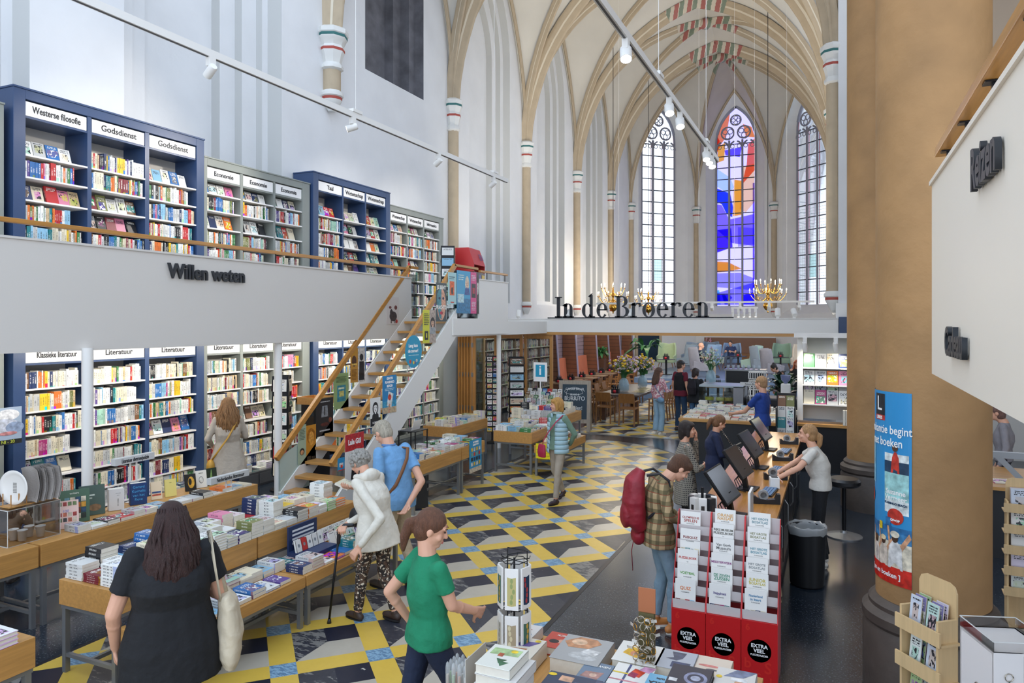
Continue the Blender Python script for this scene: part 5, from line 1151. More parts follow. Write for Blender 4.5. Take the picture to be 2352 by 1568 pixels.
# small stands left of the stair
spinner('dark rack with red pocket books beside the white column left of the stair',-8.4,9.3,0,1.9,.24,6,1,0,'book_spinner')
t=thing('tray_stand','dark cabinet topped with a shallow oak tray behind the left stair rail','stand',(-8.45,9.7,0)); mb=MB(); mb.box((.06,.06,0),(.4,.4,1.38)); mb.build('cabinet',M_black,t); mb=MB(); mb.box((0,0,1.38),(.46,.46,1.4)); 
for a,b in (((0,0,1.4),(.46,.02,1.5)),((0,.44,1.4),(.46,.46,1.5)),((0,0,1.4),(.02,.46,1.5)),((.44,0,1.4),(.46,.46,1.5))): mb.box(a,b)
mb.build('tray',M_oak,t)
gp('painting poster with white and blue clouds cut by the left picture edge',-8.95,4.92,5.45,1.34,1.78,'#9fb0c4',[('e',.7,.8,.25,.15,'#e6e8ee'),('e',.6,.5,.35,.2,'#c9cfdc'),('e',.85,.45,.2,.15,'#8fa0bc'),('r',0,0,1,.13,'#2a2e2c'),('t',.7,.07,.12,'NI - 20','#c9d44a'),('e',.7,.3,.2,.05,'#c98a8a')])
t=thing('table_riser','small black metal riser with a tilted white card on the table behind the polo man','stand',(-6.2,9.45,.752)); mb=MB()
for a in ((0,0),(.3,0),(.3,.35),(0,.35)): mb.bar((*a,0),(*a,.34),.015,.015)
mb.box((-.01,-.01,.34),(.31,.36,.35)); mb.build('riser_frame',M_blackm,t); mb=MB(); mb.box((-.0,.0,0),(.16,.24,.004),0,Matrix.Translation((.2,.05,.355))@Matrix.Rotation(-1.25,4,'Y')); mb.build('card',M_shelf,t)
# ---------------------------------------------------------------- foreground table with art books
table(-1.96,-.38,2.6,4.36,.75,'display table with large art books in the foreground',.18,name='display_table')
def artbook(label,x,y,z,w,h,t,col,items,rz=math.pi,spine=None):
    """x,y = centre; lies flat, readable from the far side"""
    o=bpy.data.objects.new('art_book',None); COL.objects.link(o); o.matrix_world=TR(x,y,z,rz); tag(o,label,'book','art books on the foreground table')
    mb=MB(); mb.box((-w/2,-h/2,t-.004),(w/2,h/2,t)); mb.box((-w/2,-h/2,0),(w/2,h/2,.004)); mb.box((-w/2,-h/2,0),(-w/2+.004,h/2,t)); mb.build('cover',flat(col),o,bevel=.0015)
    mb=MB(); mb.box((-w/2+.003,-h/2+.005,.004),(w/2-.005,h/2-.005,t-.004)); mb.build('page_block',M_pages,o)
    R=MB(); cols=[]; zz=t+.0005
    for it in items:
        if it[0]=='t': text(it[4],it[3]*h,Matrix.Translation((it[1]*w-w/2,it[2]*h-h/2,t+.0022)),flat(it[5]),o,'cover_lettering',.0002,bold=.0008,sx=it[6] if len(it)>6 else 1); continue
        c=it[-1]
        if c not in cols: cols.append(c)
        pts=[(it[1],it[2]),(it[3],it[2]),(it[3],it[4]),(it[1],it[4])] if it[0]=='r' else (it[1] if it[0]=='p' else [(it[1]+it[3]*math.cos(a*math.pi/10),it[2]+it[4]*math.sin(a*math.pi/10)) for a in range(20)])
        R.add([(px*w-w/2,py*h-h/2,zz) for px,py in pts],[tuple(range(len(pts)))],cols.index(c)); zz+=.0002
    if cols: R.build('cover_picture',[art(c) for c in cols],o)
    return o
AB=artbook
zt=.751
AB('white art book with a blue haired figure, behind the bookmark rack',-1.83,4.2,zt,.2,.25,.07,'#e4dfda',[('e',.4,.6,.3,.15,'#8fb0cc'),('p',[(.2,.3),(.6,.5),(.8,.3),(.5,.2)],'#c9907c')])
AB('red art book with a pale face on its cover near the far table edge',-1.58,4.22,zt,.18,.22,.05,'#c44a3c',[('e',.35,.55,.2,.15,'#e0a890'),('e',.65,.6,.18,.12,'#26222a'),('t',.5,.2,.13,'NICK','#f0e8e0')])
AB('thick cream art book showing two raised hands, under the red one',-1.72,3.93,zt,.23,.29,.10,'#dfd6c6',[('p',[(.3,.5),(.75,.55),(.8,.75),(.5,.8),(.3,.7)],'#b97a50'),('p',[(.1,.15),(.6,.2),(.7,.45),(.3,.4)],'#6a5c98'),('c' if False else 'e',.2,.1,.08,.06,'#e8c630')])
AB('wide grey art book with drawings of a bearded old man',-1.38,4.08,zt,.30,.34,.09,'#a9a8a6',[('e',.4,.75,.3,.15,'#c2c2c0'),('p',[(.2,.2),(.35,.05),(.7,.05),(.95,.3),(.8,.5),(.4,.45)],'#c98f68'),('e',.65,.25,.16,.12,'#e0b896'),('p',[(.1,.5),(.4,.45),(.5,.6),(.2,.7)],'#dcdad6')])
AB('white art book with a yellow splash and small blue figure',-1.06,4.17,zt,.26,.27,.09,'#e6e2da',[('p',[(.15,.3),(.75,.25),(.85,.6),(.5,.75),(.2,.6)],'#f0b62c'),('e',.28,.6,.1,.18,'#2f5f98'),('e',.6,.55,.08,.12,'#d9906a'),('e',.35,.3,.12,.08,'#9cc060')])
AB('blue grey art book with a pinkish painting, centre of the table',-1.23,3.86,zt,.17,.22,.085,'#6f8296',[('p',[(.2,.5),(.8,.55),(.9,.85),(.3,.9)],'#b0847c'),('e',.5,.7,.12,.1,'#dcb8a4'),('t',.5,.2,.14,'NEWTON','#e9e6e0')])
AB('white art book with a geometric red, blue and yellow composition',-1.03,3.88,zt,.22,.27,.09,'#e9e5de',[('r',.62,0,.68,1,'#3c4c7c'),('r',0,.7,1,.75,'#d98a94'),('p',[(.2,.2),(.5,.15),(.6,.45),(.3,.5)],'#d9482e'),('p',[(.35,.35),(.55,.3),(.6,.5),(.4,.55)],'#a02f54'),('r',.6,.4,1,.45,'#e6c83c'),('p',[(0,0),(.3,0),(.4,.2),(.1,.25)],'#dca0c0')])
AB('light blue art book right of the geometric one',-.87,3.82,zt,.14,.25,.1,'#7fb6d2',[('t',.5,.4,.16,'BELLA','#3c3c40'),('t',.5,.2,.12,'tuin','#3c3c40')])
AB('large navy art book with white capitals near the bottom edge',-1.3,3.60,zt,.30,.29,.10,'#35435c',[('t',.6,.86,.1,'DESIGNER OF','#e6e6e6'),('t',.6,.73,.1,'THE MIRACULOUS','#e6e6e6',.9),('r',.5,.1,.75,.3,'#d8a888'),('r',.2,.25,.45,.5,'#4a607c'),('r',.25,.4,.55,.6,'#22304a'),('e',.92,.12,.08,.06,'#e8c630')])
AB('dark blue grey art book with white capitals, right of the navy one',-1.02,3.55,zt,.30,.30,.12,'#46506a',[('t',.75,.85,.1,'MYTHEN','#eceae6'),('t',.75,.73,.1,'VAN HET','#eceae6'),('t',.75,.61,.1,'ATELIER','#eceae6'),('e',.3,.45,.16,.12,'#7a86a0'),('e',.4,.25,.1,.1,'#2c344a'),('e',.15,.6,.08,.1,'#b9b6b4')])
AB('pale blue magazine partly cut by the picture edge',-1.4,3.36,zt,.26,.3,.03,'#c9d9dc',[])
AB('grey blue art book with a line drawn figure, right of the key rings',-.84,4.18,zt,.21,.24,.09,'#b0b4bc',[('r',.1,.6,.6,.9,'#33456c'),('p',[(.3,.1),(.7,.1),(.6,.4),(.8,.5),(.5,.55),(.35,.4)],'#4a5068')])
AB('cream art book with pink and grey shapes at the far right',-.64,4.2,zt,.2,.24,.08,'#ddccb9',[('e',.6,.5,.3,.06,'#e0857c'),('e',.5,.68,.16,.05,'#5c5a60')])
AB('black ornate art book lying on a stack near the right end',-.72,3.93,zt,.22,.24,.13,'#25283a',[('e',.35,.55,.28,.3,'#8c90ac'),('e',.35,.55,.2,.2,'#33364c'),('e',.35,.55,.12,.12,'#b0b4c8'),('r',.75,.7,.95,.85,'#dedede')])
AB('white art book with an orange vegetable shape at the right end',-.5,4.05,zt,.21,.25,.1,'#d9d4cc',[('e',.3,.6,.2,.1,'#d9a27c'),('p',[(0,0),(.5,0),(.8,.4),(.3,.35)],'#7c86a0'),('e',.9,.45,.08,.07,'#e8c630'),('r',.2,.4,.6,.55,'#eeeeea')])
z=zt
for k in range(4):
    o=AB('thick white art book in the tall pile beside the glass tubes, '+['lowest','second from below','third from below','fourth from below'][k],-1.60+.01*(k%2),3.42+.008*k,z,.24,.26,.055,'#d6d3cf',[]); z+=.056
AB('white picture book with green trees and red roof, topmost of the tall pile',-1.61,3.44,z,.2,.25,.05,'#e0dfd4',[('p',[(.1,.1),(.9,.15),(.9,.45),(.1,.4)],'#a9c48c'),('p',[(.2,.7),(.35,.9),(.5,.7)],'#3c6a4a'),('p',[(.3,.6),(.45,.8),(.6,.6)],'#3c6a4a'),('r',.5,.35,.65,.5,'#b85a3a'),('e',.3,.2,.1,.07,'#e8c630')])
AB('blue and white picture book in front of the tall pile',-1.52,3.2,zt,.24,.24,.13,'#8f9490',[('r',.1,.15,.7,.85,'#5f98c8'),('r',.2,.5,.6,.8,'#e4e8ea'),('e',.2,.12,.08,.07,'#e8c630')])
AB('green children book reading Meubels at the bottom edge',-1.83,3.22,zt,.2,.24,.04,'#5a564c',[('r',.0,.4,1,.75,'#3c8f4a'),('t',.5,.58,.16,'MEUBELS','#f4f4ee'),('e',.3,.2,.12,.1,'#c9b08c'),('e',.7,.2,.12,.1,'#a8483c')])
# glass tubes
t=thing('glass_tube_holder','holder with clear capped glass tubes at the bottom edge of the picture','holder',(-1.86,3.45,zt)); mb=MB(); mb.box((-.07,-.07,0),(.07,.07,.01)); mb.box((.075,-.1,0),(.08,.14,.26)); mb.build('holder_board',flat('#b9b5ae'),t)
for i in range(4):
    for j in range(4):
        mb=MB(); c_=(-.055+i*.036,-.055+j*.036,.011); mb.lathe([(.0,0),(.012,0),(.012,.17),(.009,.19),(0,.2)],10,0,c_); o=mb.build('glass_tube',mat('tube_glass','#d6dadb',.08,alpha=.35,spec=.9),t,True); mb=MB(); mb.lathe([(.008,.02),(.008,.13)],6,0,c_); mb.build('tube_filling',flat(['#c9b9a8','#a9c49a','#d9a890','#dcd6cc'][(i+j)%4]),o)
# bookmark spinner
t=thing('bookmark_rack','black wire rack with two tiers of white framed bookmarks','rack',(-1.80,4.02,zt),.25)
mb=MB(); mb.tube([(0,0,0),(0,0,.6)],.006,6)
for zz in (.30,.585):
    for k in range(6):
        a=k*math.pi/3; b=a+math.pi/3; mb.tube([(.085*math.cos(a),.085*math.sin(a),zz),(.085*math.cos(b),.085*math.sin(b),zz)],.0028,5); mb.tube([(0,0,zz),(.1*math.cos(a+.5),.1*math.sin(a+.5),zz),(.105*math.cos(a+.5),.105*math.sin(a+.5),zz+.015)],.0028,5)
for k in range(3):
    a=k*2.09+.2; mb.tube([(.08*math.cos(a),.08*math.sin(a),0),(.08*math.cos(a),.08*math.sin(a),.64)],.0032,5)
mb.tube([(.08*math.cos(.2),.08*math.sin(.2),.64),(.08*math.cos(2.29),.08*math.sin(2.29),.64),(.08*math.cos(4.38),.08*math.sin(4.38),.64),(.08*math.cos(.2),.08*math.sin(.2),.64)],.0032,5)
mb.build('wire_frame',M_blackm,t)
bmart=[['#b9ae72','#8f9a60'],['#1d3a54','#b03a3a'],['#2f4f78','#c25a3a'],['#c9c4b8','#8f8a80'],['#a8987c','#d0c4a0'],['#3a6a5a','#d0a040']]
for tier in range(2):
    for k in range(6):
        a=k*math.pi/3+.52; o=bpy.data.objects.new('bookmark',None); COL.objects.link(o); o.matrix_world=t.matrix_world@Matrix.Identity(4)
        o.matrix_world=TR(-1.80,4.02,zt,.25+a)@Matrix.Translation((.096,0,.025+tier*.285))@Matrix(((0,0,1,0),(1,0,0,0),(0,1,0,0),(0,0,0,1)))
        tag(o,f'white framed bookmark card, {ordn(k)} around the {["lower","upper"][tier]} tier of the wire rack','bookmark','bookmarks on the wire rack')
        mb=MB(); mb.box((-.042,0,-.012),(.042,.25,0)); mb.build('card_block',flat('#e6e3de'),o,bevel=.002)
        c0,c1=bmart[(k+tier*2)%6]; q=MB(); q.add([(x_,y_,.0006) for x_,y_ in ((-.027,.03),(0,.024),(.027,.03),(.027,.2),(0,.193),(-.027,.2))],[tuple(range(6))],0)
        rr2=random.Random(k+tier*7)
        for i in range(5):
            cx,cy=rr2.uniform(-.015,.015),.05+i*.032; q.add([(cx+.009*math.cos(b),cy+.016*math.sin(b),.001) for b in [j*.7 for j in range(9)]],[tuple(range(9))],1)
        q.build('bookmark_picture',[flat(c0),flat(c1)],o)
# key ring tower
t=thing('keyring_rack','small rack crowded with metal key rings, a copper card on top','rack',(-1.0,4.12,zt))
mb=MB(); mb.box((-.045,-.02,0),(.045,.02,.36)); mb.build('rack_board',mat('olive_board','#5a5230',.6),t)
mb=MB(); mb.box((-.05,-.004,.36),(.05,.004,.50),0,Matrix.Rotation(.0,4,'X')); mb.build('copper_card',mat('copper_card','#b5714c',.35,metal=.3),t)
M_ring=mat('ring_metal','#b8ae9c',.18,metal=1)
for i in range(8):
    for j in range(4):
        mb=MB(); c0=Vector((-.045+j*.03+rr.uniform(-.008,.008),-.045-rr.uniform(0,.03),.04+i*.042)); R0=Matrix.Rotation(rr.uniform(0,3.1),4,'Z')@Matrix.Rotation(rr.uniform(.8,2.2),4,'X')
        mb.M=Matrix.Translation(c0)@R0; mb.tube([(.019*math.cos(b),.019*math.sin(b),0) for b in [k*.449 for k in range(15)]],.0028,6); k_=mb.build('key_ring',M_ring if (i+j)%3 else M_brass,t,True)
        mb=MB(); mb.M=Matrix.Translation(c0)@R0; mb.box((.02,-.008,-.001),(.055,.008,.001)); mb.build('fob',mat('bright_tag','#d8d4cc',.3,metal=.5),k_)
# ---------------------------------------------------------------- right foreground: key ring cabinet, plywood card racks
M_kw=mat('white_display_board','#e9e4e0',.35)
Z0=1.27
t=thing('keyring_cabinet','white key ring display cabinet with an acrylic tray on top','display cabinet',(.57,4.22,0),.32)
mb=MB(); 
mb.box((0,-.3,0),(.012,0,Z0)); mb.box((.0,-.012,0),(.26,0,Z0)); mb.box((.25,-.3,0),(.262,0,Z0)); mb.box((0,-.3,Z0-.012),(.262,0,Z0)); mb.box((0,-.3,0),(.262,-.288,.5)); mb.box((0,-.302,.0),(.13,-.29,Z0)); 
for z in (.35,.62,.9): mb.box((.13,-.3,z),(.262,0,z+.012))
mb.build('carcass',M_kw,t)
mb=MB()
for (a,b) in (((0,-.3,Z0),(.262,-.297,Z0+.05)),((0,-.003,Z0),(.262,0,Z0+.05)),((0,-.3,Z0),(.003,0,Z0+.05)),((.259,-.3,Z0),(.262,0,Z0+.05))): mb.box(a,b)
mb.build('acrylic_tray',M_acryl,t)
mb=MB()
for a,b in (((0,-.3),(.262,-.3)),((.262,-.3),(.262,0)),((.262,0),(0,0)),((0,0),(0,-.3))): mb.bar((*a,Z0+.05),(*b,Z0+.05),.004,.004)
mb.build('tray_edge',mat('acrylic_edge'),t)
for k in range(6):
    z=.915+k*.05 if k<6 else 0
    o=thing('souvenir_box','small white box reading BE in the key ring cabinet, '+ordn(k)+' from below','box',(.57,4.22,0),.32,'small boxes in the key ring cabinet')
    mb=MB(); mb.box((.14,-.298,z),(.245,-.2,z+.046)); b_=mb.build('carton',flat('#e6e2dc'),o); text('BE',.03,MX((.17,-.2995,z+.024),(1,0,0),(0,0,1)),M_ink,b_,'box_lettering',.0003,bold=.001); mb=MB(); mb.M=Matrix.Translation((.215,-.2992,z+.026))@Matrix.Rotation(.6,4,'Y'); mb.box((-.016,-.0004,-.003),(.016,.0,.003)); mb.build('box_emblem',M_ink,b_)
for k,(dx,dy,dz,lb) in enumerate(((.065,-.306,1.16,'key ring with a green bottle fob on the front of the white cabinet'),(.065,-.306,.98,'second key ring with a green bottle fob, lower on the white cabinet front'),(-.006,-.17,1.05,'steel key ring hanging on the left side of the white cabinet'))):
    o=thing('key_ring',lb,'key ring',(.57,4.22,0),.32); ax='X' if dy<-.2 else 'Y'
    mb=MB(); mb.M=Matrix.Translation((dx,dy,dz))@Matrix.Rotation(math.pi/2,4,ax); mb.tube([(.018*math.cos(b),.018*math.sin(b),0) for b in [k2*.449 for k2 in range(15)]],.0022,6); mb.build('ring',M_ring,o,True)
    mb=MB(); mb.lathe([(.0,0),(.008,0),(.008,.025),(.003,.035),(.003,.045)],10,0,(dx,dy-.002,dz-.065)); mb.build('fob',mat('green_enamel','#1c4a30',.3),o,True)
def ply_rack(label,x,y,rz,H,w,tiers,seed):
    t=thing('card_rack',label,'card rack',(x,y,0),rz)
    def panel(yy,mat_=M_ply):
        mb=MB(); pts=[(-w/2,0),(w/2,0),(w/2,H-.05),(w/2-.015,H-.015),(w/2-.05,H),(-w/2+.05,H),(-w/2+.015,H-.015),(-w/2,H-.05)]
        v=[(a,yy,b) for a,b in pts]+[(a,yy+.012,b) for a,b in pts]; n=len(pts); mb.add(v,[tuple(range(n)),tuple(range(2*n-1,n-1,-1))]+[(i,n+i,n+(i+1)%n,(i+1)%n) for i in range(n)]); mb.build('back_board',mat_,t)
    panel(0)
    rr=random.Random(seed)
    for s in (-1,1): mb=MB(); mb.box((s*w/2-.008,-.13,0),(s*w/2+.008,0.0,H*.86)); mb.build('side_post',M_ply,t)
    for k in range(tiers):
        z=.35+k*(H-.45)/tiers; mb=MB(); mb.box((-w/2-.03,-.14,z),(w/2+.03,0,z+.012)); mb.box((-w/2-.03,-.145,z),(w/2+.03,-.133,z+.08)); mb.build('tray',M_ply,t)
        for j in range(2):
            for q in range(3):
                M=TR(x,y,0,rz)@Matrix.Translation((-w/2+.03+j*(w/2-.01),-.10+q*.03,z+.014))@Matrix.Rotation(math.pi/2-.12,4,'X'); mb=MB(); c=rr.choice(['#dfe6e2','#bcd6cc','#e4e2dc','#c9d0dc','#8f86b4','#d9cfe0','#a9c48c','#e9e6e0'])
                book(mb,Matrix.Identity(4),w/2-.05,.19-.02*q*0,.006,hx(c),rr.random()); o=mb.build('greeting_card',BM); o.matrix_world=M
                tag(o,f'greeting card, {["left","right"][j]} pocket, {["front","middle","rear"][q]}, {ordn(tiers-1-k)} tier from the top, {"near" if seed==1 else "far"} plywood rack','card','greeting cards in the plywood racks')
                o['label']=f'{["front","middle","rear"][q]} greeting card, {["left","right"][j]} pocket, {ordn(tiers-1-k)} tier down, {"near" if seed==1 else "far"} plywood rack'
    return t
ply_rack('birch plywood card rack in front of the big sandstone pillar',.53,4.75,-.9,1.33,.26,4,1)
ply_rack('taller birch plywood card rack cut by the right picture edge',1.62,7.8,-.05,1.38,.42,5,2)
# pillar banner
def banner():
    t=thing('pillar_banner','blue beach holiday banner wrapped round the big pillar','banner',(.66,6.22,0)); r=.384; z0,z1=.87,2.28
    def C(s,f,o=0): a=math.radians(263.9-110+91*s); return ((r+o)*math.cos(a),(r+o)*math.sin(a),z0+(z1-z0)*f)
    def patch(s0,s1,f0,f1,col,o,name='banner_print',pts=None):
        mb=MB()
        if pts:
            v=[C(a,b,o) for a,b in pts]; c=C(sum(a for a,b in pts)/len(pts),sum(b for a,b in pts)/len(pts),o); n=len(pts); mb.add(v+[c],[(i,(i+1)%n,n) for i in range(n)])
        else:
            n=max(2,int((s1-s0)*24)); v=[]; 
            for i in range(n+1): s=s0+(s1-s0)*i/n; v+= [C(s,f0,o),C(s,f1,o)]
            mb.add(v,[(2*i,2*i+2,2*i+3,2*i+1) for i in range(n)])
        return mb.build(name,art(col) if name!='banner_sheet' else flat(col),t)
    def el(s,f,a,b,col,o,n=18): return patch(0,0,0,0,col,o,pts=[(s+a*math.cos(k*2*math.pi/n),f+b*math.sin(k*2*math.pi/n)) for k in range(n)])
    patch(0,1,.0,1,'#2c8cc4',0,'banner_sheet'); patch(0,1,.07,.22,'#e3d8c0',.001); patch(0,1,.22,.27,'#3f7fae',.001); patch(0,1,.27,.30,'#2a6ca0',.001); patch(0,1,0,.09,'#cf2e22',.0015)
    patch(.42,.64,.87,.985,'#20242c',.002); patch(.42,.64,.845,.872,'#c8302c',.0025); 
    patch(.64,.97,.37,.68,'#dfe6e2',.002); patch(.64,.97,.58,.64,'#24425c',.003); patch(.64,.97,.44,.58,'#9fd0cc',.003)
    patch(0,0,0,0,'#c83a2c',.004,pts=[(.74,.58),(.86,.58),(.85,.66),(.82,.69),(.79,.69),(.76,.66)]); el(.80,.71,.04,.018,'#5a3a28',.004)
    el(.80,.355,.11,.042,'#c8392c',.004); patch(.0,.4,.5,.75,'#7fc0dc',.002); el(.28,.43,.08,.04,'#c8392c',.004)
    for (s,f,k,c,hair) in ((.80,.17,1.25,'#dedcd8','#e8dfc8'),(.62,.155,1.0,'#d8c9b8','#d9c49c'),(.46,.15,.9,'#e4d6ca','#6a4a34')):
        patch(0,0,0,0,c,.004,pts=[(s-.08*k,f-.07*k),(s+.08*k,f-.07*k),(s+.07*k,f+.02*k),(s+.03*k,f+.045*k),(s-.03*k,f+.045*k),(s-.07*k,f+.02*k)])
        patch(0,0,0,0,'#d9a27c',.0035,pts=[(s-.07*k,f+.02*k),(s-.05*k,f+.03*k),(s-.075*k,f+.13*k),(s-.1*k,f+.13*k)]); patch(0,0,0,0,'#d9a27c',.0035,pts=[(s+.05*k,f+.03*k),(s+.07*k,f+.01*k),(s+.16*k,f+.07*k),(s+.14*k,f+.09*k)])
        el(s,f+.06*k,.035*k,.02*k,'#4a3428',.005); el(s,f+.075*k,.05*k,.014*k,hair,.006)
    patch(.66,.74,.30,.345,'#2f6fa0',.005); patch(.54,.6,.27,.31,'#e2c32c',.005)
    def ct(s_,size,s,f,col,sx=1.0):
        o=text(s_,size,Matrix.Identity(4),flat(col),t,'banner_lettering',.0004,bold=.001,sx=sx); me=o.data; arc=r*math.radians(91); o.matrix_local=Matrix.Identity(4)
        for v in me.vertices: x,y,z=v.co; p=C(s+x*sx/arc,f+y/(z1-z0),.005+z); v.co=p
    ct('vakantie begint',.088,.66,.80,'#f2f2ee',.8); ct('met boeken',.088,.62,.735,'#f2f2ee',.8); ct('LIBRIS',.034,.53,.858,'#f2f2ee',.9); ct('L',.15,.53,.93,'#f2f2ee'); ct('Suzanne',.05,.80,.48,'#f2f2ee'); ct('Vermeer',.05,.80,.45,'#f2f2ee'); ct('FLAMINGO BEACH',.022,.80,.42,'#24425c'); ct('OP=OP',.024,.80,.335,'#f2f2ee'); ct('[ zo en boeken ]',.05,.6,.045,'#f2f2ee')
banner()
# aisle behind the pillars: wall, magazine racks
mb=MB(); mb.box((.3,2,8.6),(6,12.6,8.8)); mb.box((1.2,12.6,8.6),(6,17.3,8.8)); struct('ceiling',mb,mat('aisle_ceiling_paint','#cfc2b0',.8))
mb=MB(); mb.box((5.6,5.3,0),(5.8,17.3,8.8)); struct('wall_aisle_side',mb,mat('warm_aisle_plaster2','#c4b29c',.7))
mb=MB(); mb.box((1.2,12.6,2.9),(6,12.8,12)); struct('wall_aisle',mb,mat('warm_aisle_plaster','#c9b8a4',.7))
mb=MB(); mb.box((-.0,17.3,0),(6,17.4,3.2)); mb.box((3.9,9,0),(4,17.3,3)); struct('wall_aisle_back',mb,M_white)
t=thing('magazine_desk','black magazine desk with a steel frame behind the big pillar','desk',(2.0,10.0,0)); mb=MB(); mb.box((-.6,0,.82),(1.4,1.4,.86)); mb.build('desktop',M_oakx,t); mb=MB(); mb.box((-.5,.1,0),(1.3,1.3,.8)); mb.build('body',M_black,t); mb=MB(); mb.bar((-.6,-.05,1.25),(1.4,-.05,1.25),.07,.07); mb.bar((-.3,-.05,1.25),(.2,-.05,.7),.06,.06); mb.bar((-.58,-.05,0),(-.58,-.05,1.25),.05,.05); mb.build('steel_frame',M_steel,t)
rnd=random.Random(77)
for k in range(6):
    cn,c=rcol(rnd,.5); one_book('magazine',TR(1.5+k*.24,10.2,.862,.1*k)@Matrix.Identity(4),.21,.28,.012,c,rnd.random(),f'{cn} magazine on the black desk, {ordn(k)} from its left end','magazines on the black desk')
# white magazine shelving
t=thing('magazine_shelving','tall white magazine shelving with a white light rail on top','shelving',(-.66,14.5,0))
mb=MB(); mb.box((0,0,.95),(.1,.35,2.55)); mb.build('side_panel',M_white,t); mb=MB(); mb.box((.1,.3,.95),(2.2,.35,2.5)); mb.build('back_panel',mat('pale_grey_panel','#c4c9c8',.5),t)
mb=MB(); mb.box((-.05,-.15,2.5),(2.2,.35,2.58)); mb.build('canopy',M_white,t); mb=MB(); mb.box((.0,-.1,.85),(2.2,.35,.9)); mb.build('wooden_ledge',M_oakx,t); mb=MB(); mb.box((.02,-.02,0),(2.2,.35,.84)); mb.build('base_cabinet',M_black,t)
for z in (1.10,1.42,1.78,): pass
SZ=(1.26,1.62,1.94)
for z in SZ: mb=MB(); mb.box((.1,-.02,z-.02),(2.2,.3,z)); mb.build('shelf',M_shelf,t)
for zi,z in enumerate(SZ):
    for row in range(2 if zi==0 else 1):
        for k in range(9):
            cn,c=rcol(rnd,.3); x_=-.66+.11+k*.2; M=Matrix.Translation((x_,14.53+row*.12,z+.003+row*.12))@Matrix.Rotation(math.pi/2-.12,4,'X')
            one_book('magazine',M,.19,.26,.006,c,rnd.random(),f'{cn} magazine, {ordn(k)} from left, {["lower","middle","upper"][zi]} white shelf{" rear row" if row else ""}','magazines on the white shelving')
for k in range(26):
    M=Matrix.Translation((-.66+.78+k*.042,14.6,.902))@Matrix(((0,0,1,0),(-1,0,0,0),(0,1,0,0),(0,0,0,1)))
    one_book('magazine_file',M,.2,.27,.036,hx('#8f8468'),.9,f'upright olive grey file, {ordn(k)} from left on the wooden ledge','row of files on the wooden ledge')
for k in range(3):
    for j in range(4): one_book('paper_stack',TR(-.5+k*.4,14.42,.12+j*.17),.3,.2,.09,hx('#8c857c'),.97,f'grey paper bundle, {ordn(j)} from below, {["left","middle","right"][k]} column under the magazine ledge','paper bundles under the ledge') if False else None
for k,x_ in enumerate((-.52,.0)): spot(['left','right'][k]+' white spotlight on the magazine shelving canopy',x_,14.32,2.50,(x_+.1,14.6,1.6),1,28,.045,'shelf_spotlight','spotlights over the magazines',ang=110)
# dark newspaper rack left of it
t=thing('newspaper_rack','dark tiered rack of colourful magazines beside the white shelving','magazine rack',(-1.02,14.15,0)); mb=MB(); mb.box((0,.3,0),(.34,.33,1.45)); mb.box((0,.0,0),(.02,.3,1.2)); mb.box((.32,0,0),(.34,.3,1.2)); mb.build('frame',M_black,t)
for k in range(5):
    z=.35+k*.2; mb=MB(); mb.box((.02,.05+k*.04,z),(.32,.09+k*.04,z+.02)); mb.build('tier',M_black,t)
    for j in range(2): cn,c=rcol(rnd,.35); one_book('magazine',Matrix.Translation((-.995+j*.15,14.21+k*.04,z+.022))@Matrix.Rotation(math.pi/2-.1,4,'X'),.14,.24,.006,c,rnd.random(),f'{cn} magazine, {["left","right"][j]}, {ordn(4-k)} tier down in the dark rack','magazines in the dark rack')
# ---------------------------------------------------------------- people
def capsule(mb,a,b,ra,rb,n=12):
    a=Vector(a);b=Vector(b); mb.tube([a,b],[ra,rb],n); mb.ell(a,(ra,)*3,0,n,8); mb.ell(b,(rb,)*3,0,n,8)
def chain(mb,pts,rs,n=12):
    for i in range(len(pts)-1): capsule(mb,pts[i],pts[i+1],rs[i],rs[i+1],n)
def loft(mb,pts,rx,ry,side,n=20):
    pts=[Vector(p) for p in pts]; v=[];f=[]; L=len(pts)
    for i,p in enumerate(pts):
        t=(pts[min(i+1,L-1)]-pts[max(0,i-1)]).normalized(); sd=side[i] if isinstance(side,list) else side; a=(sd-t*sd.dot(t)).normalized(); b=t.cross(a)
        for k in range(n):
            g=2*math.pi*k/n; c,s_=math.cos(g),math.sin(g); e=.86; c=math.copysign(abs(c)**e,c); s_=math.copysign(abs(s_)**e,s_); v.append(p+a*c*rx[i]+b*s_*ry[i])
    for i in range(L-1):
        for k in range(n): j=(k+1)%n; f.append((i*n+k,i*n+j,(i+1)*n+j,(i+1)*n+k))
    f.append(tuple(range(n-1,-1,-1))); f.append(tuple((L-1)*n+k for k in range(n))); mb.add(v,f)
WR=bpy.data.textures.new('cloth_folds','CLOUDS'); WR.noise_scale=.09; WR.noise_depth=2
def soft(mb,name,m,parent,vox=.012,sm=6,fold=0):
    o=mb.build(name,m,parent,True)
    r=o.modifiers.new('remesh','REMESH'); r.mode='VOXEL'; r.voxel_size=vox; r.use_smooth_shade=True
    s_=o.modifiers.new('smooth','SMOOTH'); s_.iterations=sm; s_.factor=.5
    if fold: d=o.modifiers.new('folds','DISPLACE'); d.texture=WR; d.strength=fold; d.mid_level=.5; d.texture_coords='GLOBAL'
    return o
def cloth(name,col,rough=.85,var=.12,**k): return mat(name,col,rough,var=var,vscale=9,bump=.25,bscale=40,**k)
def pattern(name,fn,rough=.85):
    m,g=nm(name); t=g.new('ShaderNodeTexCoord').outputs['Object']; g.put(g.bsdf().inputs['Base Color'],fn(g,t)); g.bsdf().inputs['Roughness'].default_value=rough; return m
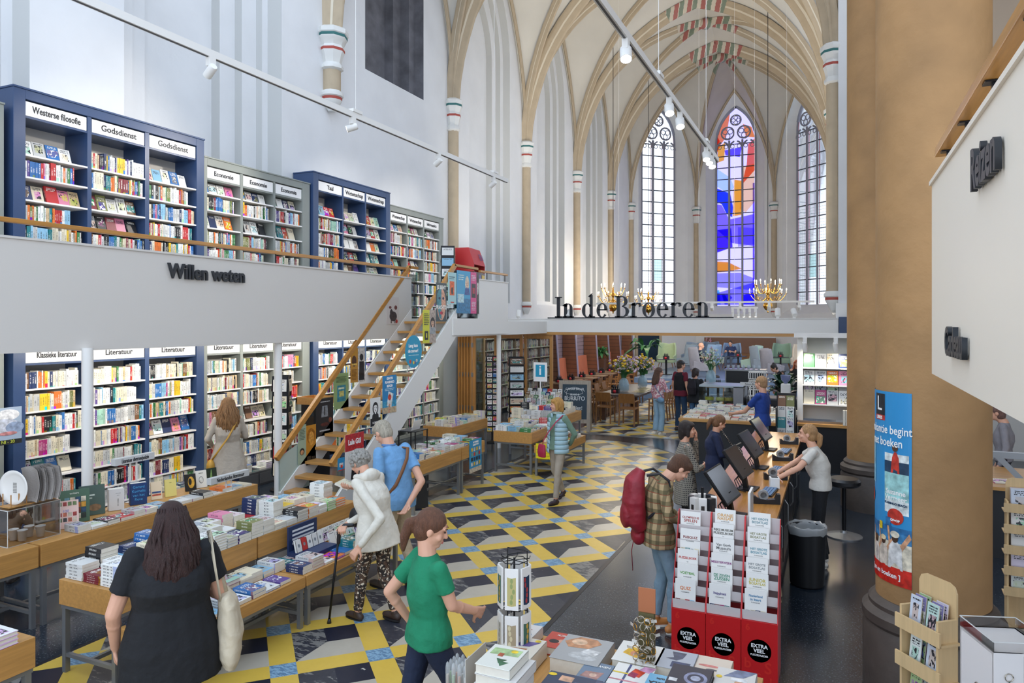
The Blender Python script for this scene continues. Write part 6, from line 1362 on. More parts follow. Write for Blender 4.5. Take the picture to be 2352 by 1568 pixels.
SKIN=mat('skin_light','#d9a58a',.5,var=.06,vscale=8,spec=.35); SKIN2=mat('skin_tan','#c48f72',.5,var=.06,vscale=8)
M_eye=mat('eye_dark','#2a211d',.2); M_lip=mat('lips','#b0605a',.45)
def hand(mb,w,d,palm,s=1,curl=.5,thumb=1):
    """w wrist point, d direction of the hand, palm = palm normal"""
    d=Vector(d).normalized(); p=Vector(palm); p=(p-d*p.dot(d)).normalized(); sd=d.cross(p)*thumb; w=Vector(w)
    for k in (-1,0,1): capsule(mb,w+sd*k*.014*s,w+d*.085*s+sd*k*.026*s,.017*s,.0135*s,8)
    for i,(o,l) in enumerate(((.034,.066),(.0115,.076),(-.0115,.07),(-.034,.055))):
        a=w+d*.088*s+sd*o*s; c1=curl*.7; q=d*math.cos(c1)+p*math.sin(c1); b=a+q*l*.5*s; c2=curl*1.7; q2=d*math.cos(c2)+p*math.sin(c2); c=b+q2*l*.5*s
        chain(mb,[a,b,c],[.0092*s,.0084*s,.0072*s],8)
    a=w+d*.022*s+sd*.03*s; q=(d*.6+sd*.75+p*.3*(curl+.3)).normalized(); b=a+q*.045*s; c=b+(d*.85+sd*.2+p*.4*curl).normalized()*.035*s; chain(mb,[a,b,c],[.013*s,.0105*s,.0085*s],8)
def human(label,x,y,rz,H=1.7,z=0,W={},L={},girth=1.0,skin=None,top=('long','#888888'),topz=.9,bottom='#333333',bflare=1.0,shoe='#2a2220',hair=('short','#5a4030'),head=(0,0),vox=.009,curl=(.5,.5),female=True,legs=True,name='person',hipy=0,topmat=None,botmat=None,armz=None,palm=None,fold=.012,bald=False,skirt=0,tw=1.0):
    s=H/1.7; t=thing(name,label,'person',(x,y,z),rz); inv=(TR(x,y,z,rz)).inverted()
    skin=skin or SKIN
    J=dict(pelvis=(0,0,.94),waist=(0,0,1.07),chest=(0,0,1.27),neck=(0,-.01,1.44),head=(0,.025,1.585),sL=(-.16,0,1.38),sR=(.16,0,1.38),eL=(-.215,-.03,1.10),eR=(.215,-.03,1.10),wL=(-.225,.05,.86),wR=(.225,.05,.86),hL=(-.085,0,.92),hR=(.085,0,.92),kL=(-.1,.03,.49),kR=(.1,.03,.49),aL=(-.1,-.02,.085),aR=(.1,-.02,.085))
    J={k:Vector(v)*s for k,v in J.items()}
    for k,v in L.items(): J[k]=Vector(v)*s
    for k,v in W.items(): J[k]=inv@Vector(v)
    side=(J['sR']-J['sL']).normalized(); hs=(J['hR']-J['hL']).normalized(); G=girth; sh=.97 if female else 1.05
    hy,hp=head; HR=Matrix.Rotation(hy,3,'Z')@Matrix.Rotation(hp,3,'X'); hc=J['head']; Hd=lambda a,b,c: hc+HR@Vector((a*s,b*s,c*s))
    # --- body: one continuous surface
    b=MB(); b.ell(hc+HR@Vector((0,-.012*s,.022*s)),(.076*s,.094*s,.092*s),0,20,14,R=HR)
    b.ell(Hd(0,.018,-.035),(.060*s,.07*s,.075*s),0,18,12,R=HR); b.ell(Hd(0,.058,-.085),(.03*s,.026*s,.022*s),0,12,8,R=HR)
    capsule(b,Hd(0,.083,.012),Hd(0,.098,-.022),.0085*s,.0135*s,8); 
    for sg in (-1,1):
        b.ell(Hd(sg*.077,-.004,-.008),(.011*s,.02*s,.03*s),0,10,8,R=HR); b.ell(Hd(sg*.038,.06,-.03),(.024*s,.02*s,.024*s),0,10,8,R=HR); b.ell(Hd(sg*.03,.079,.03),(.022*s,.009*s,.008*s),0,8,6,R=HR)
    capsule(b,Hd(-.015,.082,-.058),Hd(.015,.082,-.058),.008*s,.008*s,8)
    chain(b,[Hd(0,-.025,-.06),J['neck']+(J['chest']-J['neck'])*.1],[.052*s*(1 if female else 1.1),.058*s*(1 if female else 1.12)])
    chain(b,[J['neck'],J['chest'],J['waist'],J['pelvis']],[.05*s,.09*s*G,.09*s*G,.10*s*G]); 
    for S,c in (('L',0),('R',1)):
        chain(b,[J['chest']*.3+J['s'+S]*.7,J['s'+S],J['e'+S],J['w'+S]],[.05*s,.05*s*G**.5,.037*s*G**.5,.026*s*G**.3])
        mid=J['e'+S].lerp(J['w'+S],.3); b.ell(mid,(.038*s*G**.4,)*3,0,10,8)
        d=(J['w'+S]-J['e'+S]).normalized(); pm=(palm or {}).get(S) or (-side if S=='R' else side)
        if isinstance(pm,tuple): pm=Vector(pm)
        dd=(palm or {}).get('d'+S); dd=Vector(dd) if dd else d
        hand(b,J['w'+S]+d*.01,dd,pm,s,curl[c],1 if S=='L' else -1)
        if legs: chain(b,[J['h'+S],J['k'+S],J['a'+S]],[.075*s*G,.05*s*G**.5,.035*s])
    soft(b,'body',skin,t,max(.0055,vox*.62),4)
    # --- face details
    for sg in (-1,1):
        e=MB(); e.ell(Hd(sg*.031,.083,.012),(.0125*s,.006*s,.0055*s),0,10,6,R=HR); e.build('eye',M_eye,t,True)
        if vox<.012: e=MB(); capsule(e,Hd(sg*.018,.089,.033),Hd(sg*.046,.08,.034),.0035*s,.0025*s,6); e.build('eyebrow',mat('brow_'+hair[1].strip('#'),hair[1],.8),t,True)
    e=MB(); capsule(e,Hd(-.018,.088,-.058),Hd(.018,.088,-.058),.0055*s,.0055*s,8); e.build('mouth',M_lip,t,True)
    # --- top
    kind,tc=top; tm=topmat or cloth('cloth_'+tc.strip('#'),tc); m=MB(); pe,wa,ch,ne=J['pelvis'],J['waist'],J['chest'],J['neck']
    zl=(.94-topz)/.13; bot=pe+(pe-wa)*zl if topz<.94 else pe.lerp(wa,(topz-.94)/.13)
    bust=1.12 if female else 1.0; k_=G*tw
    lw=1.13 if topz<.9 else 1.0
    loft(m,[bot,bot.lerp(wa,.45) if topz<.94 else bot.lerp(wa,.4),wa,wa.lerp(ch,.55),ch,ch.lerp(ne,.55),ne+(ne-ch)*-.04],[ .165*s*k_*(1.03+skirt)*(lw*.5+.5),.158*s*k_*(1+skirt*.5)*lw,.140*s*k_,.148*s*k_,.160*s*(k_**.8)*sh,.150*s*(k_**.5)*sh,.062*s],[.118*s*k_*(1+skirt)*lw,.115*s*k_*lw,.103*s*k_,.118*s*k_*bust,.112*s*(k_**.8)*bust,.085*s*(k_**.6),.058*s],side)
    for S in 'LR':
        sh_,el,wr=J['s'+S],J['e'+S],J['w'+S]; r0=.053*s*G**.6
        if kind=='long': chain(m,[ch.lerp(sh_,.6),sh_,el,wr.lerp(el,.06)],[.07*s,r0,.045*s*G**.5,.034*s])
        elif kind=='short': chain(m,[ch.lerp(sh_,.6),sh_],[.07*s,r0]); m.tube([sh_,sh_.lerp(el,.62)],[r0,.058*s*G**.6],14)
        else: capsule(m,ch.lerp(sh_,.6),sh_.lerp(ch,.1),.06*s,.05*s)
    soft(m,'top',tm,t,vox,3,fold)
    # --- trousers
    if legs:
        bm_=botmat or cloth('cloth_'+bottom.strip('#'),bottom); m=MB(); side2=hs
        loft(m,[pe.lerp(wa,.35),pe,pe+(pe-wa)*.45],[.118*s*G,.142*s*G,.150*s*G],[.078*s*G,.092*s*G,.100*s*G],side2)
        for S in 'LR':
            h,k,a=J['h'+S],J['k'+S],J['a'+S]; lo=a.lerp(k,.06)
            chain(m,[h+Vector((0,0,0)),k],[.088*s*G,.060*s*G**.6*bflare**.4]); m.tube([k,k.lerp(lo,.5),lo],[.060*s*G**.6*bflare**.4,.054*s*G**.5*bflare**.8,.047*s*bflare**1.2*G**.4],14); m.ell(k.lerp(a,.3)-Vector((0,.012*s,0)),(.052*s*bflare**.5,.056*s*bflare**.5,.08*s),0,10,8)
        soft(m,'trousers',bm_,t,vox,3,fold*.8)
        for S in 'LR':
            a=J['a'+S]; k=J['k'+S]; fwd=Vector((side.y*-1,side.x,0)) if False else Vector((0,1,0)); 
            if 't'+S in J: fwd=(J['t'+S]-a)
            fwd=Vector((fwd.x,fwd.y,fwd.z if 't'+S in J else 0)).normalized(); dn=Vector((0,0,-1)); base=a+dn*.045*s
            m=MB(); capsule(m,base-fwd*.035*s,base+fwd*.10*s,.036*s,.034*s); capsule(m,base+fwd*.1*s,base+fwd*.145*s-Vector((0,0,.006)),.034*s,.026*s); capsule(m,a+Vector((0,0,.0)),base,.038*s,.036*s)
            so=soft(m,'shoe',mat('shoe_'+shoe.strip('#'),shoe,.5),t,.009,3)
            q=MB(); zb=base.z-.042*s; pl=[]; 
            sd_=Vector((-fwd.y,fwd.x,0))
            for i in range(16):
                an=2*math.pi*i/16; pl.append(base+fwd*(.055+.112*math.cos(an))*s+sd_*.038*s*math.sin(an))
            q.add([(p.x,p.y,zb) for p in pl]+[(p.x,p.y,zb+.018*s) for p in pl],[tuple(range(15,-1,-1)),tuple(range(16,32))]+[(i,(i+1)%16,16+(i+1)%16,16+i) for i in range(16)]); q.build('sole',mat('shoe_sole','#d8d2c8',.6) if shoe in ('#c07a3c','#d8d4cc') else mat('dark_sole','#1c1a1a',.6),so)
    # --- hair
    hk,hcol=hair; hm=mat('hair_'+hcol.strip('#'),hcol,.45,var=.35,vscale=14,bump=.6,bscale=60,aniso=(6,6,1)); m=MB(); rr=random.Random(int(abs(x*37+y*91)))
    if hk=='bald': m=None
    elif hk=='curly':
        for i in range(230):
            th=rr.uniform(0,math.pi*2); ph=math.acos(rr.uniform(-.35,1)); p=(math.sin(ph)*math.cos(th),math.sin(ph)*math.sin(th),math.cos(ph))
            if p[1]>.55 and p[2]<.45: continue
            m.ell(Hd(p[0]*.09,p[1]*.1-.018,p[2]*.1+.02),(.021*s,.021*s,.019*s),0,7,5)
        m.ell(Hd(0,-.02,.025),(.085*s,.098*s,.098*s),0,16,12,R=HR); m.build('hair',hm,t,True)
    else:
        m.ell(Hd(0,-.022,.034),(.086*s,.098*s,.094*s),0,20,14,R=HR); m.ell(Hd(0,-.045,-.02),(.078*s,.068*s,.085*s),0,16,12,R=HR)
        if hk in('short','cap'): pass
        if hk=='fringe' or hk=='bob': m.ell(Hd(0,.03,.065),(.078*s,.062*s,.045*s),0,14,10,R=HR)
        if hk=='bob':
            for sg in (-1,1): chain(m,[Hd(sg*.07,0,.03),Hd(sg*.078,.0,-.07)],[.03*s,.024*s])
            chain(m,[Hd(0,-.06,.0),Hd(0,-.065,-.09)],[.07*s,.055*s])
        if hk=='ponytail': chain(m,[Hd(0,-.1,.02),Hd(0,-.145,-.02),Hd(0,-.145,-.11),Hd(0.0,-.125,-.19)],[.028*s,.036*s,.032*s,.012*s])
        if hk=='bun': m.ell(Hd(0,-.07,.115),(.04*s,.04*s,.035*s),0,12,8)
        if hk.startswith('long'):
            Ln=.42 if hk=='longer' else .30; bk=J['chest']
            for i in range(30):
                a=-math.pi*.98+i/29*math.pi*.96; px,py=.082*math.cos(a),-.02+.088*math.sin(a)
                p0=Hd(px*.9,py*.9,.05); p1=Hd(px,py,-.05); dn=Vector((0,0,-1)); out=(HR@Vector((px,py,0))).normalized()
                p2=p1+dn*.11*s+out*(.03*s*G); p3=p2+dn*(Ln-.16)*s*rr.uniform(.7,1.1)+out*.02*s*G+Vector((rr.uniform(-.02,.02),rr.uniform(-.015,.01),0))*s; p4=p3+dn*.05*s+Vector((rr.uniform(-.015,.015),0,0))
                w_=G**.5; m.tube([p0,p1,p2,p2.lerp(p3,.5)+Vector((rr.uniform(-.012,.012),rr.uniform(-.01,.01),0)),p3,p4],[.026*s,.03*s*w_,.03*s*w_,.026*s*w_,.019*s,.006*s],8)
        o_=soft(m,'hair',hm,t,.008 if not hk.startswith('long') else .009,1,.006)
        if hk.startswith('long') and vox<.0115:
            m=MB()
            for i in range(70):
                a=-math.pi*.97+rr.random()*math.pi*.94; q_=1.17; px,py=.086*math.cos(a)*q_,-.02+.094*math.sin(a)*q_; p1=Hd(px,py,-.04+rr.uniform(-.03,.05)); out=(HR@Vector((px,py,0))).normalized(); dn=Vector((0,0,-1))
                pts=[Hd(px*.82,py*.82,.085),p1]; L_=(.46 if hk=='longer' else .33)*rr.uniform(.8,1.1)
                for j in range(1,6): pts.append(p1+dn*L_*s*j/5+out*(.012+.045*math.sin(j*.55)*G**.5)*s+Vector((.012*math.sin(j*1.9+i),.010*math.cos(j*1.7+i*2),0))*s)
                m.tube(pts,[.004*s,.009*s,.011*s,.011*s,.010*s,.007*s,.002*s],6)
            tag(m.build('hair_strands',hm,t,True),kind='stuff')
    return t,J,Hd,s
def tube_part(t,name,pts,r,m,flat_=1.0,n=8): mb=MB(); mb.tube(pts,r,n,flat=flat_); return mb.build(name,m,t,True)
def own(label,name,cat,t,build):
    """a carried thing: top-level, in the person's frame"""
    o=thing(name,label,cat,tuple(t.location),t.rotation_euler[2]); build(o); return o
JEAN=lambda n,c: mat(n,c,.85,var=.18,vscale=5,bump=.2,bscale=90)

# woman in a long beige cardigan, seen from behind at the shelves
t,J,Hd,s=human('woman with long fair hair in a long beige grey cardigan browsing the shelves',-8.0,7.75,math.radians(52),1.70,top=('long','#b3a797'),topz=.60,bottom='#2a3550',hair=('long','#9a6f45'),skirt=.28,tw=1.12,L=dict(eL=(-.27,.0,1.12),wL=(-.2,.2,1.0),eR=(.25,.06,1.12),wR=(.16,.26,1.12)),girth=1.05)
def b(o):
    mb=MB(); pts=[(.13,.0,1.44),(.1,-.13,1.36),(-.02,-.19,1.15),(-.16,-.18,.95),(-.22,-.10,.84)]; mb.tube(pts,.013,8,flat=.35); mb.build('strap',mat('mustard_leather','#b98a2c',.5),o,True)
    mb=MB(); mb.ell((-.24,-.10,.74),(.06,.09,.11)); soft(mb,'pouch',mat('mustard_leather'),o,.012,4)
own('mustard yellow crossbody bag worn by the woman in the long cardigan','shoulder_bag','bag',t,b)
# elderly woman with a walking stick
FLORAL=pattern('dotted_trousers',lambda g,t:g.mix(g.m('GREATER_THAN',g.noise(t,42,2),.60),g.mix(g.m('GREATER_THAN',g.noise(t,30,1),.52),hx('#2b2523'),hx('#5a4538')),hx('#d6cbb8')))
t,J,Hd,s=human('elderly woman in a cream hooded jacket and dotted trousers leaning on a walking stick',-3.91,5.58,math.radians(80),1.62,top=('long','#dcd6c8'),topz=.74,botmat=FLORAL,shoe='#3a2a22',hair=('curly','#a8a49c'),tw=1.18,girth=1.05,skirt=.12,head=(.05,-.55),
  L=dict(chest=(0,.08,1.25),neck=(0,.15,1.42),head=(0,.235,1.53),sL=(-.165,.10,1.37),sR=(.165,.12,1.37),waist=(0,.02,1.07),kL=(-.09,.10,.5),aL=(-.08,.17,.085),kR=(.1,.0,.48),aR=(.1,-.16,.10)),
  W=dict(eR=(-4.02,5.80,1.02),wR=(-4.18,5.50,.90),eL=(-3.72,5.38,1.03),wL=(-3.86,5.26,.80)),curl=(.7,1.1),palm=dict(R=(0,0,-1),dR=(-.75,-.3,-.1)))
mb=MB(); mb.ell(tuple(J['neck']+Vector((0,-.07,-.0))),(.10,.06,.07)); chain(mb,[J['neck']+Vector((-.09,.03,-.01)),J['neck']+Vector((-.07,-.07,.0)),J['neck']+Vector((.07,-.07,.0)),J['neck']+Vector((.09,.03,-.01))],[.028,.045,.045,.028]); soft(mb,'hood',mat('cloth_dcd6c8'),t,.01,2,.01)
def b(o):
    o.location=(0,0,0); o.rotation_euler=(0,0,0)
    mb=MB(); mb.tube([(-4.28,5.36,.03),(-4.22,5.42,.78)],[.0105,.011],10); mb.build('shaft',M_blackm,o,True)
    mb=MB(); chain(mb,[(-4.22,5.42,.74),(-4.215,5.425,.86),(-4.17,5.45,.90),(-4.11,5.49,.90)],[.018,.02,.02,.017]); soft(mb,'grip',M_black,o,.006,2)
    mb=MB(); mb.tube([(-4.28,5.36,.0),(-4.278,5.362,.045)],[.022,.014],10); mb.build('rubber_tip',M_black,o,True)
o=own('black walking stick with a chunky grip held by the elderly woman','walking_stick','walking stick',t,b)
def b(o): mb=MB(); mb.ell((-.0,.27,.93),(.045,.085,.1)); soft(mb,'bag_body',M_black,o,.012,4); mb=MB(); mb.tube([(.0,.22,1.0),(-.06,.19,1.25),(-.1,.12,1.41)],.006,6); mb.build('strap',M_black,o,True)
own('small black bag hanging in front of the elderly woman','handbag','bag',t,b)
# elderly man in a blue polo
t,J,Hd,s=human('elderly man in a light blue polo shirt and beige trousers reading a book',-4.20,6.38,math.radians(78),1.76,female=False,top=('short','#6fa0cc'),topz=.82,bottom='#b9a68a',shoe='#4a4038',hair=('fringe','#b5ab98'),girth=1.12,head=(.0,-.65),
  L=dict(chest=(0,.07,1.27),neck=(0,.13,1.44),head=(0,.22,1.555),sL=(-.185,.08,1.39),sR=(.185,.08,1.39),kL=(-.1,.05,.5),aL=(-.11,.12,.085),aR=(.11,-.16,.1)),
  W=dict(eL=(-4.25,6.12,1.10),wL=(-4.47,5.97,1.12),eR=(-3.97,6.48,1.12),wR=(-3.99,6.26,.93)),curl=(.7,.6),palm=dict(L=(0,0,1),dL=(-.8,-.2,.1)))
tube_part(t,'collar',[J['neck']+Vector((.062*math.cos(a),.062*math.sin(a),.0)) for a in [k*.63 for k in range(11)]],.016,mat('navy_collar','#5a7fae',.8))
def b(o): mb=MB(); mb.tube([(.13,.14,1.45),(.12,-.03,1.455),(.05,-.085,1.36),(-.03,-.10,1.25),(-.12,-.10,1.12),(-.20,-.02,.97)],.019,8,flat=.6); mb.build('strap',mat('brown_leather','#7a4e2c',.5),o,True); mb=MB(); mb.ell((-.21,.1,.86),(.04,.1,.1)); soft(mb,'bag_body',mat('brown_leather'),o,.012,3)
own('brown leather shoulder strap and bag on the man in the blue polo','shoulder_bag','bag',t,b)
one_book('held_book',Matrix.Translation((-4.66,5.92,1.135))@rotz(.2)@Matrix.Rotation(.35,4,'Y'),.15,.21,.022,hx('#d8cfb4'),.3,'cream book held open by the man in the blue polo','')
# woman in black, foreground left
t,J,Hd,s=human('large woman in a black T-shirt with long dark reddish hair, seen from behind',-3.80,3.22,math.radians(50),1.66,top=('short','#17181c'),topz=.60,bottom='#33435c',hair=('longer','#38201d'),girth=1.62,skirt=.06,head=(.15,-.15),
  L=dict(sL=(-.21,0,1.38),sR=(.21,0,1.38),eL=(-.325,-.02,1.05),wL=(-.32,.10,.80),eR=(.30,.04,1.06),wR=(.2,.24,1.05)),curl=(.6,.6))
def b(o):
    cv=mat('cream_canvas','#cdbfa6',.9,var=.08,vscale=6,bump=.4,bscale=20)
    for dy in (-.05,.06): mb=MB(); mb.tube([(.285,dy-.03,1.02),(.25,dy-.05,1.25),(.22,dy*.6,1.45),(.27,dy+.03,1.25),(.33,dy+.05,1.02)],.014,8,flat=.3); mb.build('handle',cv,o,True)
    mb=MB(); loft(mb,[(.335,-.0,.60),(.34,.0,.66),(.345,.0,.82),(.33,.0,1.0),(.31,0,1.06)],[.17,.19,.19,.165,.14],[.045,.07,.08,.06,.03],Vector((0,1,0))); soft(mb,'bag_body',cv,o,.011,3,.02)
own('cream canvas tote bag hanging from the shoulder of the woman in black','tote_bag','bag',t,b)
# woman in green, striding
t,J,Hd,s=human('woman in a green T-shirt and dark jeans striding past, seen from behind',-2.24,3.74,math.radians(-36),1.66,top=('short','#17805a'),topz=.89,bottom='#1c2740',hair=('ponytail','#6a4430'),head=(-.55,-.35),girth=1.0,
  L=dict(eL=(-.27,-.16,1.14),wL=(-.26,-.02,.93),kL=(-.1,-.10,.5),aL=(-.09,-.38,.2),kR=(.1,.2,.5),aR=(.1,.24,.085),tL=(-.09,-.3,.1),tR=(.1,.4,.085)),W=dict(eR=(-2.06,3.70,1.13),wR=(-2.03,3.93,1.02)))
# woman in a quilted vest
t,J,Hd,s=human('woman in a pale blue quilted vest over a green sweater walking by',-3.93,10.42,math.radians(158),1.62,top=('long','#6f8a78'),topz=.86,bottom='#a89c8c',shoe='#3c2f35',hair=('bob','#c9964f'),head=(-.75,-.05),
  L=dict(eR=(.27,-.12,1.12),wR=(.12,-.17,.92),eL=(-.27,-.12,1.12),wL=(-.1,-.18,.92),kL=(-.1,.1,.5),aL=(-.09,.14,.085),kR=(.1,-.04,.5),aR=(.1,-.24,.13),tR=(.11,-.12,.04)))
VB=mat('pale_blue_quilting','#a3c2cc',.5,bump=.1); m=MB()
pe,wa,ch,ne=J['pelvis'],J['waist'],J['chest'],J['neck']; sv=Vector((1,0,0)); st_=pe+Vector((0,0,-.09)); top_=ne+Vector((0,0,-.03)); n_=9
for i in range(n_):
    f=i/(n_-1); p=st_.lerp(top_,f); rx=[.185,.18,.172,.168,.17,.175,.178,.16,.12][i]; ry=[.145,.14,.133,.13,.134,.138,.13,.11,.085][i]
    v=[];K=24
    for q,(dz,k) in enumerate(((-.028,.93),(-.018,1.0),(.018,1.0),(.028,.93))):
        for j in range(K+1):
            a=math.pi*.5+.34+(2*math.pi-.68)*j/K; v.append((p.x+rx*k*math.cos(a),p.y+ry*k*math.sin(a),p.z+dz))
    m.add(v,[(q*(K+1)+j,q*(K+1)+j+1,(q+1)*(K+1)+j+1,(q+1)*(K+1)+j) for q in range(3) for j in range(K)])
o=m.build('quilted_vest',VB,t,True); md=o.modifiers.new('thick','SOLIDIFY'); md.thickness=.02; md.offset=0
mb=MB(); mb.tube([J['neck']+Vector((.068*math.cos(a),.062*math.sin(a)+.005,.015)) for a in [k*.63 for k in range(11)]],.024,8); soft(mb,'scarf',pattern('striped_scarf',lambda g,t:g.mix(g.noise(t,25,2),hx('#c9d4cc'),hx('#5f8a80'))),t,.01,2)
def b(o):
    rd=mat('crimson_leather','#a82345',.5); mb=MB(); mb.tube([(-.13,.02,1.36),(-.10,.15,1.26),(.02,.19,1.1),(.13,.19,.95),(.17,.15,.88)],.015,8,flat=.3); mb.build('strap',rd,o,True); mb=MB(); loft(mb,[(.17,.17,.70),(.17,.18,.78),(.16,.18,.9)],[.075,.085,.07],[.03,.035,.02],Vector((1,0,0))); soft(mb,'bag_body',rd,o,.009,2)
own('crimson crossbody bag on the woman in the quilted vest','shoulder_bag','bag',t,b)
# man in plaid shirt with a red backpack
def plaid(g,t):
    X=g.sep(t); f=lambda a,k,w_:g.m('LESS_THAN',g.m('FRACT',g.m('MULTIPLY',a,k)),w_); xy=g.m('ADD',X[0],X[1])
    h=f(X[2],11.0,.45); v=f(xy,10.0,.45); c=g.mix(.0,hx('#b39a72'),hx('#b39a72')); c=g.mix(g.m('MULTIPLY',h,.62),c,hx('#4c4a2a')); c=g.mix(g.m('MULTIPLY',v,.62),c,hx('#3f3c24')); return g.mix(g.m('MULTIPLY',f(X[2],11.0,.07),.8),c,hx('#8a3c28'))
t,J,Hd,s=human('man in a brown and green plaid shirt with a red backpack by the puzzle books',-1.47,6.49,math.radians(-62),1.66,female=False,top=('long','#000001'),topmat=pattern('plaid_flannel',plaid),topz=.80,bottom='#7e97a6',shoe='#c07a3c',hair=('fringe','#5a3a26'),head=(-.05,-.75),tw=1.12,
  L=dict(neck=(0,.09,1.42),head=(0,.205,1.50),eL=(-.25,.02,1.12),wL=(-.16,.22,1.03),eR=(.25,.02,1.12),wR=(.15,.22,1.02),kL=(-.1,.07,.5),aL=(-.09,.0,.085),kR=(.1,.12,.5),aR=(.1,.1,.085)))
e=MB(); e.ell(Hd(-.086,.0,-.02),(.008,.01,.012)); e.build('earbud',M_white,t,True)
def b(o):
    rd=mat('red_nylon','#8f1d2c',.5,var=.2,vscale=8,bump=.5,bscale=12)
    mb=MB(); loft(mb,[(0,-.17,.92),(0,-.21,1.0),(0,-.23,1.18),(0,-.215,1.36),(0,-.16,1.46)],[.10,.135,.145,.13,.07],[.06,.09,.10,.085,.04],Vector((1,0,0))); mb.ell((0,-.30,1.05),(.10,.05,.12)); mb.ell((-.02,-.18,.86),(.09,.07,.09)); soft(mb,'pack_body',rd,o,.01,2,.014)
    for sg in (-1,1): mb=MB(); mb.tube([(sg*.09,-.13,1.42),(sg*.11,-.02,1.44),(sg*.125,.06,1.38),(sg*.13,.075,1.28),(sg*.135,.0,1.16),(sg*.10,-.12,1.04)],.02,8,flat=.6); mb.build('shoulder_strap',mat('black_webbing','#26252a',.7),o,True)
    mb=MB(); mb.tube([(-.06,-.2,.88),(-.07,-.23,.7),(-.07,-.22,.52)],.010,6,flat=.4); mb.build('loose_strap',rd,o,True)
    for z in (1.1,1.2): mb=MB(); mb.tube([(-.12,-.30,z),(-.10,-.325,z-.05),(-.08,-.32,z)],.004,5); mb.build('cord',M_white,o,True)
own('red hiking backpack worn by the man in the plaid shirt','backpack','backpack',t,b)
# woman with hand over mouth
TW=pattern('tweed_check',lambda g,t:(lambda X:g.mix(g.m('MULTIPLY',g.m('GREATER_THAN',g.m('FRACT',g.m('MULTIPLY',g.m('ADD',X[0],X[1]),42.0)),.5),g.m('GREATER_THAN',g.m('FRACT',g.m('MULTIPLY',X[2],42.0)),.5)),hx('#8d8679'),hx('#2d2a2c')))(g.sep(t)))
t,J,Hd,s=human('dark haired woman in a checked tweed coat holding a hand over her mouth',-1.68,8.9,math.radians(-68),1.58,top=('long','#000002'),topmat=TW,topz=.62,bottom='#17171a',hair=('bob','#2a201f'),head=(-.1,0),tw=1.08,skirt=.1,
  L=dict(eL=(-.19,.17,1.13),wL=(-.05,.145,1.45),eR=(.22,.10,1.1),wR=(.0,.22,1.10)),curl=(.45,.5),palm=dict(L=(0,-1,0),dL=(.15,-.02,1)))
# girl in a navy sweater with phone and houndstooth bag
t,J,Hd,s=human('young woman in a navy sweater looking at a phone at the counter',-1.55,10.3,math.radians(-75),1.50,top=('long','#1e2746'),topz=.84,bottom='#5f655f',hair=('ponytail','#7a5436'),head=(.2,-.5),girth=1.12,L=dict(eL=(-.25,.06,1.1),wL=(-.06,.27,1.08),eR=(.25,.08,1.1),wR=(.08,.28,1.08),neck=(0,.03,1.44),head=(0,.085,1.57)),curl=(.8,.8),palm=dict(L=(0,-.2,1),dL=(.5,.8,.1),R=(0,-.2,1),dR=(-.5,.8,.1)))
def b(o): mb=MB(); mb.M=Matrix.Translation((-.01,.36,1.11))@Matrix.Rotation(.5,4,'X'); mb.box((-.036,-.07,-.005),(.036,.07,.005)); mb.build('phone_body',M_black,o,bevel=.003)
own('dark smartphone held by the young woman in navy','smartphone','phone',t,b)
HT_=pattern('houndstooth',lambda g,t:(lambda X:g.mix(g.m('GREATER_THAN',g.m('FRACT',g.m('MULTIPLY',g.m('ADD',X[1],X[2]),26.0)),.5),g.mix(g.m('GREATER_THAN',g.m('FRACT',g.m('MULTIPLY',g.m('SUBTRACT',X[1],X[2]),26.0)),.5),hx('#1d1b1c'),hx('#cfc4b4')),hx('#cfc4b4') if False else hx('#3a3432')))(g.sep(t)))
def b(o): mb=MB(); loft(mb,[(-.05,.30,.72),(-.04,.33,.84),(-.04,.33,.98),(-.03,.31,1.04)],[.13,.17,.16,.10],[.05,.07,.06,.03],Vector((1,0,0))); soft(mb,'bag_body',HT_,o,.012,2,.02); mb=MB(); mb.tube([(-.15,.30,1.0),(-.20,.16,1.2),(-.19,.02,1.44),(-.17,-.06,1.3)],.024,8,flat=.3); mb.build('strap',HT_,o,True)
own('black and cream houndstooth bag hanging in front of the young woman in navy','shoulder_bag','bag',t,b)
# cashier
t,J,Hd,s=human('fair haired cashier in a pale T-shirt and wide black trousers leaning on the counter',-.16,8.98,math.radians(88),1.61,top=('short','#cfcac0'),topz=.93,bottom='#141519',bflare=1.6,shoe='#d8d4cc',hair=('ponytail','#b58a5c'),head=(.1,.05),tw=1.1,
  L=dict(chest=(0,.05,1.27),neck=(0,.09,1.44),head=(0,.15,1.58),sL=(-.17,.07,1.385),sR=(.17,.07,1.385)),W=dict(eL=(-.38,8.70,1.15),wL=(-.60,8.62,1.03),eR=(-.40,9.2,1.15),wR=(-.63,9.02,1.01)),palm=dict(L=(0,0,-1),dL=(-.9,0,-.1),R=(0,0,-1),dR=(-.9,-.1,-.1)),curl=(.5,.6))
# assistant in a blue polo shirt behind the book table
t,J,Hd,s=human('shop assistant with fair hair in a royal blue polo shirt reaching over the book table',-1.22,13.75,math.radians(72),1.80,female=False,top=('short','#1f3f8c'),topz=.86,bottom='#8fa9c2',hair=('short','#b08a62'),head=(.0,-.1),vox=.011,W=dict(eL=(-1.52,13.75,1.15),wL=(-1.78,14.05,1.06)))
